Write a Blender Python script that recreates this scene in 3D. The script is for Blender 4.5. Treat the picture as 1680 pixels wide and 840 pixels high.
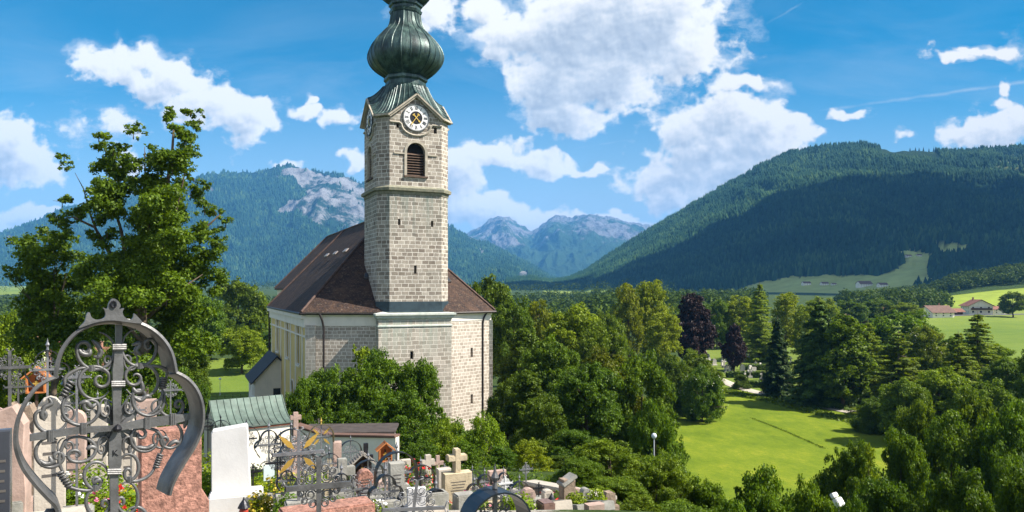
import bpy, bmesh, math, random
import numpy as np
from mathutils import Vector, Matrix
from mathutils.geometry import tessellate_polygon

for o in list(bpy.data.objects): bpy.data.objects.remove(o)
S = bpy.context.scene
COL = S.collection
R = math.radians
F, H, CX = 1200.0, 478.0, 840.0           # focal length and horizon of the photograph, in its pixels

# ------------------------------------------------------------------ camera
cd = bpy.data.cameras.new("camera"); cam = bpy.data.objects.new("camera", cd); COL.objects.link(cam)
cam.location = (0, 0, 0); cam.rotation_euler = (R(90), 0, 0)
cd.sensor_width = 36; cd.lens = 36*F/1680; cd.shift_y = (H-420)/1680
cd.clip_start = .05; cd.clip_end = 40000
S.camera = cam
S.view_settings.view_transform = 'Standard'; S.view_settings.look = 'None'
S.view_settings.exposure = 1.2; S.view_settings.gamma = 1
S.render.engine = 'CYCLES'
S.cycles.volume_step_rate = 1; S.cycles.max_bounces = 6
S.cycles.volume_bounces = 0
S.cycles.transparent_max_bounces = 8

# ------------------------------------------------------------------ sun + sky
SUN = Vector((1, -.14, 0)).normalized(); EL = R(46)
SUN = Vector((SUN.x*math.cos(EL), SUN.y*math.cos(EL), math.sin(EL)))
ld = bpy.data.lights.new("sun", 'SUN'); ld.energy = 5.0; ld.angle = R(.5); ld.color = (1, .94, .86)
sun = bpy.data.objects.new("sun", ld); COL.objects.link(sun)
sun.rotation_euler = SUN.to_track_quat('Z', 'Y').to_euler()

W = bpy.data.worlds.new("World"); S.world = W; W.use_nodes = True
SKY_STR = .072; CLOUD_W = .43

class NT:
    """small helper to wire node trees"""
    def __init__(s, nt): s.nt = nt; s.n = nt.nodes; s.l = nt.links
    def node(s, typ, **kw):
        x = s.n.new(typ)
        for k, v in kw.items(): setattr(x, k, v)
        return x
    def put(s, sock, v):
        if isinstance(v, bpy.types.NodeSocket): s.l.new(v, sock)
        elif v is not None:
            sock.default_value = v
    def math(s, op, a, b=None, c=None, clamp=False):
        x = s.node('ShaderNodeMath', operation=op, use_clamp=clamp)
        s.put(x.inputs[0], a); s.put(x.inputs[1], b); s.put(x.inputs[2], c)
        return x.outputs[0]
    def vec(s, op, a, b=None, c=None):
        x = s.node('ShaderNodeVectorMath', operation=op)
        s.put(x.inputs[0], a); s.put(x.inputs[1], b); s.put(x.inputs[2], c)
        return x.outputs['Value' if op in ('LENGTH', 'DOT_PRODUCT', 'DISTANCE') else 'Vector']
    def noise(s, vec, scale, detail=4, rough=.55, out='Fac', dist=0.0, lac=2.0):
        x = s.node('ShaderNodeTexNoise'); s.put(x.inputs['Vector'], vec)
        x.inputs['Scale'].default_value = scale; x.inputs['Detail'].default_value = detail
        x.inputs['Roughness'].default_value = rough; x.inputs['Distortion'].default_value = dist
        x.inputs['Lacunarity'].default_value = lac
        return x.outputs[out]
    def ramp(s, fac, stops):
        x = s.node('ShaderNodeValToRGB'); s.put(x.inputs[0], fac)
        e = x.color_ramp.elements
        while len(e) > 1: e.remove(e[-1])
        for i, (p, c) in enumerate(stops):
            el = e[0] if i == 0 else e.new(p)
            el.position = p
            el.color = (c[0], c[1], c[2], 1) if hasattr(c, '__len__') else (c, c, c, 1)
        return x.outputs[0]
    def mix(s, fac, a, b, mode='MIX'):
        x = s.node('ShaderNodeMix', data_type='RGBA', blend_type=mode)
        s.put(x.inputs[0], fac)
        for i, v in ((6, a), (7, b)):
            if hasattr(v, '__len__') and not isinstance(v, bpy.types.NodeSocket): v = (v[0], v[1], v[2], 1)
            s.put(x.inputs[i], v)
        return x.outputs[2]
    def mapr(s, v, a, b, c=0., d=1., smooth=False):
        x = s.node('ShaderNodeMapRange'); x.clamp = True
        if smooth: x.interpolation_type = 'SMOOTHSTEP'
        s.put(x.inputs[0], v)
        for i, q in enumerate((a, b, c, d)): x.inputs[i+1].default_value = q
        return x.outputs[0]

# cumulus: ellipses in direction space (u = X/Y, v = Z/Y), given as px,py,rx,ry,weight
BLOBS = [
 (150,113,56,20,1),(205,125,70,34,1),(246,108,34,30,1.1),(290,135,55,36,1.1),(335,168,72,38,1.1),(400,188,75,40,1.1),(438,192,42,32,1),(405,215,48,30,1),(255,150,60,30,1),
 (15,235,85,52,1.2),(60,258,58,38,1),(-10,205,55,32,1),(30,270,80,30,.9),
 (30,362,62,22,1),(85,347,24,11,1),(0,376,60,18,1),
 (510,183,27,15,.9),(553,195,25,18,1),(526,161,12,9,.8),(596,178,22,6,.6),
 (700,20,38,34,.9),(690,48,24,18,.6),
 (785,18,45,26,1),(850,60,80,46,1.1),(950,50,112,66,1.3),(1060,50,112,70,1.3),(1135,88,66,48,1.2),(900,128,84,50,1.1),(990,128,104,64,1.2),(938,185,60,34,1.1),(806,95,44,26,.9),(1100,18,84,40,1.1),(1000,5,130,36,1.1),
 (1120,208,60,33,1),(1180,196,72,38,1.1),(1262,212,74,34,1.1),(1306,196,36,18,1),(1150,250,86,40,1.1),(1232,245,94,46,1.1),(1090,288,72,26,.8),(1180,290,90,36,1),(1212,146,58,15,.65),
 (760,285,58,42,1.1),(828,252,60,27,1),(900,258,44,22,.9),(868,234,32,12,.7),(700,300,60,30,1),
 (790,348,78,28,1.1),(845,356,66,24,1),(910,366,66,15,.9),(1015,362,76,11,.9),(720,345,60,28,1),
 (958,279,28,9,.7),(1548,98,40,9,.8),(1598,88,66,9,.75),(1395,183,30,11,.65),(1348,206,14,6,.6),
 (1640,222,74,28,1),(1596,212,46,18,.9),(1700,205,66,28,1),(1645,157,13,11,.6),(1640,180,22,9,.6),
 (1115,322,52,16,.8),(185,207,44,26,.5),(210,266,26,22,.8),(578,262,30,12,.75),(465,272,30,8,.5),(1470,222,26,7,.4),
 (1780,80,80,40,1),(1900,200,120,50,1),(-150,120,100,50,1),(-200,300,120,40,1)]

def sky_nodes(t, vec=None):
    sky = t.node('ShaderNodeTexSky', sky_type='NISHITA'); sky.sun_disc = False
    sky.sun_elevation = EL; sky.sun_rotation = math.atan2(SUN.x, SUN.y)
    sky.altitude = 700; sky.air_density = 1.0; sky.dust_density = .15; sky.ozone_density = 3.0
    if vec is not None: t.l.new(vec, sky.inputs[0])
    hs = t.node('ShaderNodeHueSaturation'); hs.inputs['Saturation'].default_value = 1.78; hs.inputs['Value'].default_value = .80; hs.inputs['Hue'].default_value = .483
    t.l.new(sky.outputs[0], hs.inputs['Color'])
    return hs.outputs[0]
t = NT(W.node_tree); t.n.clear()
bg = t.node('ShaderNodeBackground'); wsky = sky_nodes(t)
hs_ = [n for n in t.n if n.type == 'HUE_SAT'][0]; hs_.inputs['Saturation'].default_value = .5; hs_.inputs['Hue'].default_value = .5; hs_.inputs['Value'].default_value = 1.2
t.l.new(wsky, bg.inputs[0]); bg.inputs[1].default_value = SKY_STR
out = t.node('ShaderNodeOutputWorld'); t.l.new(bg.outputs[0], out.inputs[0])

# ------------------------------------------------------------------ numpy noise
_rng = np.random.RandomState(7)
_perm = _rng.permutation(512); _grad = _rng.rand(512)*2*np.pi
def gnoise(x, y):
    xi = np.floor(x).astype(int); yi = np.floor(y).astype(int); xf = x-xi; yf = y-yi
    def g(ix, iy, dx, dy):
        a = _grad[_perm[(_perm[ix & 511]+iy) & 511]]
        return np.cos(a)*dx+np.sin(a)*dy
    u = xf*xf*xf*(xf*(xf*6-15)+10); v = yf*yf*yf*(yf*(yf*6-15)+10)
    a = g(xi, yi, xf, yf); b = g(xi+1, yi, xf-1, yf); c = g(xi, yi+1, xf, yf-1); d = g(xi+1, yi+1, xf-1, yf-1)
    return ((a+(b-a)*u)+((c+(d-c)*u)-(a+(b-a)*u))*v)*1.5
def fbm(x, y, o=5, g=.5):
    s = 0; a = 1; t = 0
    for i in range(o):
        s = s+a*gnoise(x*2**i+17.3*i, y*2**i+5.1*i); t += a; a *= g
    return s/t
def ridged(x, y, o=5, g=.5):
    s = 0; a = 1; t = 0
    for i in range(o):
        s = s+a*(1-2*np.abs(gnoise(x*2**i+11.3*i, y*2**i+3.7*i))); t += a; a *= g
    return s/t
def sstep(a, b, x):
    t = np.clip((x-a)/(b-a), 0, 1); return t*t*(3-2*t)


def build_sky():
    """a dome far beyond the mountains carrying the same sky with its cumulus clouds"""
    Rr = 17500.; st = 1.7
    gx = np.arange(-170, 1850, st); gy = np.arange(506, -130, -st)
    PX, PY = np.meshgrid(gx, gy); U, V_ = (PX-CX)/F, (H-PY)/F
    def blobs(u, v):
        f = None
        for (x, y, rx, ry, w) in BLOBS:
            d = w-w*np.hypot((u-(x-CX)/F)/(rx/F*1.13), (v-(H-y)/F)/(ry/F*1.13))
            if f is None: f = d
            else:
                k = .15; h = np.maximum(k-np.abs(f-d), 0)/k; f = np.maximum(f, d)+h*h*k*.25
        return f
    wu = U+fbm(U*8, V_*8, 3)*.035+fbm(U*40+3, V_*40, 3)*.010; wv = V_+fbm(U*8+31, V_*8+7, 3)*.028+fbm(U*40+9, V_*40+5, 3)*.010
    B = np.clip(blobs(wu, wv), -1.2, .85)
    puff = np.abs(fbm(U*15+5, V_*17, 5, .55)); D = B+(.17-puff)*1.0+fbm(U*5, V_*5+3, 2)*.30; wisp = fbm(U*22+40, V_*30, 5, .6)*.35
    # light reaching each point of the clouds: gather what stands towards the sun
    dens = np.clip(D, 0, .9); L = np.zeros_like(D); n = 0
    for s_ in range(1, 15):
        dx, dy = int(round(s_*2.3)), int(round(s_*3.2)); w = 1-s_/16
        q = np.roll(np.roll(dens, -dx, 1), dy*-1, 0); L += q*w; n += w      # rows run upwards
    L = 1.08-L/n*.86
    rel_ = np.clip((D-np.roll(np.roll(D, -3, 1), -4, 0))*1.0, -.5, .5)
    light = L+rel_*.42+np.clip(fbm(U*9+2, V_*11+8, 3), -.5, .5)*.13; D = D+wisp
    # carry the dome on sideways and upwards beyond the dense middle part
    ex, ey = np.arange(1, 26), np.arange(1, 16); L0, L1 = gx[0]-ex[::-1]*34., gx[-1]+ex*34.
    gx2, gy2 = np.concatenate([L0, gx, L1]), np.concatenate([gy, gy[-1]-ey*40.]); PX, PY = np.meshgrid(gx2, gy2); U, V_ = (PX-CX)/F, (H-PY)/F
    fade = np.clip(1-np.concatenate([ex[::-1], gx*0, ex])/5., 0, 1)
    D = np.pad(D, ((0, 15), (25, 25)), 'edge')*fade-1.0*(1-fade); D[len(gy):] = -1; light = np.pad(light, ((0, 15), (25, 25)), 'edge')
    A, E = np.arctan(U), np.arctan(V_*np.cos(np.arctan(U)))
    Vt = np.stack([Rr*np.sin(A)*np.cos(E), Rr*np.cos(A)*np.cos(E), Rr*np.sin(E)], -1).reshape(-1, 3)
    ne, na = U.shape; i, j = np.meshgrid(np.arange(ne-1), np.arange(na-1), indexing='ij')
    Q = np.stack([i*na+j, i*na+j+1, (i+1)*na+j+1, (i+1)*na+j], -1).reshape(-1, 4)
    m = bpy.data.materials.new('sky with clouds'); m.use_nodes = True; m.cycles.emission_sampling = 'NONE'
    t = NT(m.node_tree); t.n.clear()
    geo = t.node('ShaderNodeNewGeometry'); dirn = t.vec('NORMALIZE', geo.outputs['Position'])
    sep = t.node('ShaderNodeSeparateXYZ'); t.l.new(dirn, sep.inputs[0])
    u = t.math('DIVIDE', sep.outputs[0], sep.outputs[1]); v = t.math('DIVIDE', sep.outputs[2], sep.outputs[1])
    cmb = t.node('ShaderNodeCombineXYZ'); t.l.new(u, cmb.inputs[0]); t.l.new(v, cmb.inputs[1]); P0 = cmb.outputs[0]
    at = lambda n: t.node('ShaderNodeAttribute', attribute_name=n).outputs['Fac']
    fn = t.math('SUBTRACT', t.noise(P0, 75, 5, .65), .5); fn2 = t.math('SUBTRACT', t.noise(t.vec('ADD', P0, (.003, .004, 0)), 75, 5, .65), .5)
    d0 = t.math('MULTIPLY_ADD', fn, .42, at('cloud'))
    a = t.mapr(d0, -.04, .34, 0, 1, True)
    sh = t.math('MULTIPLY_ADD', t.math('SUBTRACT', fn, fn2), .35, at('light'))
    ccol = t.ramp(sh, [(.20, (.50, .57, .67)), (.42, (.68, .74, .82)), (.58, (.87, .90, .94)), (.72, (1.04, 1.04, 1.04)), (.88, (1.16, 1.15, 1.13))])
    ci = t.noise(t.vec('MULTIPLY', P0, (1, 4.2, 1)), 2.6, 7, .62, dist=.6)
    ca = t.math('MULTIPLY', t.mapr(ci, .34, .80, 0, .75, True), t.mapr(v, .0, .40, 1, .10))
    ca = t.math('MAXIMUM', ca, t.mapr(v, .0, .34, .92, .0, True))
    fr_ = t.math('MULTIPLY', t.mapr(at('cloud'), -.55, .02, 0, .75, True), t.mapr(t.noise(t.vec('MULTIPLY', P0, (1, 1.8, 1)), 11, 6, .7), .40, .68, .0, 1, True))
    ca = t.math('MAXIMUM', ca, fr_)
    def trail(x0, y0, x1, y1, w, s):
        u0, v0, u1, v1_ = (x0-CX)/F, (H-y0)/F, (x1-CX)/F, (H-y1)/F
        m_ = (v1_-v0)/(u1-u0)
        dd = t.math('SUBTRACT', v, t.math('MULTIPLY_ADD', t.math('SUBTRACT', u, u0), m_, v0))
        dd = t.math('MULTIPLY_ADD', t.math('SUBTRACT', t.noise(P0, 30, 4), .5), .006, dd)
        k = t.math('MULTIPLY', t.mapr(t.math('ABSOLUTE', dd), 0, w/F, s, 0), t.mapr(t.noise(P0, 14, 4), .3, .6, .35, 1))
        return t.math('MULTIPLY', k, t.math('MULTIPLY', t.mapr(u, u0-.01, u0+.04), t.mapr(u, u1-.01, u1+.01, 1, 0)))
    tr = t.math('MAXIMUM', trail(1325, 184, 1720, 130, 6, .55), trail(900, 250, 1056, 226, 5, .5))
    ca = t.math('MAXIMUM', ca, t.math('MAXIMUM', tr, trail(1255, 40, 1310, 8, 4, .25)))
    k = CLOUD_W/SKY_STR
    c = t.mix(ca, sky_nodes(t, dirn), (.70*k, .82*k, .96*k))
    c = t.mix(a, c, t.mix(1, ccol, (k, k, k), 'MULTIPLY'))
    em = t.node('ShaderNodeEmission'); t.l.new(c, em.inputs[0]); em.inputs[1].default_value = SKY_STR
    t.l.new(em.outputs[0], t.node('ShaderNodeOutputMaterial').inputs[0])
    tag(link_mesh('sky', np_mesh('sky', Vt, Q, m, True, {'cloud': D.reshape(-1), 'light': light.reshape(-1)})), kind='structure')

# ------------------------------------------------------------------ terrain height
_gc = [(-300,4),(-60,0),(0,-1.7),(4,-2.0),(7,-2.5),(11,-3.3),(15,-4.5),(20,-5.9),(27,-7.4),(38,-9.3),(50,-12),(65,-14.5),(80,-15),(110,-15.5),(150,-18),(200,-20),(370,-17),(800,-10),(1500,2),(3000,20),(14000,20)]
_gl = [(-300,4),(-60,0),(0,-1.7),(4,-2.0),(7,-2.5),(11,-3.2),(15,-4.0),(20,-5.2),(30,-7.4),(45,-10),(60,-13),(80,-15.5),(122,-17.8),(150,-15.2),(162,-14.8),(185,-18.5),(220,-22),(370,-20),(800,-12),(1500,4),(3000,22),(14000,22)]
_gr = [(-300,0),(-60,-3),(0,-4),(10,-7.5),(20,-11),(30,-14),(45,-16.5),(65,-19.4),(80,-20),(160,-20),(250,-16.5),(370,-11.5),(700,-8),(1500,5),(3000,20),(14000,20)]
def ground(x, y):
    x = np.asarray(x, float); y = np.asarray(y, float)
    f = lambda T: np.interp(y, [a for a, b in T], [b for a, b in T])
    wr = sstep(1.8, 12, x-np.maximum(0, y-30)*.1); wl = sstep(15, 38, -x)
    z = f(_gc)*(1-wr)*(1-wl)+f(_gr)*wr+f(_gl)*wl
    z = z+fbm(x*.02, y*.02, 3)*sstep(60, 200, np.hypot(x, y))*.8
    z = z-sstep(60, 260, x-y*.45)*sstep(900, 100, y)*2
    return z
def gz(x, y): return float(ground(x, y))
def P(px, py, D): return Vector(((px-CX)/F*D, D, (H-py)/F*D))
def PG(px, D, dz=0): x = (px-CX)/F*D; return Vector((x, D, gz(x, D)+dz))

# ------------------------------------------------------------------ scene helpers
def tag(o, label=None, cat=None, group=None, kind=None):
    if label: o['label'] = label
    if cat: o['category'] = cat
    if group: o['group'] = group
    if kind: o['kind'] = kind
    return o
def thing(name, loc, label, cat, group=None, rz=0):
    o = bpy.data.objects.new(name, None); COL.objects.link(o); o.location = loc; o.rotation_euler = (0, 0, rz)
    o.empty_display_size = .2
    return tag(o, label, cat, group)
def origin(o):
    v = Vector((0, 0, 0))
    while o is not None: v += Vector(o.location); o = o.parent
    return v
def link_mesh(name, me, parent=None):
    o = bpy.data.objects.new(name, me); COL.objects.link(o)
    if parent is not None: o.parent = parent
    return o
def copy_tree(o, parent=None):
    c = o.copy(); COL.objects.link(c)
    if parent is not None: c.parent = parent
    for ch in list(o.children): copy_tree(ch, c)
    return c

class MB:
    def __init__(s): s.v = []; s.f = []; s.m = []
    def add(s, vs, fs, mi=0):
        b = len(s.v); s.v.extend([tuple(v) for v in vs]); s.f.extend([tuple(i+b for i in f) for f in fs]); s.m.extend([mi]*len(fs)); return s
    def box(s, c, size, ax=None, mi=0):
        """box centred at c, axes ax (3 unit vectors)"""
        ax = ax or (Vector((1,0,0)), Vector((0,1,0)), Vector((0,0,1)))
        c = Vector(c); h = [ax[i]*size[i]/2 for i in range(3)]
        vs = [c+h[0]*i+h[1]*j+h[2]*k for k in (-1, 1) for j in (-1, 1) for i in (-1, 1)]
        return s.add(vs, [(0,2,3,1),(4,5,7,6),(0,1,5,4),(2,6,7,3),(0,4,6,2),(1,3,7,5)], mi)
    def bevbox(s, c, size, b=.02, ax=None, mi=0):
        """box with chamfered edges"""
        ax = ax or (Vector((1,0,0)), Vector((0,1,0)), Vector((0,0,1)))
        c = Vector(c); X, Y, Z = [v/2 for v in size]
        bm = bmesh.new(); bmesh.ops.create_cube(bm, size=1)
        for v in bm.verts: v.co = Vector((v.co.x*2*X, v.co.y*2*Y, v.co.z*2*Z))
        bmesh.ops.bevel(bm, geom=bm.edges[:], offset=min(b, X*.9, Y*.9, Z*.9), segments=2, affect='EDGES')
        bm.verts.ensure_lookup_table(); bm.verts.index_update()
        s.add([c+ax[0]*v.co.x+ax[1]*v.co.y+ax[2]*v.co.z for v in bm.verts], [[v.index for v in f.verts] for f in bm.faces], mi)
        bm.free(); return s
    def tube(s, pts, r, n=6, closed=False, cap=True, flat=1.0):
        pts = [Vector(p) for p in pts]; N = len(pts)
        rs = r if hasattr(r, '__len__') else [r]*N
        up = None; rings = []
        for i, p in enumerate(pts):
            a = pts[(i-1) % N] if (closed or i > 0) else p; b = pts[(i+1) % N] if (closed or i < N-1) else p
            d = (b-a); d = d.normalized() if d.length > 1e-9 else Vector((0, 0, 1))
            if up is None:
                up = Vector((0, 0, 1)) if abs(d.z) < .9 else Vector((0, 1, 0))
            sd = d.cross(up)
            if sd.length < 1e-4: sd = d.cross(Vector((1, 0, 0)))
            sd.normalize(); up = sd.cross(d).normalized()
            rings.append([p+(sd*math.cos(2*math.pi*k/n)+up*math.sin(2*math.pi*k/n)*flat)*rs[i] for k in range(n)])
        vs = [v for rg in rings for v in rg]; fs = []
        for i in range(N if closed else N-1):
            j = (i+1) % N
            for k in range(n): fs.append((i*n+k, i*n+(k+1) % n, j*n+(k+1) % n, j*n+k))
        if cap and not closed:
            fs.append(tuple(range(n))[::-1]); fs.append(tuple((N-1)*n+k for k in range(n)))
        return s.add(vs, fs)
    def lathe(s, c, prof, n=24, a0=0.):
        """prof: list of (r, z)"""
        c = Vector(c); vs = []; fs = []
        for (r, z) in prof:
            for k in range(n):
                a = a0+2*math.pi*k/n; vs.append(c+Vector((r*math.cos(a), r*math.sin(a), z)))
        for i in range(len(prof)-1):
            for k in range(n): fs.append((i*n+k, i*n+(k+1) % n, (i+1)*n+(k+1) % n, (i+1)*n+k))
        fs.append(tuple(range(n))[::-1]); fs.append(tuple((len(prof)-1)*n+k for k in range(n)))
        return s.add(vs, fs)
    def prism(s, poly, o, a, b, d, mi=0):
        """poly 2D points extruded: o + a*x + b*y, thickness vector d"""
        o, a, b, d = Vector(o), Vector(a), Vector(b), Vector(d); n = len(poly)
        f = [o+a*x+b*y for x, y in poly]; vs = f+[v+d for v in f]
        tri = tessellate_polygon([[Vector((x, y, 0)) for x, y in poly]])
        fs = [tuple(t) for t in tri]+[tuple(i+n for i in t)[::-1] for t in tri]
        fs += [(i, (i+1) % n, (i+1) % n+n, i+n) for i in range(n)]
        return s.add(vs, fs, mi)
    def panel(s, poly, holes, o, a, b, depth, mi=0):
        """flat wall with openings; the reveals go in by vector depth"""
        o, a, b, depth = Vector(o), Vector(a), Vector(b), Vector(depth)
        loops = [poly]+holes
        tri = tessellate_polygon([[Vector((x, y, 0)) for x, y in L] for L in loops])
        flat = [p for L in loops for p in L]
        s.add([o+a*x+b*y for x, y in flat], [tuple(t) for t in tri], mi)
        for hl in holes:
            n = len(hl); v = [o+a*x+b*y for x, y in hl]
            s.add(v+[q+depth for q in v], [(i, (i+1) % n, (i+1) % n+n, i+n) for i in range(n)], mi)
        return s
    def build(s, name, mats, parent=None, smooth=False, uv=True, fix=True):
        off = origin(parent) if parent is not None else Vector((0, 0, 0))
        inv = None
        me = bpy.data.meshes.new(name)
        me.from_pydata([tuple(Vector(v)-off) for v in s.v], [], s.f)
        if not isinstance(mats, (list, tuple)): mats = [mats]
        for m in mats: me.materials.append(m)
        if len(mats) > 1: me.polygons.foreach_set('material_index', s.m)
        if fix:
            bm = bmesh.new(); bm.from_mesh(me); bmesh.ops.recalc_face_normals(bm, faces=bm.faces[:]); bm.to_mesh(me); bm.free()
        if uv:
            L = me.uv_layers.new(name='UVMap'); dat = L.data; vv = me.vertices; Z = Vector((0, 0, 1))
            for p in me.polygons:
                n = p.normal; t = Z.cross(n)
                if t.length < .05: t = Vector((1, 0, 0)); b = Vector((0, 1, 0))
                else: t.normalize(); b = n.cross(t)
                for li in p.loop_indices:
                    co = vv[me.loops[li].vertex_index].co+off; dat[li].uv = (co.dot(t), co.dot(b))
        if smooth: me.polygons.foreach_set('use_smooth', [True]*len(me.polygons))
        me.update()
        return link_mesh(name, me, parent)

def np_mesh(name, V, Fq, mat, smooth=False, attrs=None, mats=None):
    """fast mesh from numpy arrays, faces all with the same corner count"""
    me = bpy.data.meshes.new(name); nv = len(V); nf, k = Fq.shape
    me.vertices.add(nv); me.vertices.foreach_set('co', np.ascontiguousarray(V, dtype=np.float32).ravel())
    me.loops.add(nf*k); me.loops.foreach_set('vertex_index', np.ascontiguousarray(Fq, dtype=np.int32).ravel())
    me.polygons.add(nf); me.polygons.foreach_set('loop_start', np.arange(0, nf*k, k, dtype=np.int32))
    try: me.polygons.foreach_set('loop_total', np.full(nf, k, dtype=np.int32))
    except Exception: pass
    if smooth: me.polygons.foreach_set('use_smooth', np.ones(nf, dtype=bool))
    me.update(calc_edges=True)
    if attrs:
        for an, arr in attrs.items():
            at = me.attributes.new(an, 'FLOAT', 'POINT'); at.data.foreach_set('value', np.ascontiguousarray(arr, dtype=np.float32))
    me.materials.append(mat)
    return me

# ------------------------------------------------------------------ materials
MATS = {}
def M(name, col, rough=.7, metal=0., var=.25, scale=3., bump=.15, bscale=None, col2=None, coords='Object', spec=.3, detail=5, dirt=None):
    if name in MATS: return MATS[name]
    m = bpy.data.materials.new(name); m.use_nodes = True; t = NT(m.node_tree); b = m.node_tree.nodes['Principled BSDF']
    tc = t.node('ShaderNodeTexCoord'); geo = t.node('ShaderNodeNewGeometry')
    co = geo.outputs['Position'] if coords == 'World' else tc.outputs[coords]
    n = t.noise(co, scale, detail, .6)
    c2 = col2 or tuple(min(1, c*(1+var)) for c in col); c1 = tuple(c*(1-var) for c in col)
    c = t.ramp(n, [(.3, c1 if not col2 else col), (.7, c2)])
    if dirt:
        dn = t.noise(t.vec('MULTIPLY', co, (1, 1, .35)), dirt[1], 6, .65)
        c = t.mix(t.mapr(dn, .5, .72, 0, dirt[2]), c, dirt[0])
    t.l.new(c, b.inputs['Base Color']); b.inputs['Roughness'].default_value = rough; b.inputs['Metallic'].default_value = metal
    b.inputs['Specular IOR Level'].default_value = spec
    if bump:
        bp = t.node('ShaderNodeBump'); bp.inputs['Strength'].default_value = bump; bp.inputs['Distance'].default_value = .02
        t.l.new(t.noise(co, bscale or scale*6, 5, .6), bp.inputs['Height']); t.l.new(bp.outputs[0], b.inputs['Normal'])
    MATS[name] = m; return m

def brick_mat(name, c1, c2, mortar, bw, bh, ms=.03, stain=None, bump=.4, rough=.85, vary=.35, ledges=()):
    m = bpy.data.materials.new(name); m.use_nodes = True; t = NT(m.node_tree); b = m.node_tree.nodes['Principled BSDF']
    tc = t.node('ShaderNodeTexCoord'); geo = t.node('ShaderNodeNewGeometry')
    uv = t.vec('ADD', tc.outputs['UV'], t.vec('MULTIPLY', t.vec('SUBTRACT', t.noise(tc.outputs['UV'], 1.3, 2, .5, 'Color'), (.5, .5, .5)), (.22, .13, 0)))
    br = t.node('ShaderNodeTexBrick'); t.l.new(uv, br.inputs['Vector']); br.offset = .5; br.squash = .8; br.squash_frequency = 3
    br.inputs['Color1'].default_value = (*c1, 1); br.inputs['Color2'].default_value = (*c2, 1); br.inputs['Mortar'].default_value = (*mortar, 1)
    br.inputs['Scale'].default_value = 1; br.inputs['Brick Width'].default_value = bw; br.inputs['Row Height'].default_value = bh
    br.inputs['Mortar Size'].default_value = ms; br.inputs['Mortar Smooth'].default_value = .25; br.inputs['Bias'].default_value = -.1
    n = t.noise(geo.outputs['Position'], 1.6, 6, .7)
    c = t.mix(1, br.outputs['Color'], t.ramp(n, [(.25, 1-vary), (.75, 1+vary*.3)]), 'MULTIPLY')
    n2 = t.noise(geo.outputs['Position'], 9, 4, .7)
    c = t.mix(t.mapr(n2, .45, .7, 0, .5), c, t.mix(1, c, (.62, .60, .56), 'MULTIPLY'))
    if stain:
        sn = t.noise(t.vec('MULTIPLY', geo.outputs['Position'], (.9, .9, .12)), 1.2, 5, .7)
        c = t.mix(t.mapr(sn, .56, .75, 0, .55), c, stain)
    sp = t.node('ShaderNodeSeparateXYZ'); t.l.new(geo.outputs['Position'], sp.inputs[0])
    run = t.noise(t.vec('MULTIPLY', geo.outputs['Position'], (2.2, 2.2, .10)), 1.0, 4, .6)
    for zl, dz, col, amt in ledges:      # rain streaks under the ledges
        f = t.math('MULTIPLY', t.mapr(sp.outputs[2], zl-dz, zl, 0, 1), t.math('LESS_THAN', sp.outputs[2], zl))
        f = t.math('MULTIPLY', f, t.mapr(run, .42, .62, .1, amt)); c = t.mix(f, c, col)
    t.l.new(c, b.inputs['Base Color']); b.inputs['Roughness'].default_value = rough; b.inputs['Specular IOR Level'].default_value = .2
    bp = t.node('ShaderNodeBump'); bp.inputs['Strength'].default_value = bump; bp.inputs['Distance'].default_value = .04
    hh = t.math('ADD', t.math('MULTIPLY', br.outputs['Fac'], -1), t.math('MULTIPLY', n2, .5))
    t.l.new(hh, bp.inputs['Height']); t.l.new(bp.outputs[0], b.inputs['Normal'])
    MATS[name] = m; return m

def leaf_mat(name, dark, light, trans=.35, spec=.22):
    """foliage: colour varies from leaf to leaf and from clump to clump; obj.color tints a tree"""
    m = bpy.data.materials.new(name); m.use_nodes = True; t = NT(m.node_tree); t.n.clear()
    geo = t.node('ShaderNodeNewGeometry'); oi = t.node('ShaderNodeObjectInfo')
    n = t.noise(geo.outputs['Position'], .45, 3, .6)
    isl = geo.outputs['Random Per Island']
    f = t.math('ADD', t.math('MULTIPLY', isl, .65), t.math('MULTIPLY', t.mapr(n, .3, .7), .35))
    c = t.ramp(f, [(.0, dark), (.55, tuple((a+b)/2 for a, b in zip(dark, light))), (1, light)])
    c = t.mix(1, c, t.mix(1, oi.outputs['Color'], (1.03, 1.04, .74), 'MULTIPLY'), 'MULTIPLY')
    d = t.node('ShaderNodeBsdfPrincipled'); d.inputs['Roughness'].default_value = .55; d.inputs['Specular IOR Level'].default_value = spec
    t.l.new(c, d.inputs['Base Color'])
    tr = t.node('ShaderNodeBsdfTranslucent'); t.l.new(t.mix(1, c, (1.5, 1.45, .6), 'MULTIPLY'), tr.inputs[0])
    mx = t.node('ShaderNodeMixShader'); mx.inputs[0].default_value = trans
    t.l.new(d.outputs[0], mx.inputs[1]); t.l.new(tr.outputs[0], mx.inputs[2])
    out = t.node('ShaderNodeOutputMaterial'); t.l.new(mx.outputs[0], out.inputs[0])
    MATS[name] = m; return m
LEAF = leaf_mat('foliage green', (.026, .060, .007), (.19, .255, .014))
LEAF_Y = leaf_mat('foliage fresh', (.055, .105, .007), (.27, .33, .018))
LEAF_N = leaf_mat('needles', (.016, .042, .012), (.070, .125, .020), .15)
LEAF_P = leaf_mat('copper beech leaves', (.010, .006, .009), (.045, .020, .022), .15)
BARK = M('bark', (.10, .075, .05), .9, var=.4, scale=4, bump=.5)

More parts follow.
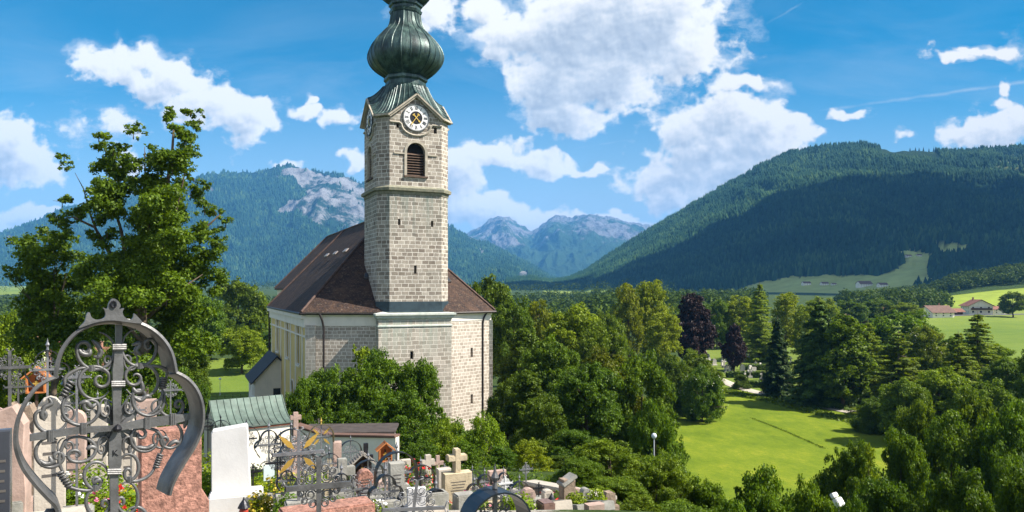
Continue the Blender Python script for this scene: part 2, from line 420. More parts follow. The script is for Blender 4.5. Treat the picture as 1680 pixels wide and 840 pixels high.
# ------------------------------------------------------------------ foliage geometry
def leaves(C, N, size, rng, aspect=.62, jit=1.25, dens=None):
    """rhombic leaves at C with normals around N"""
    n = len(C)
    nn = N+rng.normal(0, jit*.5, (n, 3)); nn[:, 2] += .25
    nn /= np.linalg.norm(nn, axis=1)[:, None]+1e-9
    a = rng.normal(0, 1, (n, 3)); a -= (a*nn).sum(1)[:, None]*nn; a /= np.linalg.norm(a, axis=1)[:, None]+1e-9
    b = np.cross(nn, a); s = size*rng.uniform(.6, 1.35, (n, 1))
    V = np.empty((n, 4, 3)); V[:, 0] = C-a*s; V[:, 1] = C+b*s*aspect-a*s*.15; V[:, 2] = C+a*s; V[:, 3] = C-b*s*aspect-a*s*.15
    V[:, 0] -= nn*s*.25; V[:, 2] -= nn*s*.25
    return V.reshape(-1, 3), np.arange(n*4).reshape(n, 4)

def crown_mesh(name, puffs, size, dens, mat, rng, sub=True):
    """puffs: (x,y,z,r). Each puff is broken into small clumps whose shells carry the leaves"""
    Cs, Ns = [], []
    for (x, y, z, r) in puffs:
        k = min(60, max(5, int(13*(r/1.2)**1.2)))
        for j in range(k):
            d = rng.normal(0, 1, 3); d /= np.linalg.norm(d)
            rr = r*rng.uniform(.25, 1.12); cc = np.array((x, y, z))+d*rr*np.array((1, 1, .8))
            cr = r*rng.uniform(.22, .54)
            n = int(dens*cr*cr*8.0)+5
            dd = rng.normal(0, 1, (n, 3)); dd[:, 2] += .35; dd /= np.linalg.norm(dd, axis=1)[:, None]
            q = rng.uniform(.40, 1.15, (n, 1)); q[rng.rand(n) < .08] *= 1.35
            Cs.append(cc+dd*q*cr*np.array((1, 1, .75))); Ns.append(dd)
    C = np.concatenate(Cs); N = np.concatenate(Ns)
    V, Q = leaves(C, N, size, rng)
    return np_mesh(name, V, Q, mat)

def trunk_mb(puffs, base, top, r0, rng, nl=10):
    mb = MB(); base = Vector(base); top = Vector(top); n = 9
    off = Vector((rng.uniform(-.3, .3), rng.uniform(-.3, .3), 0))
    tp = [base.lerp(top, i/(n-1))+off*math.sin(i/(n-1)*math.pi)+Vector((rng.uniform(-1,1), rng.uniform(-1,1), 0))*r0*.25 for i in range(n)]
    mb.tube(tp, [r0*(1.35 if i == 0 else 1)*(1-.8*i/(n-1)) for i in range(n)], 8)
    idx = rng.permutation(len(puffs))[:nl]
    for i in idx:
        p = Vector(puffs[i][:3]); hh = max(.12, min(.85, (p.z-base.z)/(top.z-base.z+1e-6)*.62))
        s = base.lerp(top, hh); m = s.lerp(p, .5)+Vector((0, 0, (p-s).length*.10)); rr = r0*(1-.8*hh)*.5
        mb.tube([s, s.lerp(m, .5)+Vector((0,0,.05)), m, m.lerp(p, .5), p], [rr, rr*.8, rr*.55, rr*.38, rr*.15], 5)
        for q in range(2):
            e = p+Vector(rng.normal(0, 1, 3))*puffs[i][3]*.6
            mb.tube([m, m.lerp(e, .5)+Vector((0, 0, .1)), e], [rr*.4, rr*.25, rr*.08], 4)
    return mb

def conifer_mesh(name, h, r, rng, mat, size=.28, dens=1., droop=.35, gap=.5, p=.9, low=.06, levels=26):
    C, N = [], []
    for L in range(levels):
        f = low+(1-low)*(L+rng.uniform(-.3, .3))/levels; f = min(max(f, low), .99)
        R0 = r*(1-f)**p*rng.uniform(.8, 1.12)+.12
        nb = int(7+6*(1-f))
        for b in range(nb):
            a = rng.uniform(0, 2*math.pi); bl = R0*rng.uniform(.65, 1.15); m = int(dens*(8+bl*16))
            t = rng.uniform(.08, 1, m)**.8
            x = np.cos(a)*t*bl; y = np.sin(a)*t*bl; z = f*h-droop*bl*t**1.2+.12*bl*t**3
            w = (.32*(1-t)+.14)*bl*.65
            side = rng.uniform(-1, 1, m)*w
            x = x-np.sin(a)*side; y = y+np.cos(a)*side; z = z-np.abs(side)*.35-rng.uniform(0, 1, m)*gap*.5
            C.append(np.stack([x, y, z], 1)); N.append(np.stack([np.cos(a)*np.ones(m)*.5, np.sin(a)*np.ones(m)*.5, np.ones(m)*.7], 1))
    C = np.concatenate(C); N = np.concatenate(N); N /= np.linalg.norm(N, axis=1)[:, None]
    V, Q = leaves(C, N, size, rng, aspect=.42, jit=.8)
    return np_mesh(name, V, Q, mat)

def round_puffs(rng, n, w, h, z0, shape='round', r=(.9, 1.7)):
    n = int(n*1.3)
    """puffs inside a crown of half width w and height h starting at z0"""
    out = []
    for i in range(n):
        f = rng.uniform(0, 1)
        if shape == 'round': prof = math.sqrt(max(0, 1-(2*f-.9)**2/1.25))
        elif shape == 'tall': prof = min(1, f*3+.3)*(1-f)**.55*1.25
        elif shape == 'shrub': prof = math.sqrt(max(0, 1-f*f))
        else: prof = (1-f)**.8
        a = rng.uniform(0, 2*math.pi); rr = w*prof*rng.uniform(.45, 1)**.6
        rad = rng.uniform(*r)*(.75+.25*prof)*rng.choice([1, 1, .75, .55]); k = .86
        if rng.rand() < .16: k, rad = rng.uniform(1.0, 1.2), rad*.55
        out.append((rr*math.cos(a)*k, rr*math.sin(a)*k, z0+f*h*.9+rng.uniform(-.3, .3), rad))
    return out
# ================================================================== SETTING
# ------------------------------------------------------------------ ground sheet
def px_of(x, y): return CX+F*x/np.maximum(y, .1)
def in_poly(x, y, poly):
    x = np.asarray(x, float); y = np.asarray(y, float); c = np.zeros(x.shape, bool); n = len(poly)
    for i in range(n):
        x0, y0 = poly[i]; x1, y1 = poly[(i+1) % n]
        if y0 == y1: continue
        k = ((y0 > y) != (y1 > y)) & (x < (x1-x0)*(y-y0)/(y1-y0)+x0)
        c ^= k
    return c
MEADOW = [(14, 62), (26, 62), (40, 70), (54, 92), (62, 118), (62, 134), (44, 152), (34, 150), (26, 120), (18, 95)]
def poly_dist_mask(x, y, poly, soft):
    xx = x+fbm(x*.2, y*.2, 3)*1.2; yy = y+fbm(x*.2+9, y*.2, 3)*1.2
    return in_poly(xx, yy, poly).astype(float)
def build_ground():
    rad = [0.6]
    while rad[-1] < 14000: rad.append(rad[-1]*1.028+.05)
    rad = np.array(rad); na = 560
    ang = np.concatenate([np.linspace(-.75, .75, 420)*1.0, np.linspace(.75, 2*np.pi-.75, na-420+2)[1:-1]])   # dense in front
    A, Rr = np.meshgrid(ang, rad); X = Rr*np.sin(A); Y = Rr*np.cos(A); Z = ground(X, Y)
    Z += fbm(X*.7, Y*.7, 3)*.05*sstep(60, 6, Rr)
    nr, nc = X.shape
    V = np.stack([X, Y, Z], -1).reshape(-1, 3)
    i, j = np.meshgrid(np.arange(nr-1), np.arange(nc), indexing='ij'); j2 = (j+1) % nc
    Q = np.stack([i*nc+j, i*nc+j2, (i+1)*nc+j2, (i+1)*nc+j], -1).reshape(-1, 4)
    V = np.vstack([V, [[0, 0, gz(0, 0)]]])
    x, y = V[:, 0], V[:, 1]
    mead = poly_dist_mask(x, y, MEADOW, 1)
    # open pasture further out, lawn behind the church, gravel and soil in the churchyard
    ppx = px_of(x, y); past = np.maximum(((ppx > 1385) & (y > 190) & (y < 900)).astype(float), ((y > 1100) & ((ppx < 75) | ((ppx > 890) & (ppx < 1010) & (y < 1700)))).astype(float))
    past = np.maximum(past, ((ppx > 1150) & (ppx < 1340) & (y > 136) & (y < 260)).astype(float)*.8); past = np.maximum(past, ((x < -25) & (y > 108) & (y < 200)).astype(float))
    yard = sstep(31, 26, y)*sstep(-22, -18, x)*sstep(40, -10, px_of(x, y)-905)*(y > 0)
    m = bpy.data.materials.new('ground soil and grass'); m.use_nodes = True; t = NT(m.node_tree); b = m.node_tree.nodes['Principled BSDF']
    geo = t.node('ShaderNodeNewGeometry'); Pn = geo.outputs['Position']
    at = lambda n: t.node('ShaderNodeAttribute', attribute_name=n).outputs['Fac']
    n1 = t.noise(Pn, .12, 5, .6); n2 = t.noise(Pn, 1.7, 5, .7); n3 = t.noise(Pn, 14, 4, .7); n4 = t.noise(Pn, .006, 5, .6)
    base = t.ramp(n2, [(.3, (.022, .038, .010)), (.7, (.055, .085, .018))])
    past_c = t.ramp(t.math('ADD', t.math('MULTIPLY', n4, .75), t.math('MULTIPLY', n1, .25)), [(.35, (.095, .15, .022)), (.5, (.15, .20, .03)), (.62, (.19, .22, .045))])
    # mown meadow: faint swaths
    wv = t.node('ShaderNodeTexWave', wave_type='BANDS'); wv.inputs['Scale'].default_value = .32; wv.inputs['Distortion'].default_value = 1.2; wv.inputs['Detail'].default_value = 2
    rot = t.node('ShaderNodeMapping'); rot.inputs['Rotation'].default_value = (0, 0, R(-38)); t.l.new(Pn, rot.inputs[0]); t.l.new(rot.outputs[0], wv.inputs[0])
    n5 = t.noise(t.vec('MULTIPLY', Pn, (1, .45, 1)), .55, 5, .7); n6 = t.noise(Pn, .045, 3, .6)
    mc = t.ramp(t.math('ADD', t.math('ADD', t.math('MULTIPLY', n1, .3), t.math('MULTIPLY', n6, .25)), t.math('ADD', t.math('MULTIPLY', n2, .15), t.math('MULTIPLY', n5, .3))), [(.40, (.075, .12, .008)), (.48, (.135, .185, .011)), (.54, (.185, .225, .015)), (.60, (.28, .28, .024))])
    mc = t.mix(t.math('MULTIPLY', wv.outputs['Fac'], .30), mc, (.13, .19, .010))
    mc = t.mix(t.mapr(n3, .4, .7, 0, .6), mc, (.07, .11, .008))
    grav = t.ramp(n3, [(.3, (.17, .15, .12)), (.5, (.33, .30, .25)), (.7, (.46, .43, .37))])
    grav = t.mix(t.mapr(n2, .54, .62), grav, (.035, .05, .014))
    c = t.mix(at('pasture'), base, past_c); c = t.mix(at('meadow'), c, mc); c = t.mix(at('yard'), c, grav)
    t.l.new(c, b.inputs['Base Color']); b.inputs['Roughness'].default_value = .95; b.inputs['Specular IOR Level'].default_value = .1
    bp = t.node('ShaderNodeBump'); bp.inputs['Strength'].default_value = .6; bp.inputs['Distance'].default_value = .08
    t.l.new(t.math('ADD', n3, n2), bp.inputs['Height']); t.l.new(bp.outputs[0], b.inputs['Normal'])
    k = (nr-1)*nc
    me = np_mesh('ground', V, Q, m, True, {'meadow': mead, 'pasture': past, 'yard': yard})
    tag(link_mesh('ground', me), kind='structure')
build_ground()
build_sky()

# gravel path along the far edge of the meadow
def ribbon(name, pts, w, mat, dz=.06, step=1.0, kind='structure', thick=.12):
    pts = [Vector((p[0], p[1], 0)) for p in pts]; line = []
    for i in range(len(pts)-1):
        p0 = pts[max(i-1, 0)]; p1 = pts[i]; p2 = pts[i+1]; p3 = pts[min(i+2, len(pts)-1)]
        n = max(2, int((p2-p1).length/step))
        for k in range(n):
            t = k/n; line.append(.5*((2*p1)+(p2-p0)*t+(2*p0-5*p1+4*p2-p3)*t*t+(3*p1-p0-3*p2+p3)*t**3))
    line.append(pts[-1]); mb = MB(); vs = []; fs = []
    for i, p in enumerate(line):
        d = (line[min(i+1, len(line)-1)]-line[max(i-1, 0)]).normalized(); s = Vector((-d.y, d.x, 0))
        for k, q in enumerate((-1, -.5, 0, .5, 1)):
            x, y = p.x+s.x*w*q/2, p.y+s.y*w*q/2; vs.append((x, y, gz(x, y)+dz-(thick if abs(q) == 1 else 0)))
    n = len(line)
    for i in range(n-1):
        for k in range(4): fs.append((i*5+k, i*5+k+1, (i+1)*5+k+1, (i+1)*5+k))
    mb.add(vs, fs); o = mb.build(name, mat, fix=False); return tag(o, kind=kind)
GRAVEL = M('path gravel', (.42, .38, .30), .95, var=.2, scale=2, bump=.3)
def rel(px, D): return ((px-CX)/F*D, D)
ribbon('path', [rel(1150, 172), rel(1180, 163), rel(1215, 151), rel(1260, 142), rel(1300, 136), rel(1345, 129), rel(1400, 122)], 3.0, GRAVEL, .2)
ribbon('road', [(-300, 340), (-120, 300), (20, 290), (140, 330), (230, 362), (330, 385), (520, 420)], 5, M('asphalt', (.10, .10, .10), .9, var=.15), .22, 4)

# ------------------------------------------------------------------ mountains
def mountain(name, ridge, y0, y1, z0, mat, seed, spur=.14, tpow=1.3, px0=-300, px1=2000, dpx=3, nt=150, rough=.03, masks=None, foot=None, wob=0.0, sf=3.2, yr=None):
    pxs = np.arange(px0, px1+.1, dpx); T = np.linspace(0, 1.5, nt); PXg, Tg = np.meshgrid(pxs, T)
    def f(px, t):
        ry = np.interp(px, [a for a, b in ridge], [b for a, b in ridge])
        yr1 = np.interp(px, [a for a, b in yr], [b for a, b in yr]) if yr else y1
        y00 = np.interp(px, [a for a, b in foot], [b for a, b in foot]) if foot else y0
        yy = y00+(yr1-y00)*t
        zt = (H-ry)/F*yr1; zb = z0
        s = np.where(t <= 1, np.clip(t, 0, 1)**tpow, 1-(t-1)*1.1)
        X = (px-CX)/F*yy
        sc = sf/(yr1)
        w = np.clip(t, 0, 1)*np.clip(1.06-t, .06, 1)*4; w = np.where(t > 1, .25, w)
        Hh = (zt-zb)
        r1 = ridged(X*sc*1.5+seed+gnoise(X*sc, yy*sc)*.6, yy*sc*.55+seed*.7, 6, .55)
        r2 = ridged(X*sc*6+seed, yy*sc*3, 5, .6)
        z = zb+Hh*s+Hh*spur*(r1-.25)*w+Hh*rough*(r2-.3)*np.clip(t*6, 0, 1)
        return X, yy, z
    X, Y, Z = f(PXg, Tg)
    V = np.stack([X, Y, Z], -1).reshape(-1, 3); nr, nc = X.shape
    i, j = np.meshgrid(np.arange(nr-1), np.arange(nc-1), indexing='ij')
    Q = np.stack([i*nc+j, i*nc+j+1, (i+1)*nc+j+1, (i+1)*nc+j], -1).reshape(-1, 4)
    ppx = CX+F*V[:, 0]/V[:, 1]; ppy = H-F*V[:, 2]/V[:, 1]
    at = {k: fn(ppx, ppy, V, Tg.reshape(-1)) for k, fn in (masks or {}).items()}
    me = np_mesh(name, V, Q, mat, True, at); o = link_mesh(name, me); tag(o, kind='structure')
    return o, f, V

def hill_mat(name, forest, forest2, rock, field, fscale, rscale):
    m = bpy.data.materials.new(name); m.use_nodes = True; t = NT(m.node_tree); b = m.node_tree.nodes['Principled BSDF']
    geo = t.node('ShaderNodeNewGeometry'); Pn = geo.outputs['Position']
    at = lambda n: t.node('ShaderNodeAttribute', attribute_name=n).outputs['Fac']
    n1 = t.noise(Pn, fscale, 6, .7); n2 = t.noise(Pn, fscale*9, 5, .7); n0 = t.noise(Pn, fscale*.2, 3, .6)
    fc = t.ramp(t.math('ADD', t.math('MULTIPLY', n1, .35), t.math('ADD', t.math('MULTIPLY', n2, .35), t.math('MULTIPLY', n0, .3))), [(.38, forest), (.62, forest2)])
    rn = t.noise(t.vec('MULTIPLY', Pn, (1, .6, .35)), rscale, 8, .75)
    rn2 = t.noise(Pn, rscale*.25, 6, .65)
    rc = t.ramp(rn, [(.32, tuple(c*.25 for c in rock)), (.52, rock), (.7, tuple(min(.8, c*1.35) for c in rock))])
    # rock shows where the attribute is high and the noise agrees; bushes cling to it
    rm = t.mapr(t.math('ADD', at('rock'), t.math('MULTIPLY', t.math('SUBTRACT', t.math('ADD', t.math('MULTIPLY', rn2, .6), t.math('MULTIPLY', rn, .4)), .5), 3.4)), .42, .62)
    fl = t.ramp(n1, [(.35, field), (.65, tuple(c*1.35 for c in field))])
    c = t.mix(at('field'), fc, fl); c = t.mix(rm, c, rc)
    t.l.new(c, b.inputs['Base Color']); b.inputs['Roughness'].default_value = .95; b.inputs['Specular IOR Level'].default_value = .05
    bp = t.node('ShaderNodeBump'); bp.inputs['Strength'].default_value = .9; bp.inputs['Distance'].default_value = 1.2/fscale*.25
    nf = t.math('SUBTRACT', 1, at('field'))
    t.l.new(t.math('MULTIPLY', t.math('ADD', t.math('MULTIPLY', n2, .8), t.math('MULTIPLY', rn, .5)), nf), bp.inputs['Height']); t.l.new(bp.outputs[0], b.inputs['Normal'])
    return m
FOR1, FOR2 = (.012, .034, .012), (.045, .085, .026)

# left mountain with limestone faces
RA = [(-900,395),(-700,372),(-500,410),(-300,420),(-100,400),(0,385),(60,362),(110,340),(160,342),(230,322),(300,302),(340,289),(365,285),(400,287),(440,282),(470,276),(500,278),(545,287),(580,297),(605,308),(660,335),(735,371),(765,388),(800,401),(860,430),(890,447),(950,478),(1050,505),(2000,520)]
polyA = [(470,276),(505,276),(560,290),(606,310),(606,372),(585,368),(570,392),(545,395),(520,370),(495,352),(455,345),(500,318),(480,296),(455,290)]
specks = [(290,310,14),(300,305,12),(312,320,10),(430,318,7),(345,312,7),(545,330,22),(15,390,10),(60,392,12),(120,372,14),(740,392,10),(790,410,9),(845,443,10),(858,450,12),(815,447,8),(380,300,5),(415,290,6)]
def rockA(x, y, V, t):
    d = in_poly(x+fbm(x*.03, y*.03, 3)*22, y+fbm(x*.03+4, y*.03, 3)*14, polyA)*.62
    for a, b, r in specks: d = np.maximum(d, .5*np.exp(-((x-a)/r)**2-((y-b)/(r*1.1))**2))
    d = np.maximum(d, .20*sstep(.75, 1, t))
    return d
def fieldA(x, y, V, t): return (sstep(.035, .02, t))*1.0
MA = hill_mat('wooded mountain', (.008, .024, .012), (.024, .055, .024), (.235, .228, .225), (.12, .17, .04), .012, .010)
oA, fA, VA = mountain('mountain', RA, 3400, 5000, 8, MA, 3.3, .12, 1.15, -900, 1100, 2.6, 190, .035, {'rock': rockA, 'field': fieldA}, foot=[(-300,3000),(300,3300),(700,3000),(900,2700),(1100,2600)], sf=7)
# far limestone peaks
RB = [(500,420),(640,420),(700,402),(730,396),(765,383),(790,374),(805,362),(822,356),(836,360),(850,368),(872,380),(885,376),(900,362),(915,354),(932,358),(950,357),(966,353),(985,357),(1005,361),(1040,368),(1080,372),(1130,385),(1300,420)]
MBt = hill_mat('limestone mountain', (.020, .050, .020), (.05, .09, .035), (.185, .182, .19), (.12, .17, .04), .006, .0055)
def rockB(x, y, V, t): return .05+.45*sstep(430, 372, y)+.15*sstep(.8, 1, t)
mountain('mountain', RB, 5600, 9000, 40, MBt, 8.1, .20, 1.0, 500, 1300, 1.6, 190, .05, {'rock': rockB, 'field': lambda x, y, V, t: x*0}, sf=9)
# big wooded hill on the right
RC = [(700,478),(800,468),(870,459),(900,465),(930,462),(960,449),(1000,421),(1040,397),(1080,372),(1120,350),(1150,331),(1200,302),(1240,281),(1270,265),(1300,253),(1330,247),(1380,241),(1415,240),(1440,246),(1460,251),(1500,251),(1560,252),(1600,249),(1640,244),(1680,243),(1760,240),(1900,250),(2100,300)]
FIELDS = [[(1150,500),(1180,486),(1240,464),(1300,453),(1370,451),(1440,452),(1470,441),(1488,428),(1470,423),(1462,413),(1490,411),(1530,418),(1540,412),(1520,402),(1560,399),(1640,404),(1600,413),(1555,420),(1530,430),(1522,440),(1526,456),(1545,462),(1500,480),(1440,500)],
          [(1480,500),(1560,470),(1700,462),(1720,505)],
          [(1628,264),(1650,255),(1700,253),(1700,276),(1660,282),(1635,276)]]
def fieldC(x, y, V, t):
    xx = x+fbm(x*.05, y*.05, 2)*5; yy = y+fbm(x*.05+7, y*.05, 2)*3
    return np.maximum(np.maximum(in_poly(xx, yy, FIELDS[0])*1., in_poly(xx, yy, FIELDS[2])*.28), in_poly(xx, yy, FIELDS[1])*1.)*(t <= 1.02)
MC = hill_mat('wooded hill', (.008, .024, .012), (.03, .06, .022), (.3, .3, .28), (.30, .33, .10), .035, .03)
oC, fC, VC = mountain('hill', RC, 1000, 2600, -4, MC, 5.7, .12, 1.35, 700, 2100, 2.5, 170, .016, {'rock': lambda x, y, V, t: x*0-.6, 'field': fieldC},
    foot=[(700,1900),(900,1700),(1200,1150),(1500,900),(2100,800)], sf=5, yr=[(700,2500),(900,2600),(2100,2600)])

ORD = ['first', 'second', 'third', 'fourth', 'fifth', 'sixth', 'seventh', 'eighth', 'ninth', 'tenth', 'eleventh', 'twelfth', 'thirteenth', 'fourteenth', 'fifteenth', 'sixteenth', 'seventeenth', 'eighteenth', 'nineteenth', 'twentieth']
# forests on the slopes: thousands of conifers read as one mass
def cone_forest(name, P3, hgt, rad, mat, rng, sides=5):
    n = len(P3); h = hgt*rng.uniform(.6, 1.25, n); r = rad*rng.uniform(.7, 1.25, n)
    a0 = rng.uniform(0, 6.28, n); V = np.empty((n, sides*2+1, 3))
    for k in range(sides):
        a = a0+2*np.pi*k/sides; q = rng.uniform(.75, 1.2, n)
        V[:, k] = P3+np.stack([np.cos(a)*r*q, np.sin(a)*r*q, -.12*h], 1)
        V[:, sides+k] = P3+np.stack([np.cos(a)*r*.62*q, np.sin(a)*r*.62*q, h*.5], 1)
    V[:, -1] = P3+np.stack([rng.normal(0, .3, n), rng.normal(0, .3, n), h], 1)
    base = (np.arange(n)*(sides*2+1))[:, None]; fs = []
    for k in range(sides):
        k2 = (k+1) % sides
        fs.append(np.concatenate([base+k, base+k2, base+sides+k2], 1)); fs.append(np.concatenate([base+k, base+sides+k2, base+sides+k], 1))
        fs.append(np.concatenate([base+sides+k, base+sides+k2, base+sides*2], 1))
    me = np_mesh(name, V.reshape(-1, 3), np.concatenate(fs), mat); o = link_mesh(name, me)
    return o
def forest_mat(name, c1, c2, c3):
    m = bpy.data.materials.new(name); m.use_nodes = True; t = NT(m.node_tree); b = m.node_tree.nodes['Principled BSDF']
    geo = t.node('ShaderNodeNewGeometry'); n = t.noise(geo.outputs['Position'], .006, 4, .6)
    f = t.math('ADD', t.math('MULTIPLY', geo.outputs['Random Per Island'], .55), t.math('MULTIPLY', t.mapr(n, .35, .65), .45))
    t.l.new(t.ramp(f, [(0, c1), (.6, c2), (1, c3)]), b.inputs['Base Color']); b.inputs['Roughness'].default_value = .9; b.inputs['Specular IOR Level'].default_value = .05
    return m
FM = forest_mat('conifer forest', (.006, .022, .012), (.020, .052, .022), (.065, .115, .034))
rng = np.random.RandomState(11)
n = 62000; px = rng.uniform(830, 1790, n); tt = rng.uniform(0.0, 1.04, n)**.8
X, Y, Z = fC(px, tt); sx, sy = CX+F*X/Y, H-F*Z/Y
k = (fieldC(sx, sy, None, tt) < .2+.4*(rng.rand(n) < .25)) & ~in_poly(sx, sy, [(1440,200),(1500,200),(1545,262),(1500,262),(1445,258)])
X, Y, Z = X[k], Y[k], Z[k]
o = cone_forest('hill_forest', np.stack([X, Y, Z], 1), 17, 4.6, FM, rng)
tag(o, 'dense dark conifer forest covering the big hill on the right', 'forest', kind='stuff')
# a few single spruces against the sky on the bare ridge
for i, (p_, hh) in enumerate([(1493,13),(1502,15),(1508,13),(1515,17),(1524,16),(1532,20),(1538,16),(1546,19),(1556,15),(1565,17),(1573,14)]):
    X, Y, Z = fC(np.array([float(p_)]), np.array([.995])); mb = MB()
    q = Vector((X[0], Y[0], Z[0]-1)); prof = [(.5, 0), (.5, 2.4)]
    for s in range(5): prof += [(3.6*(1-s/5.4), 2.4+s*hh*.15), (1.6*(1-s/5.4), 2.4+(s+.9)*hh*.15)]
    prof += [(.1, hh+1)]
    mb.lathe(q, prof, 7); o = mb.build('spruce_tree', FM, fix=False)
    tag(o, '%s spruce from the left in the lone row on the bare hill skyline' % ORD[i], 'tree', 'lone spruces on the skyline of the hill')
n = 56000; px = rng.uniform(-420, 950, n); tt = rng.uniform(.02, 1.0, n)
X, Y, Z = fA(px, tt); sx, sy = CX+F*X/Y, H-F*Z/Y
k = (rockA(sx, sy, None, tt)+fbm(sx*.06, sy*.06, 4)*.9 < .32); X, Y, Z = X[k], Y[k], Z[k]
o = cone_forest('mountain_forest', np.stack([X, Y, Z], 1), 22, 7, FM, rng, 4)
tag(o, 'dark conifer forest covering the flanks of the rocky mountain', 'forest', kind='stuff')

# low wooded ridge at the right edge and its deciduous wood
RD = [(1180,508),(1370,502),(1440,492),(1530,480),(1560,466),(1600,458),(1640,452),(1680,446),(1760,436),(1900,430)]
MD = hill_mat('low ridge', (.03, .06, .014), (.07, .11, .03), (.3, .3, .28), (.20, .25, .035), .1, .1)
def fieldD(x, y, V, t): return (t < .55).astype(float)
oD, fD, VD = mountain('low_hill', RD, 420, 640, -13, MD, 2.2, .05, 1.1, 1180, 1900, 6, 60, .01, {'rock': lambda x, y, V, t: x*0-.6, 'field': fieldD}, foot=[(1180,560),(1400,500),(1900,400)], sf=4)
HM = leaf_mat('distant broadleaf', (.014, .034, .008), (.085, .125, .018), .2, .05)
n = 520; px = rng.uniform(1370, 1790, n); tt = rng.uniform(.66, 1.04, n); X, Y, Z = fD(px, tt)
Cs, Ns = [], []
for x, y, z in zip(X, Y, Z):
    r = rng.uniform(3.2, 5.4); m = 130; d = rng.normal(0, 1, (m, 3)); d[:, 2] = np.abs(d[:, 2])*1.1-.25; d /= np.linalg.norm(d, axis=1)[:, None]
    Cs.append(np.array((x, y, z+r*.7))+d*r*rng.uniform(.75, 1.1, (m, 1))*np.array((1, 1, 1.15))); Ns.append(d)
V, Q = leaves(np.concatenate(Cs), np.concatenate(Ns), .85, rng)
tag(link_mesh('ridge_wood', np_mesh('ridge_wood', V, Q, HM)), 'green deciduous wood covering the low ridge behind the farmhouses', 'wood', kind='stuff')
# valley-floor woods, hedges and copses in the distance
Cs, Ns = [], []
def copse(x, y, r, dens=1.):
    m = int(110*dens); d = rng.normal(0, 1, (m, 3)); d[:, 2] = np.abs(d[:, 2])*1.1-.25; d /= np.linalg.norm(d, axis=1)[:, None]
    Cs.append(np.array((x, y, gz(x, y)+r*.7))+d*r*rng.uniform(.75, 1.1, (m, 1))*np.array((1, 1, 1.2))); Ns.append(d)
for i in range(420):
    y = rng.uniform(230, 900); p_ = rng.uniform(820, 1250); x = (p_-CX)/F*y
    if rng.rand() < .8: copse(x, y, rng.uniform(3.5, 6))
for i in range(620):
    y = rng.uniform(900, 2500); x = (rng.uniform(-60, 1100)-CX)/F*y
    if gnoise(np.array(x*.006), np.array(y*.004)) > -.02: copse(x, y, rng.uniform(6, 11), .6)
for i in range(430):
    y = rng.uniform(150, 900); x = (rng.uniform(-80, 560)-CX)/F*y
    if gnoise(np.array(x*.02), np.array(y*.01)) > -.12 and not (-62 < x < -25 and y < 150): copse(x, y, rng.uniform(3, 5.5))
for i in range(110):
    y = rng.uniform(400, 600); x = (rng.uniform(1385, 1550)-CX)/F*y
    copse(x, y, rng.uniform(4, 6.5), 1.3)
V, Q = leaves(np.concatenate(Cs), np.concatenate(Ns), .95, rng)
tag(link_mesh('valley_wood', np_mesh('valley_wood', V, Q, HM)), 'scattered green woods and copses on the valley floor below the mountains', 'wood', kind='stuff')

# ------------------------------------------------------------------ a cumulus above the valley, whose shadow lies on the hill
def shadow_cloud(poly_px, z=1120, hgt=150):
    pts = []
    tree_px = CX+F*VC[:, 0]/VC[:, 1]; tree_py = H-F*VC[:, 2]/VC[:, 1]
    tv = np.tile(np.linspace(0, 1.5, 170)[:, None], (1, len(VC)//170)).reshape(-1); ok = tv <= 1.0
    A = VC[ok]; ax, ay = tree_px[ok], tree_py[ok]
    ins = in_poly(ax, ay, poly_px)
    B = A[ins]; k = (z-B[:, 2])/SUN.z; bx = B[:, 0]+SUN.x*k; by = B[:, 1]+SUN.y*k
    # rasterise into a coarse plan, then a closed lumpy slab over it
    g = 26.0; x0, y0 = bx.min()-120, by.min()-120; nx = int((bx.max()-x0+120)/g); ny = int((by.max()-y0+120)/g)
    m = np.zeros((ny, nx))
    for q in range(len(bx)):
        i, j = int((by[q]-y0)/g), int((bx[q]-x0)/g); m[max(0, i-1):i+2, max(0, j-1):j+2] = 1
    d = m.copy()
    for s in range(5): d = (d+np.roll(d, 1, 0)+np.roll(d, -1, 0)+np.roll(d, 1, 1)+np.roll(d, -1, 1))/5
    yy, xx = np.mgrid[0:ny, 0:nx]; Xw = x0+xx*g; Yw = y0+yy*g
    e = d+fbm(Xw*.006, Yw*.006, 3)*.25
    mask = (e > .42)
    top = z+hgt*np.clip((e-.42)*2, 0, 1)**.5*(1+.5*fbm(Xw*.01, Yw*.01, 4)); bot = z-0*top
    idx = -np.ones((ny, nx), int); V = []; 
    for i in range(ny):
        for j in range(nx):
            idx[i, j] = len(V)//2; V.append((Xw[i, j], Yw[i, j], top[i, j])); V.append((Xw[i, j], Yw[i, j], bot[i, j]-4))
    Q = []
    for i in range(ny-1):
        for j in range(nx-1):
            if mask[i, j]:
                a, b, c, e_ = idx[i, j]*2, idx[i, j+1]*2, idx[i+1, j+1]*2, idx[i+1, j]*2
                Q.append((a, b, c, e_)); Q.append((a+1, e_+1, c+1, b+1))
                for (p, q, di, dj) in ((a, b, -1, 0), (b, c, 0, 1), (c, e_, 1, 0), (e_, a, 0, -1)):
                    ii, jj = i+di, j+dj
                    if ii < 0 or jj < 0 or ii >= ny or jj >= nx or not mask[ii, jj]: Q.append((p, p+1, q+1, q))
    cm = bpy.data.materials.new('cloud'); cm.use_nodes = True
    b = cm.node_tree.nodes['Principled BSDF']; b.inputs['Base Color'].default_value = (.95, .95, .95, 1); b.inputs['Roughness'].default_value = 1
    o = link_mesh('cloud', np_mesh('cloud', np.array(V), np.array(Q), cm, True)); tag(o, kind='structure')
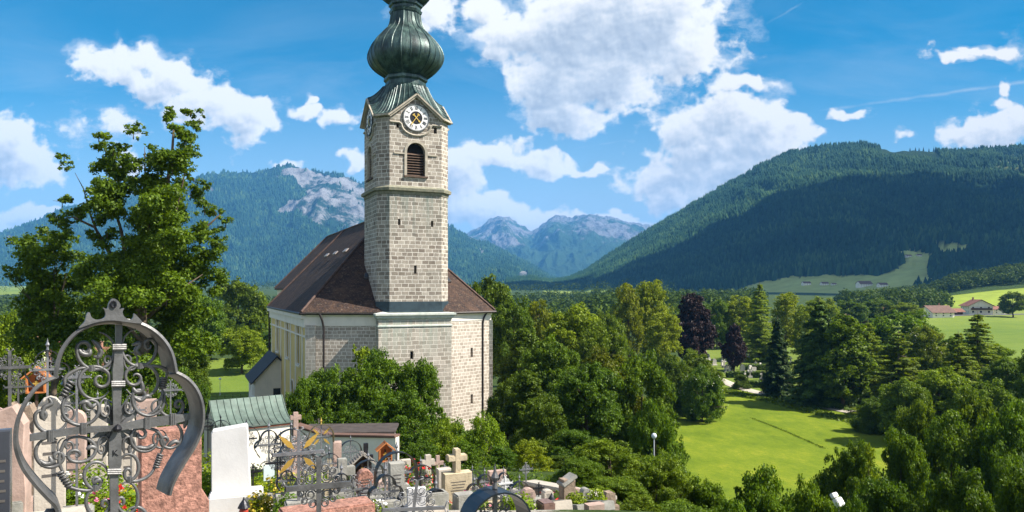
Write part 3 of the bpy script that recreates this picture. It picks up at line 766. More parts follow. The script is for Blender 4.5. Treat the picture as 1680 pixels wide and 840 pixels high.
shadow_cloud([(800,520),(860,470),(960,478),(1030,456),(1110,420),(1160,394),(1220,362),(1270,342),(1310,326),(1345,316),(1380,322),(1440,324),(1452,306),(1480,296),(1500,322),(1560,326),(1620,330),(1700,338),(1700,470),(1620,470),(1500,520)])

# ------------------------------------------------------------------ haze
hm = bpy.data.materials.new('haze'); hm.use_nodes = True; t = NT(hm.node_tree); t.n.clear()
pv = t.node('ShaderNodeVolumePrincipled'); pv.inputs['Color'].default_value = (.14, .48, 1, 1); pv.inputs['Density'].default_value = 8.5e-5; pv.inputs['Anisotropy'].default_value = 0
t.l.new(pv.outputs[0], t.node('ShaderNodeOutputMaterial').inputs['Volume'])
zmin = -30.0; hb = MB(); hb.box((0, 5600, (zmin+1080)/2), (17000, 13400, 1080-zmin)); o = hb.build('haze', hm, uv=False)
tag(o, kind='stuff')

# ================================================================== CHURCH
e1 = Vector((.9128, .4083, 0)); e2 = Vector((-.4083, .9128, 0)); UP = Vector((0, 0, 1))
C0 = Vector((-12.395, 74, 0)); WF, WC, DG = 5.53, 1.5, 1.06; TW = WF+2*DG
TC = C0+e1*(WF/2)+e2*(TW/2)                     # tower axis
ZE = -2.1; ZG = -16.5
church = thing('church', (TC.x, TC.y, ZG), 'stone church with tall grey bell tower, clock and green copper onion dome', 'church')
STONE = brick_mat('tower stone', (.235, .195, .155), (.49, .435, .36), (.72, .67, .58), .72, .40, .035, stain=(.20, .18, .14), ledges=((10.1, 5.5, (.15, .19, .16), .75), (17.9, 2.2, (.17, .18, .14), .6), (2.2, 4, (.2, .2, .16), .3)))
STONE2 = brick_mat('apse stone', (.36, .305, .245), (.53, .46, .385), (.74, .68, .58), .60, .36, .035, vary=.25)
STONE3 = brick_mat('block stone', (.33, .285, .23), (.52, .46, .385), (.72, .66, .56), .78, .42, .035, ledges=((-2.7, 4.5, (.27, .33, .27), .75),), stain=(.34, .35, .28), vary=.2)
TRIM = M('trim stone', (.42, .37, .29), .85, var=.2, scale=2, bump=.3, coords='World', dirt=((.12, .13, .11), 1.3, .7))
CORN = M('mossy cornice', (.22, .21, .15), .9, var=.3, scale=3, bump=.4, coords='World', dirt=((.06, .09, .07), 1.6, .7))
PLAST = M('white plaster', (.76, .71, .60), .9, var=.05, scale=1, bump=.05, coords='World', dirt=((.5, .48, .42), .8, .4))
YELL = M('yellow plaster', (.66, .50, .19), .9, var=.08, scale=1, bump=.05, coords='World')
DARK = M('dark opening', (.012, .011, .010), .9, var=.1, bump=0)
GLASSD = M('leaded glass', (.03, .035, .04), .25, var=.4, scale=2, bump=.3)
WOODB = M('louvre wood', (.10, .065, .045), .8, var=.25, scale=3, bump=.2)
LEAD = M('lead flashing', (.035, .055, .065), .5, metal=.3, var=.3, scale=1.2, bump=.2, coords='World')
PIPE = M('downpipe', (.035, .028, .025), .5, metal=.3, var=.3, bump=0)

def roof_mat():
    m = bpy.data.materials.new('plain tile roof'); m.use_nodes = True; t = NT(m.node_tree); b = m.node_tree.nodes['Principled BSDF']
    tc = t.node('ShaderNodeTexCoord'); geo = t.node('ShaderNodeNewGeometry')
    br = t.node('ShaderNodeTexBrick'); t.l.new(tc.outputs['UV'], br.inputs['Vector']); br.inputs['Scale'].default_value = 1
    br.inputs['Brick Width'].default_value = .28; br.inputs['Row Height'].default_value = .24; br.inputs['Mortar Size'].default_value = .02
    br.inputs['Color1'].default_value = (.058, .036, .028, 1); br.inputs['Color2'].default_value = (.032, .023, .020, 1); br.inputs['Mortar'].default_value = (.02, .014, .012, 1)
    n = t.noise(geo.outputs['Position'], .7, 7, .75); n2 = t.noise(geo.outputs['Position'], 4.5, 5, .7)
    c = t.mix(t.mapr(n, .45, .7, 0, .7), br.outputs['Color'], (.115, .065, .040))
    c = t.mix(t.mapr(n2, .56, .68, 0, .55), c, (.23, .17, .12))
    t.l.new(c, b.inputs['Base Color']); b.inputs['Roughness'].default_value = .85; b.inputs['Specular IOR Level'].default_value = .2
    bp = t.node('ShaderNodeBump'); bp.inputs['Strength'].default_value = .6; bp.inputs['Distance'].default_value = .04
    t.l.new(t.math('SUBTRACT', n2, br.outputs['Fac']), bp.inputs['Height']); t.l.new(bp.outputs[0], b.inputs['Normal'])
    return m
TILE = roof_mat()
def copper_mat(name='verdigris copper', seam=None):
    m = bpy.data.materials.new(name); m.use_nodes = True; t = NT(m.node_tree); b = m.node_tree.nodes['Principled BSDF']
    geo = t.node('ShaderNodeNewGeometry')
    p = t.vec('MULTIPLY', geo.outputs['Position'], (1, 1, .22))
    n = t.noise(p, 1.3, 7, .7); n2 = t.noise(geo.outputs['Position'], 6, 4, .6)
    c = t.ramp(n, [(.30, (.008, .015, .015)), (.48, (.028, .055, .050)), (.62, (.080, .135, .115)), (.78, (.17, .24, .205))])
    c = t.mix(t.mapr(n2, .55, .72, 0, .5), c, (.022, .030, .028))
    t.l.new(c, b.inputs['Base Color']); b.inputs['Roughness'].default_value = .42; b.inputs['Metallic'].default_value = .25
    bp = t.node('ShaderNodeBump'); bp.inputs['Strength'].default_value = .35; bp.inputs['Distance'].default_value = .05
    t.l.new(n2, bp.inputs['Height']); t.l.new(bp.outputs[0], b.inputs['Normal']); return m
COPPER = copper_mat()

def arch_poly(cx, z0, w, h, n=8):
    """rect with a round head; h total height"""
    r = w/2; p = [(cx-r, z0), (cx+r, z0)]
    for i in range(n+1):
        a = math.pi*i/n; p.append((cx+r*math.cos(a), z0+h-r+r*math.sin(a)))
    return p
def slot(cx, z0, w, h): return [(cx-w/2, z0), (cx+w/2, z0), (cx+w/2, z0+h), (cx-w/2, z0+h)]
ZT0, ZT1 = -2.6, 17.9      # tower shaft from flashing to gable foot
def zt(py, D=74): return (H-py)/F*D
ZAP = zt(157, 75.2)        # gable apex
# tower octagon corners, counter-clockwise starting at front-left
def tower_oct(g=0.):
    o = TC; h = TW/2+g; k = WF/2+g*.41
    return [o-e1*k-e2*h, o+e1*k-e2*h, o+e1*h-e2*k, o+e1*h+e2*k, o+e1*k+e2*h, o-e1*k+e2*h, o-e1*h+e2*k, o-e1*h-e2*k]
def tower():
    oc = tower_oct(); wall = MB(); ol = []; ll = []
    sides = [(0, 1), (2, 3), (4, 5), (6, 7)]
    for si, (i, j) in enumerate(sides):
        a = oc[i]; d = (oc[j]-oc[i]).normalized(); nrm = d.cross(UP)
        if nrm.dot(a-TC) < 0: nrm = -nrm
        poly = [(0, ZT0), (WF, ZT0), (WF, ZT1), (WF/2, ZAP), (0, ZT1)]
        c = WF/2
        holes = [arch_poly(c, zt(289, 75), 1.95, 3.45), slot(c-1.75, zt(370, 75), .26, .62), slot(c+1.75, zt(371, 75), .26, .62), slot(c-.05, zt(449, 75), .28, .85),
                 slot(c-1.9, zt(212, 75), .30, .55), slot(c+2.1, zt(216, 75), .34, .60)]
        wall.panel(poly, holes, a, d, UP, -nrm*.55)
        ol += [[a+d*x+UP*z-nrm*.54 for x, z in h] for h in holes]; lou = MB(); ll.append(lou)
        for k in range(9):
            z = zt(289, 75)+.18+k*.265
            lou.box(a+d*c+UP*z-nrm*.30, (1.93, .34, .05), (d, (nrm*.8-UP*.6).normalized(), (UP*.8+nrm*.6).normalized()))
        lou.box(a+d*c+UP*(zt(289, 75)-.06)+nrm*.06, (2.5, .30, .16), (d, nrm, UP))
    for i, j in ((1, 2), (3, 4), (5, 6), (7, 0)):
        a = oc[i]; b = oc[j]; wall.add([a+UP*ZT0, b+UP*ZT0, b+UP*ZT1, a+UP*ZT1], [(0, 1, 2, 3)])
    tw = wall.build('tower_wall', STONE, church, fix=False)
    for k, h in enumerate(ol):
        m = MB(); m.add(h, [tuple(range(len(h)))]); m.build('bell_window' if k % 6 == 0 else 'slit_window', DARK, tw, fix=False)
    for lo in ll: lo.build('louvre', WOODB, tw)
    for si, (i, j) in enumerate(sides[:1]+sides[3:]+sides[1:3]):
        a = oc[i]; d = (oc[j]-oc[i]).normalized(); nrm = d.cross(UP)
        if nrm.dot(a-TC) < 0: nrm = -nrm
        c = WF/2; z0 = zt(289, 75); pts = []; tr = MB()
        o_ = arch_poly(c, z0, 2.45, 3.70, 12); i_ = arch_poly(c, z0, 1.93, 3.44, 12)
        o_ = o_[2:]+[o_[0]]; i_ = i_[2:]+[i_[0]]; o_ = [(c+1.225, z0)]+o_; i_ = [(c+.965, z0)]+i_
        n = len(o_); vs = [a+d*x+UP*z+nrm*.10 for x, z in o_+i_]+[a+d*x+UP*z-nrm*.02 for x, z in o_]+[a+d*x+UP*z-nrm*.3 for x, z in i_]
        fs = []
        for k in range(n-1): fs += [(k, k+1, n+k+1, n+k), (k, k+1, 2*n+k+1, 2*n+k), (n+k, n+k+1, 3*n+k+1, 3*n+k)]
        tr.add(vs, fs)
        for sx in (-1, 1):
            tr.box(a+d*(c+sx*1.75)+UP*(zt(253, 75))+nrm*.03, (1.1, .14, .14), (d, nrm, UP))
        # string below the clock, dipping round it in a curve
        zc = zt(203, 75); crv = [(0, zc)]
        crv += [(c-1.75, zc)]+[(c-1.55*math.cos(q), zc-.35-1.05*math.sin(q)+.2) for q in np.linspace(0, math.pi, 13)]+[(c+1.75, zc), (WF, zc)]
        tr.tube([a+d*x+UP*z+nrm*.05 for x, z in crv], .12, 6)
        tr.build('window_surround', TRIM, tw, smooth=False)
    def band(name, prof, mat, g=0.):
        """octagonal moulding; prof = (offset, z)"""
        mb = MB(); rings = [[p+UP*z for p in tower_oct(o)] for o, z in prof]; vs = [v for r in rings for v in r]
        fs = [(i*8+k, i*8+(k+1) % 8, (i+1)*8+(k+1) % 8, (i+1)*8+k) for i in range(len(prof)-1) for k in range(8)]
        mb.add(vs, fs); return mb.build(name, mat, tw)
    z = zt(312, 74.5)
    band('cornice', [(-.05, z-.45), (.06, z-.40), (.10, z-.12), (.32, z-.05), (.36, z+.22), (.12, z+.42), (-.05, z+.5)], CORN)
    z0 = -2.05
    band('flashing', [(.30, z0-.05), (.10, z0+.06), (.06, z0+1.0), (-.05, z0+1.02)], LEAD)
    # chamfer eaves + raking gable cornices
    for si, (i, j) in enumerate(sides):
        gc = MB(); a = oc[i]; d = (oc[j]-oc[i]).normalized(); nrm = d.cross(UP)
        if nrm.dot(a-TC) < 0: nrm = -nrm
        pk = [(-.15, ZT1-.10), (WF/2, ZAP+.05), (WF+.15, ZT1-.10)]
        for s in (0, 1):
            p0 = a+d*pk[s][0]+UP*pk[s][1]; p1 = a+d*pk[s+1][0]+UP*pk[s+1][1]; ax = (p1-p0).normalized(); up = nrm.cross(ax); up = up if up.z > 0 else -up
            gc.box((p0+p1)/2+nrm*.16+up*.02, ((p1-p0).length+.16, .62, .16), (ax, nrm, up)); gc.box((p0+p1)/2+nrm*.10-up*.14, ((p1-p0).length-.05, .42, .18), (ax, nrm, up))
        gc.build('gable_cornice', TRIM, tw)
    for i, j in ((1, 2), (3, 4), (5, 6), (7, 0)):
        gc = MB(); a, b = oc[i], oc[j]; m = (a+b)/2; nrm = (m-TC); nrm.z = 0; nrm.normalize(); ax = (b-a).normalized()
        gc.box(m+nrm*.14+UP*(ZT1-.02), (WC+.35, .55, .20), (ax, nrm, UP)); gc.build('eaves_cornice', TRIM, tw)
    # clocks
    for k, (i, j) in enumerate(sides):
        a = oc[i]; d = (oc[j]-oc[i]).normalized(); nrm = d.cross(UP)
        if nrm.dot(a-TC) < 0: nrm = -nrm
        # left-to-right seen from outside
        rt = UP.cross(nrm); c = a+d*(WF/2)+UP*zt(193, 75)+nrm*.05
        clock(c, rt, nrm, tw)
    return tw
WHITE = M('clock white', (.78, .76, .72), .5, var=.04, bump=0)
BLACKP = M('clock black', (.012, .012, .014), .5, var=.1, bump=0)
GOLD = M('gilding', (.80, .52, .12), .35, metal=.8, var=.1, bump=0)
def text_mesh(body, size, o, a, b, n, mat, name, parent, ext=.01, font_scale_x=1.):
    cu = bpy.data.curves.new('t', 'FONT'); cu.body = body; cu.size = size; cu.align_x = 'CENTER'; cu.align_y = 'CENTER'; cu.extrude = ext
    ob = bpy.data.objects.new('t', cu); COL.objects.link(ob); dg = bpy.context.evaluated_depsgraph_get()
    me = bpy.data.meshes.new_from_object(ob.evaluated_get(dg)); bpy.data.objects.remove(ob)
    off = origin(parent) if parent is not None else Vector((0, 0, 0))
    for v in me.vertices: v.co = Vector(o)+a*v.co.x*font_scale_x+b*v.co.y+n*v.co.z-off
    me.name = name; me.materials.clear(); me.materials.append(mat); return link_mesh(name, me, parent)
def clock(c, rt, nrm, parent):
    Rr = 1.32
    def disc(r0, r1, h, nn=48):
        mb = MB(); vs = []
        for r, z in ((r0, 0), (r0, h), (r1, h), (r1, 0)):
            vs += [c+(rt*math.cos(2*math.pi*k/nn)+UP*math.sin(2*math.pi*k/nn))*r+nrm*z for k in range(nn)]
        fs = [(i*nn+k, i*nn+(k+1) % nn, ((i+1) % 4)*nn+(k+1) % nn, ((i+1) % 4)*nn+k) for i in range(4) for k in range(nn)]
        return mb.add(vs, fs)
    disc(.001, Rr, .06).build('clock_face', WHITE, parent); disc(Rr, Rr+.10, .12).build('clock_rim', M('clock rim', (.10, .11, .11), .6, var=.2, bump=0), parent)
    disc(.001, .66, .075).build('clock_centre', BLACKP, parent)
    num = ['XII', 'I', 'II', 'III', 'IIII', 'V', 'VI', 'VII', 'VIII', 'IX', 'X', 'XI']
    def stroke(p, a, b, x0, y0, x1, y1, w):
        q0 = p+a*x0+b*y0; q1 = p+a*x1+b*y1; ax = (q1-q0).normalized(); mb.box((q0+q1)/2+nrm*.068, ((q1-q0).length, w, .016), (ax, nrm.cross(ax), nrm))
    for h in range(12):
        mb = MB(); an = math.pi/2-h*math.pi/6; rad = rt*math.cos(an)+UP*math.sin(an); tan = rt*math.sin(an)-UP*math.cos(an)
        p = c+rad*1.0; x = 0; wd = {'I': .085, 'V': .17, 'X': .17}; tot = sum(wd[q] for q in num[h]); x = -tot/2; hh = .19
        for q in num[h]:
            w = wd[q]
            if q == 'I': stroke(p, tan, rad, x+w/2, -hh, x+w/2, hh, .045)
            elif q == 'V': stroke(p, tan, rad, x+.02, hh, x+w/2, -hh, .04); stroke(p, tan, rad, x+w-.02, hh, x+w/2, -hh, .028)
            else: stroke(p, tan, rad, x+.02, hh, x+w-.02, -hh, .04); stroke(p, tan, rad, x+w-.02, hh, x+.02, -hh, .028)
            x += w
        mb.build('clock_numeral', BLACKP, parent)
    mb = MB()
    for h in range(60):
        an = h*math.pi/30; rad = rt*math.cos(an)+UP*math.sin(an); p0 = c+rad*1.27; mb.box(p0+nrm*.066, (.045, .02, .012), (rad, nrm.cross(rad), nrm))
    mb.build('minute_track', BLACKP, parent)
    for ang, L, w in ((138, .72, .09), (216, 1.08, .07)):
        a = R(90-ang); d = rt*math.cos(a)+UP*math.sin(a); s = nrm.cross(d); hd = MB(); off = nrm*(.10 if L < 1 else .13)
        hd.prism([(-.30, -w*.6), (-.34, 0), (-.30, w*.6), (L*.55, w*.45), (L*.66, w*1.3), (L*.75, w*.6), (L, 0), (L*.75, -w*.6), (L*.66, -w*1.3), (L*.55, -w*.45)], c+off, d, s, nrm*.02)
        hd.box(c+off-d*.40, (.12, .26, .02), (d, s, nrm)); hd.build('clock_hand', GOLD, parent)
TOWER = tower()

# domes: eight-sided copper bulbs with raised seams
def dome():
    sc = 78.6/F
    def ring(r, z, flat=1.0):
        # octagon aligned to the tower, corners of a near-regular octagon with centre r
        base = math.atan2(e1.y, e1.x)+R(22.5)
        return [TC+Vector((math.cos(base+k*math.pi/4)*r, math.sin(base+k*math.pi/4)*r, z)) for k in range(8)]
    def zy(y): return (H-y)*sc
    # skirt roof: from the gabled outline up to the collar
    oc = tower_oct(.30); rim = []
    for i, j in ((0, 1), (2, 3), (4, 5), (6, 7)):
        a, b = oc[i], oc[j]; rim += [a+UP*(ZT1+.12), (a+b)/2+UP*(ZAP+.22), b+UP*(ZT1+.12)]
    n = len(rim); m = MB(); vs = []; fs = []; steps = 9; top = []
    for k, p in enumerate(rim):
        q = p-TC; q.z = 0; top.append(TC+q.normalized()*2.42+UP*zy(146))
    for s in range(steps+1):
        f = s/steps
        for k, p in enumerate(rim):
            h = f**1.0; v = p.lerp(top[k], f); 
            v.z = p.z+(top[k].z-p.z)*(f**1.55); v += UP*0
            vs.append(v)
    for s in range(steps):
        for k in range(n): fs.append((s*n+k, s*n+(k+1) % n, (s+1)*n+(k+1) % n, (s+1)*n+k))
    m.add(vs, fs)
    # seams on the skirt
    for k in range(n):
        a0, a1 = rim[k], rim[(k+1) % n]; b0, b1 = top[k], top[(k+1) % n]
        for u in (0., .25, .5, .75):
            p, q = a0.lerp(a1, u), b0.lerp(b1, u); pts = []
            for s in range(steps+1):
                f = s/steps; v = p.lerp(q, f); v.z = p.z+(q.z-p.z)*(f**1.55)+.03; pts.append(v)
            m.tube(pts, .045, 4)
    m.build('tower_skirt_roof', COPPER, church)
    def bulb(name, prof, seams=5, mat=COPPER, sr=.05):
        base = math.atan2(e1.y, e1.x)+R(22.5); mb = MB()
        # corrected radius: silhouette of an octagon is about .98 of its corner radius
        P_ = [(r/15.27/.975, zy(y)) for r, y in prof]
        # refine
        xs = np.arange(len(P_)); tt = np.linspace(0, len(P_)-1, (len(P_)-1)*4+1)
        def cr(a):
            o = []
            for t in tt:
                i = min(int(t), len(P_)-2); f = t-i; p0, p1, p2, p3 = a[max(i-1, 0)], a[i], a[i+1], a[min(i+2, len(P_)-1)]
                o.append(.5*(2*p1+(p2-p0)*f+(2*p0-5*p1+4*p2-p3)*f*f+(3*p1-p0-3*p2+p3)*f**3))
            return o
        rr = cr([p[0] for p in P_]); zz = cr([p[1] for p in P_]); K = 6; vs = []; nn = 8*K
        for r, z in zip(rr, zz):
            for k in range(8):
                a = base+k*math.pi/4; A = Vector((math.cos(a), math.sin(a), 0))*r; B = Vector((math.cos(a+math.pi/4), math.sin(a+math.pi/4), 0))*r
                for u in range(K):
                    f = u/K; v = A.lerp(B, f); v += v.normalized()*r*.030*(1-(2*f-1)**2); vs.append(TC+v+UP*z)
        fs = [(i*nn+k, i*nn+(k+1) % nn, (i+1)*nn+(k+1) % nn, (i+1)*nn+k) for i in range(len(rr)-1) for k in range(nn)]
        mb.add(vs, fs)
        for k in range(nn):
            if k % 6 in (0, 2, 4) or seams > 5:
                mb.tube([Vector(vs[i*nn+k])+(Vector(vs[i*nn+k])-TC-UP*Vector(vs[i*nn+k]).z).normalized()*.02 for i in range(0, len(rr), 2)], sr*(1.3 if k % 6 == 0 else .85), 4, cap=False)
        return mb.build(name, mat, church)
    def collar(name, prof):
        mb = MB(); rings = [ring(r/15.27, zy(y)) for r, y in prof]; vs = [v for q in rings for v in q]
        mb.add(vs, [(i*8+k, i*8+(k+1) % 8, (i+1)*8+(k+1) % 8, (i+1)*8+k) for i in range(len(prof)-1) for k in range(8)]); mb.build(name, COPPER, church)
    collar('lower_collar', [(31, 152), (36, 150), (37, 146), (34, 143), (33, 137), (36, 134), (36, 130), (33, 127), (30, 124)])
    bulb('lower_onion_dome', [(30, 130), (38, 125), (48, 118), (56, 109), (60, 99), (60, 90), (56, 79), (49, 69), (40, 59), (32, 51), (27, 43), (24.5, 35), (23.5, 27), (23, 22)])
    collar('upper_collar', [(22, 26), (26, 24), (27.5, 20), (25, 18), (25, 14), (28, 12), (28, 8), (24, 5)])
    bulb('upper_onion_dome', [(22, 8), (29, 5), (36, 0), (41, -7), (43, -15), (41, -25), (34, -36), (24, -46), (14, -56), (8, -68), (5, -84), (3, -105)], sr=.04)
    fm = MB(); fm.lathe(TC+UP*(zy(-108)), [(.01, -.55), (.4, -.35), (.55, 0), (.4, .35), (.01, .55)], 16); fm.tube([TC+UP*zy(-100), TC+UP*zy(-150)], .07, 6)
    fm.box(TC+UP*zy(-138), (1.1, .08, .12), (e1, e2, UP)); fm.build('finial', GOLD, church)
dome()

# body of the church
P2 = Vector((-13.36, 73.19, 0)); P3 = Vector((-6.30, 76.34, 0)); P1 = Vector((-20.65, 73.6, 0))
P4 = Vector((-2.35, 81.1, 0)); P2b = P2+e2*1.0; P3b = P3+e2*.45
def zed(p, z): return Vector((p.x, p.y, z))
def wallq(mb, a, b, z0, z1, holes=(), depth=.35):
    d = (Vector(b)-Vector(a)); L = d.length; d.normalize(); n = d.cross(UP)
    mb.panel([(0, z0), (L, z0), (L, z1), (0, z1)], list(holes), Vector((a[0], a[1], 0)), d, UP, -n*depth)
    return d, n, L
def opens_each(a, b, holes, name, mat, parent, depth=.34):
    d = (Vector(b)-Vector(a)).normalized(); n = d.cross(UP)
    for h in holes: m = MB(); m.add([Vector((a[0], a[1], 0))+d*x+UP*z-n*depth for x, z in h], [tuple(range(len(h)))]); m.build(name, mat, parent, fix=False)
def opens(mb, a, b, holes, depth=.34):
    d = (Vector(b)-Vector(a)).normalized(); n = d.cross(UP)
    for h in holes: mb.add([Vector((a[0], a[1], 0))+d*x+UP*z-n*depth for x, z in h], [tuple(range(len(h)))])
# tower block under the cornice
blk = MB()
hb_ = [slot(3.45, zt(590, 74), .34, .8), slot(3.45, zt(700, 74), .34, .8)]
wallq(blk, P2, P3, ZG, -2.3, hb_)
wallq(blk, P2+e2*2.2, P2, ZG, -2.3); wallq(blk, P3, P3+e2*2.2, ZG, -2.3)
bo = blk.build('tower_base', STONE3, church, fix=False); opens_each(P2, P3, hb_, 'slit_window', DARK, bo)
cm_ = MB(); dd = (P3-P2).normalized(); nn_ = dd.cross(UP)
def block_mould(prof, mat, name):
    mb = MB(); rings = []
    for o, z in prof: rings.append([P2+e2*2.2-e1*o+UP*z, P2-e1*o+nn_*o+UP*z, P3+dd*o+nn_*o+UP*z, P3+e2*2.2+e1*o+UP*z])
    vs = [v for r in rings for v in r]; mb.add(vs, [(i*4+k, i*4+k+1, (i+1)*4+k+1, (i+1)*4+k) for i in range(len(prof)-1) for k in range(3)]); return mb.build(name, mat, bo)
PALE = M('lime washed cornice', (.50, .52, .46), .9, var=.15, scale=1.5, bump=.2, coords='World', dirt=((.20, .30, .26), 1.1, .8))
block_mould([(0, -2.85), (.06, -2.80), (.20, -2.70), (.22, -2.55), (.38, -2.42), (.38, -2.24), (-.4, -2.10), (-1.6, -1.95)], PALE, 'cornice')
block_mould([(.0, -3.62), (.09, -3.58), (.09, -3.46), (0, -3.42)], PALE, 'string_course')
# left front wall
wl_ = MB(); wallq(wl_, P1, P2b, ZG, -3.45); lw = wl_.build('apse_wall', STONE2, church, fix=False)
fr = MB(); dl = (P2b-P1).normalized(); nl = dl.cross(UP)
L_ = (P2b-P1).length
fr.add([P1+nl*.06+UP*-3.5, P1+dl*L_+nl*.06+UP*-3.5, P1+dl*L_+nl*.06+UP*-2.6, P1+nl*.06+UP*-2.6, P1+dl*L_+nl*.5+UP*-2.15, P1+nl*.5+UP*-2.15, P1-nl*.1+UP*-3.5, P1+dl*L_-nl*.1+UP*-3.5], [(0, 1, 2, 3), (3, 2, 4, 5), (6, 7, 1, 0)]); fr.build('eaves_frieze', PLAST, church); fr = MB()
# right wall
wr_ = MB(); hr = [slot(3.1, zt(586, 79), .34, 1.0), slot(3.1, zt(662, 79), .34, 1.0)]; opr = MB()
wallq(wr_, P3b, P4, ZG, -3.1, hr);  P5 = TC+e1*10.0+e2*4.0; P6 = TC+e1*10.0+e2*34.0
wallq(wr_, P4, P5, ZG, -3.1); wallq(wr_, P5, P6, ZG, -2.3)
rw = wr_.build('apse_wall', STONE2, church, fix=False); opens_each(P3b, P4, hr, 'slit_window', DARK, rw)
dr = (P4-P3b).normalized(); nr_ = dr.cross(UP); Lr = (P4-P3b).length
fr.add([P3b+nr_*.06+UP*-3.15, P4+nr_*.06+UP*-3.15, P4+nr_*.06+UP*-2.6, P3b+nr_*.06+UP*-2.6, P4+nr_*.45+UP*-2.15, P3b+nr_*.45+UP*-2.15, P4-nr_*.1+UP*-3.15, P3b-nr_*.1+UP*-3.15], [(0, 1, 2, 3), (3, 2, 4, 5), (7, 6, 1, 0)])
fr.build('eaves_frieze', PLAST, church)
# flat corner strip at the right corner, with quoin stones
cs = MB(); cs.box(P4+Vector((-.28, -.05, 0))+UP*((ZG-3.2)/2), (.95, .3, -3.2-ZG)); cs.build('corner_strip', STONE3, church)
# nave left wall: yellow panels between white pilasters, arched windows
NL = 33.0; P0 = P1+e2*NL
nv = MB(); holes = []; wins = []
for s0 in (5.5, 14.5, 24.5):
    holes.append(arch_poly(NL-s0, -10.2+2.4, 1.7, 4.3)); 
lows = [arch_poly(NL-s0, -14.0, 1.8, 3.9) for s0 in (4.6, 10.2)]
holes += lows
d, n, L = wallq(nv, P0, P1, ZG, -2.3, holes, .5); nw = nv.build('nave_wall', YELL, church, fix=False)
opens_each(P0, P1, holes, 'window', GLASSD, nw, .45)
pl = MB(); bx = (d, n, UP)
for s0 in (.5, 2.9, 8.0, 12.2, 17.2, 21.6, 27.4, 32.4):
    pl.box(P0+d*(NL-s0)+n*.03+UP*((ZG-3.6)/2), (.62, .07, -3.6-ZG), bx)
pl.box(P0+d*(NL/2)+n*.14+UP*-3.2, (NL+.1, .30, .9), bx); pl.box(P0+d*(NL/2)+n*.28+UP*-2.55, (NL+.1, .56, .42), bx)
pl.box(P0+d*(NL/2)+n*.09+UP*-4.6, (NL-.2, .14, .18), bx); pl.box(P0+d*(NL/2)+n*.16+UP*(ZG+1.2), (NL, .3, 1.4), bx)
for h in holes:
    cxw = (h[0][0]+h[1][0])/2; z0 = h[0][1]; hh = max(p[1] for p in h)-z0; o_ = arch_poly(cxw, z0-.2, 2.4, hh+.6, 12)
    i_ = h
    pts = [P0+d*x+n*.05+UP*z for x, z in arch_poly(cxw, z0, h[1][0]-h[0][0]+.25, hh+.13, 12)]; pl.tube(pts, .09, 5, closed=True)
    pl.box(P0+d*cxw+n*.06+UP*(z0-.16), (2.3, .34, .2), bx)
pl.build('pilaster', PLAST, nw)
st = MB(); st.box(P1+e2*.0+Vector((.42, -.09, 0))+UP*((ZG-3.4)/2), (1.0, .24, -3.4-ZG)); st.build('corner_strip', brick_mat('corner stone', (.40, .36, .30), (.52, .47, .40), (.62, .58, .5), .6, .36, .03, vary=.15), church)
# west bay, narrower
Wa = TC-e1*8.0+e2*32; Wb = TC-e1*8.0+e2*47; Wc = TC+e1*8.0+e2*47
wb = MB(); wallq(wb, Wb, Wa, ZG, .2); wallq(wb, Wc, Wb, ZG, .2); wallq(wb, P6, P6-e1*20.3, ZG, -2.3); wb.build('west_bay_wall', PLAST, church, fix=False)
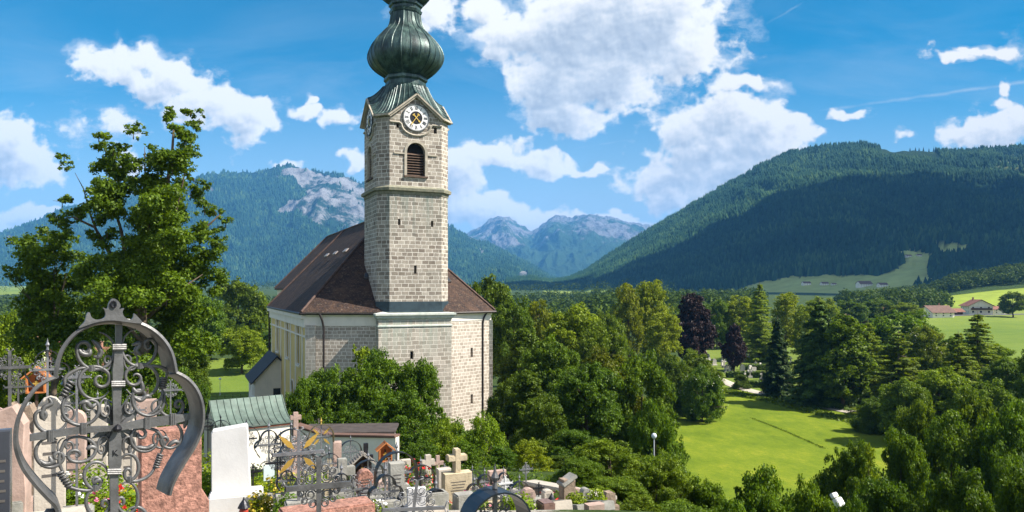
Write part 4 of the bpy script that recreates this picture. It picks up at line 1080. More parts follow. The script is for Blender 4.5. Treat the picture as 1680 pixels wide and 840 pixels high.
# roof
def roofs():
    ap = TC+e2*9.0+UP*9.05; re = TC+e2*47.4+UP*9.05; ov = .45; zE = -2.12
    E1 = zed(P1+Vector((-.45, -.35, 0)), zE); E2 = zed(P2b+Vector((.2, -.30, 0)), zE); E3 = zed(P3b-e1*.4+nr_*.35, zE); E4 = zed(P4+Vector((.45, -.35, 0)), zE)
    E5 = zed(P5+e1*.45, zE); E6 = zed(P6+e1*.45, zE); W1 = zed(P1+e2*NL-e1*.5, zE)
    t = TC-e1*8.4+e2*34; up_ = 9.05-(9.05-zE)*8.4/10.9
    A1 = zed(TC-e1*8.4+e2*33, up_); A2 = zed(TC-e1*8.4+e2*47.4, up_); B2 = zed(TC+e1*8.4+e2*47.4, up_); B1 = zed(TC+e1*8.4+e2*34, up_)
    R1 = TC+e2*33+UP*9.05
    mb = MB()
    def f(*p): mb.add(list(p), [tuple(range(len(p)))])
    f(E1, W1, R1, ap); f(R1, A1, A2, re); f(E1, ap, E2); f(E3, ap, E4); f(E2, ap, E3); f(E4, ap, E5); f(E5, ap, R1, E6); f(re, B2, B1, R1)
    f(A2, B2, re)
    off = [Vector(v) for v in mb.v]; nb = len(mb.v); low = [v-UP*.22 for v in off]; fs = [tuple(i+nb for i in q)[::-1] for q in mb.f]; mb.v += [tuple(v) for v in low]; mb.f += fs; mb.m += [0]*len(fs)
    for a, b in ((E1, W1), (E1, E2), (E3, E4), (E4, E5), (E5, E6), (A1, A2), (W1, R1), (A2, re)):
        mb.add([a, b, b-UP*.22, a-UP*.22], [(0, 1, 2, 3)])
    ro = mb.build('roof', TILE, church)
    rg = MB()
    for a, b in ((ap, re), (E1, ap), (E4, ap), (E5, ap), (W1, R1), (A2, re)):
        rg = MB()
        nseg = int((b-a).length/.45); 
        rg.tube([a.lerp(b, i/nseg)+UP*(.05+(.03 if i % 2 else 0)) for i in range(nseg+1)], .14, 5)
        rg.build('ridge_tile', M('ridge tile', (.085, .052, .040), .8, var=.4, scale=2, coords='World'), ro)
    for a, b in ((W1, E1), (E1, E2), (E3, E4), (E4, E5)): gt = MB(); gt.tube([a-UP*.10+(a-TC).normalized()*.12, b-UP*.10+(b-TC).normalized()*.12], .13, 6); gt.build('gutter', PIPE, ro)
    # roof hatches and snow-guard bars
    def on(a, b, c, u, v): return a+(b-a)*u+(c-a)*v
    def hatch(a, b, c, u, v, w=.8, l=.9, nm='roof_hatch'):
        p = on(a, b, c, u, v); n = (b-a).cross(c-a).normalized(); n = n if n.z > 0 else -n; x = n.cross(UP).normalized(); y = n.cross(x)
        h = MB(); h.bevbox(p+n*.10, (w, l, .20), .04, (x, y, n)); ho = h.build(nm, M('hatch metal', (.10, .085, .075), .5, metal=.3, var=.3, bump=0), ro); g = MB(); g.box(p+n*.215, (w*.75, l*.75, .02), (x, y, n)); g.build('pane', GLASSD, ho)
    hatch(E1, E2, ap, .50, .33); hatch(E3, E4, ap, .40, .30)
    n = (W1-E1).cross(ap-E1).normalized(); n = n if n.z > 0 else -n; upv = (R1-W1).normalized()
    for (u, v) in ((10.5, .60), (17, .60), (23, .60)):
        p = E1+e2*u+upv*9.6; g = MB(); g.box(p+n*.16, (1.9, .5, .12), (e2, upv, n)); g.build('roof_vent', M('vent metal', (.42, .36, .32), .5, metal=.2, bump=0), ro)
roofs()
# downpipes
dp = MB(); x = Vector((-18.9, 73.55, 0)); dp.tube([x+Vector((-.35, -.45, -2.2)), x+Vector((-.1, -.35, -2.9)), x+Vector((0, -.16, -3.6)), x+Vector((0, -.16, ZG+.3))], .11, 8); dp.build('downpipe', PIPE, church)
x = P4+Vector((-.85, -.95, 0)); dp = MB(); dp.tube([x+Vector((.45, .25, -2.25)), x+Vector((.1, .0, -2.9)), x+Vector((0, 0, -3.6)), x+Vector((0, 0, ZG+.3))], .11, 8); dp.build('downpipe', PIPE, church)
x = P0-e1*.3; dp = MB(); dp.tube([x+UP*-2.3, x+UP*ZG], .11, 8); dp.build('downpipe', PIPE, church)

# sacristy at the left of the nave: white walls and a dark lean roof
def gabled(name, c, L, Wd, zb, ze, zr, ax, wallm, roofm, label, cat, group=None, chim=True, wins=2, over=.45, balcony=False):
    """simple gabled house: c ground centre, ax ridge direction"""
    ax = Vector(ax).normalized(); sd = Vector((-ax.y, ax.x, 0)); t = thing(name, (c[0], c[1], zb), label, cat, group); c = Vector((c[0], c[1], 0))
    w = MB(); gw = []
    def cor(a, b, z): return c+ax*a*L/2+sd*b*Wd/2+UP*z
    zb2 = zb-3
    for a in (-1, 1):
        o = cor(a, -a, 0); dx = sd*a; hs = []
        for k in range(wins):
            cxw = Wd*(k+.5)/wins
            for zz in ((ze-zb)*.20, (ze-zb)*.62): hs.append(slot(cxw, zb+zz, .9, 1.1*min(1, (ze-zb)/5)))
        w.panel([(0, zb2), (Wd, zb2), (Wd, ze), (Wd/2, zr-.15), (0, ze)], hs, o, dx, UP, -ax*a*.2)
        gw += [[o+dx*x+UP*z-ax*a*.18 for x, z in h] for h in hs]
    for b in (-1, 1):
        o = cor(b, b, 0); dx = -ax*b; hs = []; nw_ = max(2, int(L/3.2))
        for k in range(nw_):
            for zz in ((ze-zb)*.20, (ze-zb)*.62): hs.append(slot(L*(k+.5)/nw_, zb+zz, .9, 1.1*min(1, (ze-zb)/5)))
        w.panel([(0, zb2), (L, zb2), (L, ze), (0, ze)], hs, o, dx, UP, -sd*b*.2)
        gw += [[o+dx*x+UP*z-sd*b*.18 for x, z in h] for h in hs]
    wo = w.build('wall', wallm, t, fix=False)
    for q in gw: g = MB(); g.add(q, [(0, 1, 2, 3)]); g.build('window', GLASSD, wo, fix=False)
    r = MB()
    for b in (-1, 1):
        a0 = c+ax*(L/2+over)+UP*zr; a1 = c-ax*(L/2+over)+UP*zr; k = (zr-ze)/(Wd/2); e = Wd/2+over
        b0 = a0+sd*b*e-UP*(k*e); b1 = a1+sd*b*e-UP*(k*e); r.add([a0, a1, b1, b0, a0+UP*.18, a1+UP*.18, b1+UP*.18, b0+UP*.18], [(0, 1, 2, 3), (4, 5, 6, 7), (0, 3, 7, 4), (1, 2, 6, 5), (3, 2, 6, 7)])
    ro = r.build('roof', roofm, t)
    if chim:
        h = MB(); p = c+ax*L*.18+sd*Wd*.08; h.bevbox(p+UP*(zr+.35), (.6, .6, 1.5), .03); h.box(p+UP*(zr+1.15), (.8, .8, .12)); h.build('chimney', M('chimney brick', (.30, .16, .11), .9, scale=5), ro)
    if balcony:
        h = MB(); p = c+ax*(-L/2-.5)+UP*(zb+(ze-zb)*.52); h.box(p+UP*0, (1.0, Wd*.9, .12), (ax, sd, UP)); h.box(p-ax*.45+UP*.5, (.08, Wd*.9, .9), (ax, sd, UP)); h.build('balcony', WOODB, t)
    return t
SLATE = M('dark slate', (.028, .030, .036), .7, var=.3, scale=2, bump=.3, coords='World')
Q0 = PG(448, 97)
gabled('sacristy', (Q0.x, Q0.y, 0), 9, 5.4, -17, -11.2, -8.3, e2, PLAST, SLATE, 'low white annex with dark slate roof beside the yellow church wall', 'annex', chim=False, wins=1)
# ================================================================== TREES
def tint(o, c):
    o.color = (*c, 1)
    for ch in o.children: ch.color = (*c, 1)
def make_tree(name, label, cat, group, loc, crown_me, trunk_me, sc=(1, 1, 1), rz=0., col=(1, 1, 1)):
    t = thing(name, loc, label, cat, group, rz); t.scale = sc
    o = link_mesh('crown', crown_me, t); o.color = (*col, 1)
    if trunk_me is not None: link_mesh('trunk', trunk_me, t)
    return t
LIB = {}
def lib(key, fn):
    if key not in LIB: LIB[key] = fn()
    return LIB[key]
def mesh_of(mb, name, mat):
    o = mb.build(name, mat, smooth=True, uv=False); me = o.data; bpy.data.objects.remove(o); return me
def broad(seed, n, w, h, z0, shape, size, dens, mat, r=(1.2, 2.1), nl=9, tr=.32):
    rg = np.random.RandomState(seed); pf = round_puffs(rg, n, w, h, z0, shape, r)
    return crown_mesh('crown', pf, size, dens, mat, rg), mesh_of(trunk_mb(pf, (0, 0, -.6), (0, 0, z0+h*.75), tr, rg, nl), 'trunk', BARK), h+z0+1, w+1.0
def conif(seed, h, r, mat, **k):
    rg = np.random.RandomState(seed); me = conifer_mesh('crown', h, r, rg, mat, **k)
    mb = MB(); mb.tube([(0, 0, -.6), (0, 0, h*.5), (0, 0, h)], [h*.016, h*.009, .02], 7)
    for i in range(46):
        f = rg.uniform(.06, .9); a = rg.uniform(0, 6.28); L = r*(1-f)*.8; mb.tube([(0, 0, f*h), (math.cos(a)*L, math.sin(a)*L, f*h-.3*L)], [.05, .015], 3)
    return me, mesh_of(mb, 'trunk', BARK), h, r
VAR = {
 'round1': lambda: broad(1, 62, 4.6, 9.5, 3.0, 'round', .15, 24, LEAF), 'round2': lambda: broad(2, 66, 4.9, 9.8, 2.4, 'round', .15, 24, LEAF, (1.1, 1.9)),
 'round3': lambda: broad(3, 60, 4.4, 10.2, 2.6, 'round', .15, 24, LEAF_Y, (1.2, 2)), 'tall1': lambda: broad(4, 66, 3.4, 12.5, 2.2, 'tall', .17, 26, LEAF, (1, 1.7)),
 'tall2': lambda: broad(5, 62, 3.3, 12.5, 2.4, 'tall', .18, 24, LEAF_Y, (.9, 1.5)), 'birch': lambda: broad(6, 64, 3.4, 12, 2.6, 'round', .15, 15, LEAF_Y, (.9, 1.7), 14, .26),
 'beech': lambda: broad(7, 60, 4.4, 10, 1.8, 'tall', .20, 22, LEAF_P, (1.3, 2.1), 9, .4), 'shrub1': lambda: broad(8, 46, 2.6, 3.9, .3, 'shrub', .085, 60, LEAF, (.7, 1.2), 8, .08),
 'shrub2': lambda: broad(9, 46, 2.5, 3.9, .3, 'shrub', .085, 55, LEAF_Y, (.65, 1.15), 8, .08), 'shrub3': lambda: broad(10, 50, 2.7, 4.2, .4, 'shrub', .095, 50, LEAF, (.65, 1.2), 12, .09),
 'young': lambda: broad(12, 34, 1.7, 6.2, .8, 'tall', .10, 40, LEAF_Y, (.6, 1.05), 10, .09), 'bush': lambda: broad(13, 70, 4.6, 6.4, .5, 'shrub', .115, 40, LEAF, (1, 1.8), 10, .2),
 'bush2': lambda: broad(14, 70, 4.6, 6.6, .6, 'round', .115, 40, LEAF, (1, 1.7), 12, .2),
 'spruce1': lambda: conif(20, 16, 4.4, LEAF_N, size=.16, dens=4.2, droop=.5, gap=.9, p=.66, levels=44), 'spruce2': lambda: conif(21, 16, 3.8, LEAF_N, size=.16, dens=4, droop=.55, gap=.8, p=.75, levels=42),
 'larch': lambda: conif(22, 15, 4.0, LEAF_Y, size=.13, dens=3, droop=.2, gap=.6, levels=34, p=.72), 'pine': lambda: conif(23, 15, 4.3, LEAF, size=.16, dens=3, droop=.1, gap=.6, p=.62, levels=26)}
CATN = {'beech': 'copper_beech_tree', 'birch': 'birch_tree', 'larch': 'larch_tree', 'pine': 'pine_tree', 'spruce1': 'spruce_tree', 'spruce2': 'spruce_tree'}
def place(var, px, D, top, wpx, label, col=(1, 1, 1), group=None, rz=None, seed=[0]):
    cm_, tm_, h0, w0 = lib(var, VAR[var]); seed[0] += 1
    b = PG(px, D, -.1); h = (H-top)/F*D-b.z; w = wpx/F*D/2*1.04
    nm = CATN.get(var, 'shrub' if (var[:5] in ('shrub', 'bush', 'bush2')) else 'broadleaf_tree')
    return make_tree(nm, label, 'shrub' if nm == 'shrub' else 'tree', group, b, cm_, tm_, (w/w0, w/w0, h/h0), (seed[0]*2.4) % 6.28 if rz is None else rz, col)
GB = 'trees between the church and the meadow'; GR = 'trees along the path behind the meadow'; GF = 'bushy trees on the slope below the churchyard'; GC = 'bushes in front of the church'; GL = 'trees left of the church'
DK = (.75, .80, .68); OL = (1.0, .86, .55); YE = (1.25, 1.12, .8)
TREES = [
 # var, px, D, top py, width px, label, tint, group
 ('round1', 792, 112, 440, 112, 'tall round dark green tree right behind the corner of the church roof', (.85, .9, .9), GB),
 ('round2', 842, 102, 470, 92, 'mid green round tree second to the right of the church roof', (.8, .9, .8), GB),
 ('birch', 884, 128, 474, 60, 'small yellowish tree top peeping out between the church trees and the lime green tree', OL, GB),
 ('round3', 938, 108, 484, 120, 'broad lime green tree with a rounded sunlit crown in the middle of the picture', (1, 1, .9), GB),
 ('round2', 985, 98, 512, 100, 'mid green tree just right of the broad lime green tree', (1, 1, .9), GB),
 ('tall1', 856, 84, 520, 96, 'shaded narrow tree standing beside the right wall of the church', DK, GB),
 ('round1', 905, 74, 540, 118, 'dark tree with visible thin trunks below the lime green tree', (.8, .9, .7), GB),
 ('round2', 1000, 68, 552, 125, 'large dark tree with brownish leaves on its crown at the meadow edge', (1.0, .80, .62), GB),
 ('round1', 960, 60, 585, 130, 'large deep green tree nearest the churchyard wall', (.7, .85, .7), GB),
 ('round2', 1052, 66, 556, 125, 'large green tree whose branches hang over the left edge of the meadow', (.92, 1, .85), GB),
 ('bush2', 1075, 54, 640, 110, 'green bushy tree low at the left edge of the meadow', (.85, 1, .8), GB),
 ('bush', 890, 56, 640, 120, 'dark shaded bush under the big trees beside the church', DK, GB),
 ('birch', 1030, 168, 446, 62, 'tall feathery birch, left one of the pair above the far graveyard', OL, GR),
 ('birch', 1068, 172, 440, 74, 'tall feathery birch, right one of the pair above the far graveyard', YE, GR),
 ('birch', 1090, 160, 500, 72, 'low yellow green tree at the foot of the two birches', YE, GR),
 ('round2', 1000, 140, 496, 70, 'green tree behind the broad lime green tree and left of the birches', (1, 1, .8), GR),
 ('beech', 1137, 182, 470, 82, 'dark purple copper beech above the far graveyard', (1, 1, 1), GR),
 ('beech', 1204, 176, 524, 40, 'small dark purple tree among the far graves', (1.1, 1, 1), GR),
 ('round1', 1176, 225, 486, 50, 'green tree behind and right of the copper beech', (.9, 1, .9), GR),
 ('birch', 1214, 225, 474, 62, 'pale yellow tree right of the copper beech', YE, GR),
 ('larch', 1246, 195, 462, 74, 'slender fresh green larch with pointed top behind the far graves', (1.1, 1.1, .9), GR),
 ('birch', 1290, 200, 466, 62, 'pale green tree between the pointed larch and the dark spruces', YE, GR),
 ('birch', 1322, 190, 488, 50, 'pale green tree peeping over the left shoulder of the dark spruces', (1, 1, .8), GR),
 ('spruce2', 1276, 140, 520, 70, 'dark spruce standing beside the gravel path', (.9, .9, .9), GR),
 ('spruce1', 1344, 130, 490, 120, 'tallest dense spruce behind the meadow', (1.9, 1.7, 1.1), GR),
 ('tall1', 1384, 126, 496, 110, 'dense tall green broadleaf tree at the right of the tallest spruce', (1, 1.05, .85), GR),
 ('larch', 1424, 132, 526, 110, 'fresh green larch right of the dark spruces', (1, 1, .9), GR),
 ('round2', 1480, 158, 498, 140, 'round dark broadleaf tree in front of the farmhouses', (.95, 1.1, .85), GR),
 ('round3', 1522, 140, 522, 72, 'round tree with pale blossom clusters right of the dark round tree', (.95, .9, .9), GR),
 ('pine', 1474, 116, 543, 130, 'olive green pine with a visible straight trunk behind the meadow', (1.15, 1.05, .7), GR),
 ('larch', 1604, 122, 510, 130, 'tall olive larch in front of the bright pasture', (1, 1, .7), GR),
 ('larch', 1572, 118, 542, 100, 'shorter olive larch leaning on the tall olive larch', (.95, .95, .7), GR),
 ('round1', 1652, 108, 580, 84, 'dark green tree at the right edge below the pasture', (.8, .9, .8), GR),
 ('round2', 1698, 96, 560, 70, 'dark tree cut by the right edge of the picture', (.7, .8, .8), GR),
 ('round3', 1540, 100, 590, 110, 'mid green tree in front of the two olive larches', (1, 1.05, .85), GR),
 ('round2', 1620, 88, 612, 110, 'dense green tree on the right slope under the tall olive larch', (1, 1.05, .85), GR),
 ('round1', 1480, 96, 612, 90, 'shaded green tree right of the meadow corner', (1, 1.05, .85), GR),
 ('bush', 1430, 104, 648, 70, 'low shaded bush at the far right corner of the meadow', (.8, .9, .7), GR),
 ('bush2', 1142, 122, 566, 100, 'light green bushy tree at the far left corner of the meadow', (1, 1, .7), GR),
 ('bush2', 1152, 112, 590, 84, 'elder bush with white blossom beside the start of the path', (.8, .95, .8), GR),
 ('bush', 1100, 118, 575, 80, 'dark green bush between the big trees and the elder bush', DK, GR),
 ('bush', 1216, 150, 612, 36, 'small round bush beside the gravel path', DK, GR),
 ('bush2', 832, 72, 612, 80, 'shaded bush filling the corner right of the church wall foot', DK, GB),
 ('tall1', 868, 64, 590, 90, 'dark narrow tree between the church corner and the big green trees', DK, GB),
 # slope below the churchyard
 ('bush2', 1000, 38, 712, 150, 'fresh green bushy tree right of the gravestones on the slope', (1.1, 1.1, .8), GF),
 ('bush', 1085, 36, 735, 150, 'bushy tree with lime leaf tips left of the meadow bottom', (1.05, 1.1, .8), GF),
 ('bush', 1155, 31, 772, 130, 'low bush at the bottom edge below the meadow corner', (.9, 1, .8), GF),
 ('bush2', 1250, 33, 740, 160, 'bush with an upright tip in front of the lower meadow', (.85, 1, .8), GF),
 ('bush', 1330, 30, 772, 140, 'lower bush right of the one with the upright tip', (.9, 1, .8), GF),
 ('young', 1425, 40, 672, 70, 'slender young tree with airy leaves at the right side of the meadow', (1, 1, .8), GF),
 ('bush2', 1392, 46, 706, 120, 'mid green bush at the lower right edge of the meadow', (.8, .9, .7), GF),
 ('bush', 1478, 48, 690, 120, 'mid green bush right of the slender young tree', (.9, 1, .75), GF),
 ('bush2', 1560, 52, 655, 150, 'wide green tree in the middle of the right slope', (.9, 1, .8), GF),
 ('bush2', 1650, 50, 640, 150, 'wide green tree high at the right edge of the slope', (.8, .95, .8), GF),
 ('bush', 1450, 36, 770, 160, 'dark bush at the bottom edge left of the white floodlight', (.7, .85, .7), GF),
 ('bush2', 1570, 34, 745, 170, 'dark bushy tree at the bottom edge right of the white floodlight', (.7, .8, .6), GF),
 ('bush', 1670, 30, 748, 170, 'dark bushy tree in the bottom right corner', (.65, .75, .6), GF),
 ('shrub1', 1010, 28, 800, 80, 'small bush just right of the last gravestones', (.8, 1, .8), GF),
 ('bush2', 1078, 31, 742, 150, 'bush directly in front of the globe lamp post', (1, 1, .8), GF),
 ('bush', 1010, 25, 782, 150, 'bush filling the slope right behind the last gravestones', (.95, 1, .8), GF),
 ('bush2', 1120, 24, 812, 170, 'lowest bush at the bottom edge left of the picture middle right', (.9, 1, .8), GF),
 ('bush', 948, 31, 748, 110, 'leafy bush behind the pillar stone at the churchyard end', (.9, 1, .75), GF),
 ('bush2', 1215, 27, 806, 130, 'bush at the bottom edge under the meadow', (.85, 1, .8), GF),
 ('bush', 1395, 27, 800, 110, 'bush around the foot of the white floodlight', (.7, .85, .7), GF),
 ('bush2', 1600, 60, 620, 130, 'wide tree higher up in the middle of the right slope', (1, 1, .8), GF),
 ('bush', 1510, 62, 640, 110, 'rounded tree left of the wide tree on the right slope', (1, 1, .8), GF),
 ('shrub3', 1046, 21, 802, 110, 'low leafy bush on the steep slope below the end of the churchyard', (1, 1, .8), GF),
 ('shrub1', 1120, 21, 818, 110, 'low bush at the bottom edge, third from the last gravestone', (.9, 1, .8), GF),
 ('shrub2', 985, 24, 790, 70, 'small light bush touching the brown mottled stone', (1, 1.05, .8), GF),
 ('round3', 1345, 260, 480, 60, 'sunlit tree behind the left shoulder of the tallest spruce', (1, 1, .8), GR),
 ('round2', 1395, 290, 488, 60, 'round tree in the hedge behind the dark timber barn', (.8, .9, .8), GR),
 ('round1', 1440, 300, 486, 64, 'round tree in the hedge left of the farmhouses', (.8, .9, .8), GR),
 ('round3', 1488, 290, 492, 60, 'hedge tree just left of the long farmhouse', (.9, .9, .8), GR),
 ('round2', 1662, 350, 474, 46, 'round tree right of the white alpine house', (.9, .9, .7), GR),
 ('round1', 1566, 150, 548, 80, 'tree between the blossoming tree and the tall olive larch', (.9, 1, .75), GR),
 ('round3', 1640, 140, 556, 70, 'pale green tree right of the tall olive larch', (.9, 1, .75), GR),
 # in front of the church
 ('bush', 532, 56, 592, 150, 'dense dark bush at the left end of the church bushes', (.78, .92, .75), GC),
 ('bush2', 612, 57, 560, 165, 'tallest dense bush in front of the tower base', (.78, .92, .75), GC),
 ('bush', 688, 58, 578, 150, 'dense round bush under the right corner of the tower base', (.78, .92, .75), GC),
 ('bush2', 650, 51, 630, 150, 'lower dense bush in the middle of the church bushes', (.7, .85, .7), GC),
 ('young', 592, 60, 520, 84, 'slender fresh green young tree rising above the dark bushes against the church wall', (1.1, 1.1, .9), GC),
 ('bush', 492, 53, 622, 72, 'small dark bush beside the copper roofed chapel', (.75, .9, .7), GC),
 ('shrub2', 732, 46, 668, 100, 'light green shrub below the right end of the church bushes', (1, 1.05, .9), GC),
 ('shrub2', 795, 44, 655, 100, 'bright green shrub in front of the downpipe corner of the church', (1, 1.1, .9), GC),
 ('shrub3', 762, 40, 712, 80, 'dark shrub behind the tall weathered gravestone', (.8, .95, .7), GC),
 ('shrub2', 872, 38, 708, 92, 'yellow green shrub above the churchyard end wall', (1.15, 1.05, .7), GC),
 ('shrub3', 828, 40, 726, 80, 'mid green shrub between the bright green and yellow green shrubs', (.8, 1, .8), GC),
 ('shrub1', 690, 42, 712, 80, 'shaded shrub behind the cream stone cross', (.7, .85, .7), GC),
 ('shrub1', 925, 42, 742, 80, 'dark shrub at the foot of the big trees behind the last graves', DK, GC),
 # left
 ('bush2', 300, 56, 590, 110, 'dense low tree behind the right lobe of the big iron cross', (.75, .9, .7), GL),
 ('bush', 240, 50, 610, 110, 'dense bush at the foot of the tall spiky tree', (.8, .9, .7), GL),
 ('bush2', 150, 54, 592, 130, 'low dense tree behind the crossing of the big iron cross', (.9, 1, .7), GL),
 ('bush', 70, 48, 612, 110, 'low bush behind the thin iron cross at the left', (.8, .9, .7), GL),
 ('bush2', 25, 70, 560, 100, 'dark low tree behind the bright green tree at the left edge', (.7, .85, .7), GL),
 ('bush', 460, 47, 668, 60, 'small dark bush directly behind the chapel roof end', (.75, .9, .7), GC),
 ('bush2', 560, 50, 655, 120, 'low dark bush above the shed roof', (.7, .85, .7), GC),
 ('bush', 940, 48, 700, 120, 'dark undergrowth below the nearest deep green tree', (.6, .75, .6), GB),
 ('round3', 8, 50, 488, 120, 'bright green tree cut by the left edge of the picture', (.95, 1, .85), GL),
 ('round1', 328, 150, 470, 90, 'mid green tree behind the tall foreground tree', (.85, 1, .8), GL),
 ('round2', 392, 178, 442, 110, 'tall round tree left of the church roof with a brownish side', (.9, .9, .65), GL),
 ('tall1', 432, 190, 478, 60, 'narrow green tree directly beside the church roof edge', (.9, 1, .75), GL),
 ('round2', 345, 160, 505, 90, 'dark shaded tree at the edge of the lawn', DK, GL),
 ('round3', 397, 142, 528, 80, 'small bright tree standing on the lawn with its shadow', (1, 1, .9), GL),
 ('round1', 300, 72, 548, 105, 'dark tree behind the right lobe of the big iron cross', DK, GL),
 ('round1', 215, 66, 540, 120, 'dark tree low behind the big iron cross', (.7, .8, .6), GL),
 ('round2', 132, 74, 545, 90, 'mid green tree low behind the left lobe of the big iron cross', (.8, .9, .7), GL)]
for a in TREES:
    place(*a)

# the tall foreground tree at the left, crown traced as it stands
def big_tree():
    D = 42.0; k = D/F; rg = np.random.RandomState(5)
    pf = [(290,188,10),(300,178,7),(286,200,12),(312,186,9),(300,214,14),(318,206,7),(292,238,20),(312,236,12),(278,268,24),(302,276,24),(316,262,10),(300,306,22),
      (232,212,6),(234,226,9),(236,248,15),(242,276,20),(246,300,24),(172,228,9),(166,244,14),(172,268,20),(176,296,22),(184,322,24),(196,250,10),(210,246,7),(196,280,12),
      (121,262,5),(126,278,8),(134,300,11),(140,322,13),(150,344,14),(128,336,10),(214,330,30),(256,334,32),(226,362,32),(292,344,28),(266,380,36),(304,388,30),(238,404,36),(330,376,22),(352,360,12),(362,348,9),(344,396,18),
      (320,338,14),(326,302,6),(334,298,5),(178,384,22),(204,424,32),(258,432,38),(310,430,30),(162,356,14),(112,352,10),(98,362,10),(124,366,12),(188,456,30),(238,470,38),(292,478,34),(330,466,18),(206,508,34),(262,522,36),(312,520,28),(176,540,34),(236,566,36),(300,568,30),(150,500,22),(200,600,34),(260,606,36),(320,560,24),(150,575,26),(250,340,28),(244,372,30),(280,350,26),(222,300,14),(256,310,20),(200,350,22),(194,420,28),(230,440,34),(270,450,34),(310,400,24),(214,470,30),(262,500,34)]
    P_ = []
    for x, y, r in pf:
        y2 = D+rg.uniform(-1, 1)*(1.0+r*.055); P_.append(((x-CX)*k, y2, (H-y)*k, r*k*1.0+.19))
    b = PG(235, D, -.2); P_ = [(x-b.x, y-b.y, z-b.z, r) for x, y, z, r in P_]
    cm_ = crown_mesh('crown', P_, .095, 95, LEAF, rg)
    mb = MB(); q = lambda x, y, dy=0: Vector(((x-CX)*k-b.x, dy, (H-y)*k-b.z))
    for path, r0 in (([(235, 760), (234, 640), (232, 560), (236, 480), (250, 400), (268, 330), (284, 260), (290, 215)], .34), ([(233, 520), (215, 450), (196, 380), (180, 310), (172, 265)], .15), ([(232, 500), (190, 440), (168, 400), (150, 372), (120, 356), (100, 362)], .16),
                     ([(240, 440), (242, 360), (238, 290), (236, 240)], .11), ([(165, 398), (152, 350), (138, 310), (130, 285)], .07), ([(246, 430), (290, 400), (330, 375), (365, 345)], .16), ([(255, 390), (290, 350), (305, 290), (308, 230)], .09), ([(240, 520), (290, 480), (330, 450)], .13), ([(232, 560), (200, 520), (160, 500)], .12)):
        pts = [q(x, y, rg.uniform(-.5, .5)) for x, y in path]; n = len(pts); mb.tube(pts, [r0*(1-.85*i/(n-1)) for i in range(n)], 7)
    for x, y, z, r in P_:
        for s in range(1):
            e = Vector((x, y, z))+Vector(rg.normal(0, 1, 3))*r*.35; mb.tube([Vector((x, y, z-r*.6)), Vector((x, y, z)), e], [.035, .022, .008], 4)
    make_tree('broadleaf_tree', 'tall spiky foreground tree rising above the left mountain behind the big iron cross', 'tree', GL, b, cm_, mesh_of(mb, 'trunk', BARK), col=(.84, .93, .78))
    # its lower companion on the left
    pf = [(58,398,17),(80,386,16),(100,396,18),(122,386,12),(52,424,18),(84,424,24),(116,424,18),(44,450,14),(74,458,26),(108,460,26),(54,488,24),(94,494,28),(124,494,20),(62,522,26),(104,530,28),(78,556,28),(120,560,24)]
    D = 45.0; k = D/F; b = PG(88, D, -.2); P_ = [((x-CX)*k-b.x, rg.uniform(-1.6, 1.6), (H-y)*k-b.z, r*k*1.4) for x, y, r in pf]
    make_tree('broadleaf_tree', 'dark tree with a flat rounded top left of the tall spiky tree', 'tree', GL, b, crown_mesh('crown', P_, .105, 60, LEAF, rg), mesh_of(trunk_mb(P_, (0, 0, -.5), (0, 0, 9), .3, rg, 12), 'trunk', BARK), col=(.8, .9, .75))
big_tree()

# white elder blossom: a part of the elder bush and of the blossoming tree
def blossom(tree, n, size, seed, zone):
    rg = np.random.RandomState(seed); me0 = [c for c in tree.children if c.name.startswith('crown')][0].data
    co = np.empty(len(me0.vertices)*3); me0.vertices.foreach_get('co', co); co = co.reshape(-1, 4, 3)[:, 0]
    rmax = np.abs(co).max(0); d = co/rmax; wgt = (np.hypot(d[:, 0], d[:, 1])+d[:, 2]*.6 > zone); c = co[wgt]; c = c[rg.permutation(len(c))[:n]]
    C = np.repeat(c, 7, 0)*1.02+rg.normal(0, .16, (len(c)*7, 3)); N = np.tile(np.array([[0, 0, 1.]]), (len(C), 1))
    V, Q = leaves(C, N, size, rg); link_mesh('blossom', np_mesh('blossom', V, Q, M('white blossom', (.62, .60, .46), .8, var=.1, bump=0)), tree)
for o in list(COL.objects):
    if o.get('label', '').startswith('elder bush with'): blossom(o, 70, .09, 1, 1.0)
    if o.get('label', '').startswith('round tree with pale'): blossom(o, 80, .10, 2, 1.05)

# taller unmown grass with a darker edge in the meadow, and the hedge bank beneath the path
def grass_patch(name, pts, n, h, mat, label):
    rg = np.random.RandomState(3); pts = np.array(pts); seg = rg.randint(0, len(pts)-1, n); f = rg.rand(n, 1)
    c = pts[seg]*(1-f)+pts[seg+1]*f+rg.normal(0, 1, (n, 2))*h*1.3; z = ground(c[:, 0], c[:, 1])
    C = np.column_stack([c, z+h*.4]); a = rg.uniform(0, 6.28, n); N = np.column_stack([np.cos(a), np.sin(a), .2+0*a]); V, Q = leaves(C, N, h*.6, rg, .5)
    tag(link_mesh(name, np_mesh(name, V, Q, mat)), label, 'grass', kind='stuff')
grass_patch('grass', [rel(1232, 116), rel(1290, 104), rel(1352, 93)], 1000, .13, LEAF, 'long unmown grass edging a strip of the meadow')
grass_patch('bank_growth', [rel(1170, 150), rel(1215, 142), rel(1270, 133), rel(1330, 123), rel(1400, 113), rel(1440, 104)], 3800, .55, LEAF, 'dark rough growth on the bank between meadow and path')

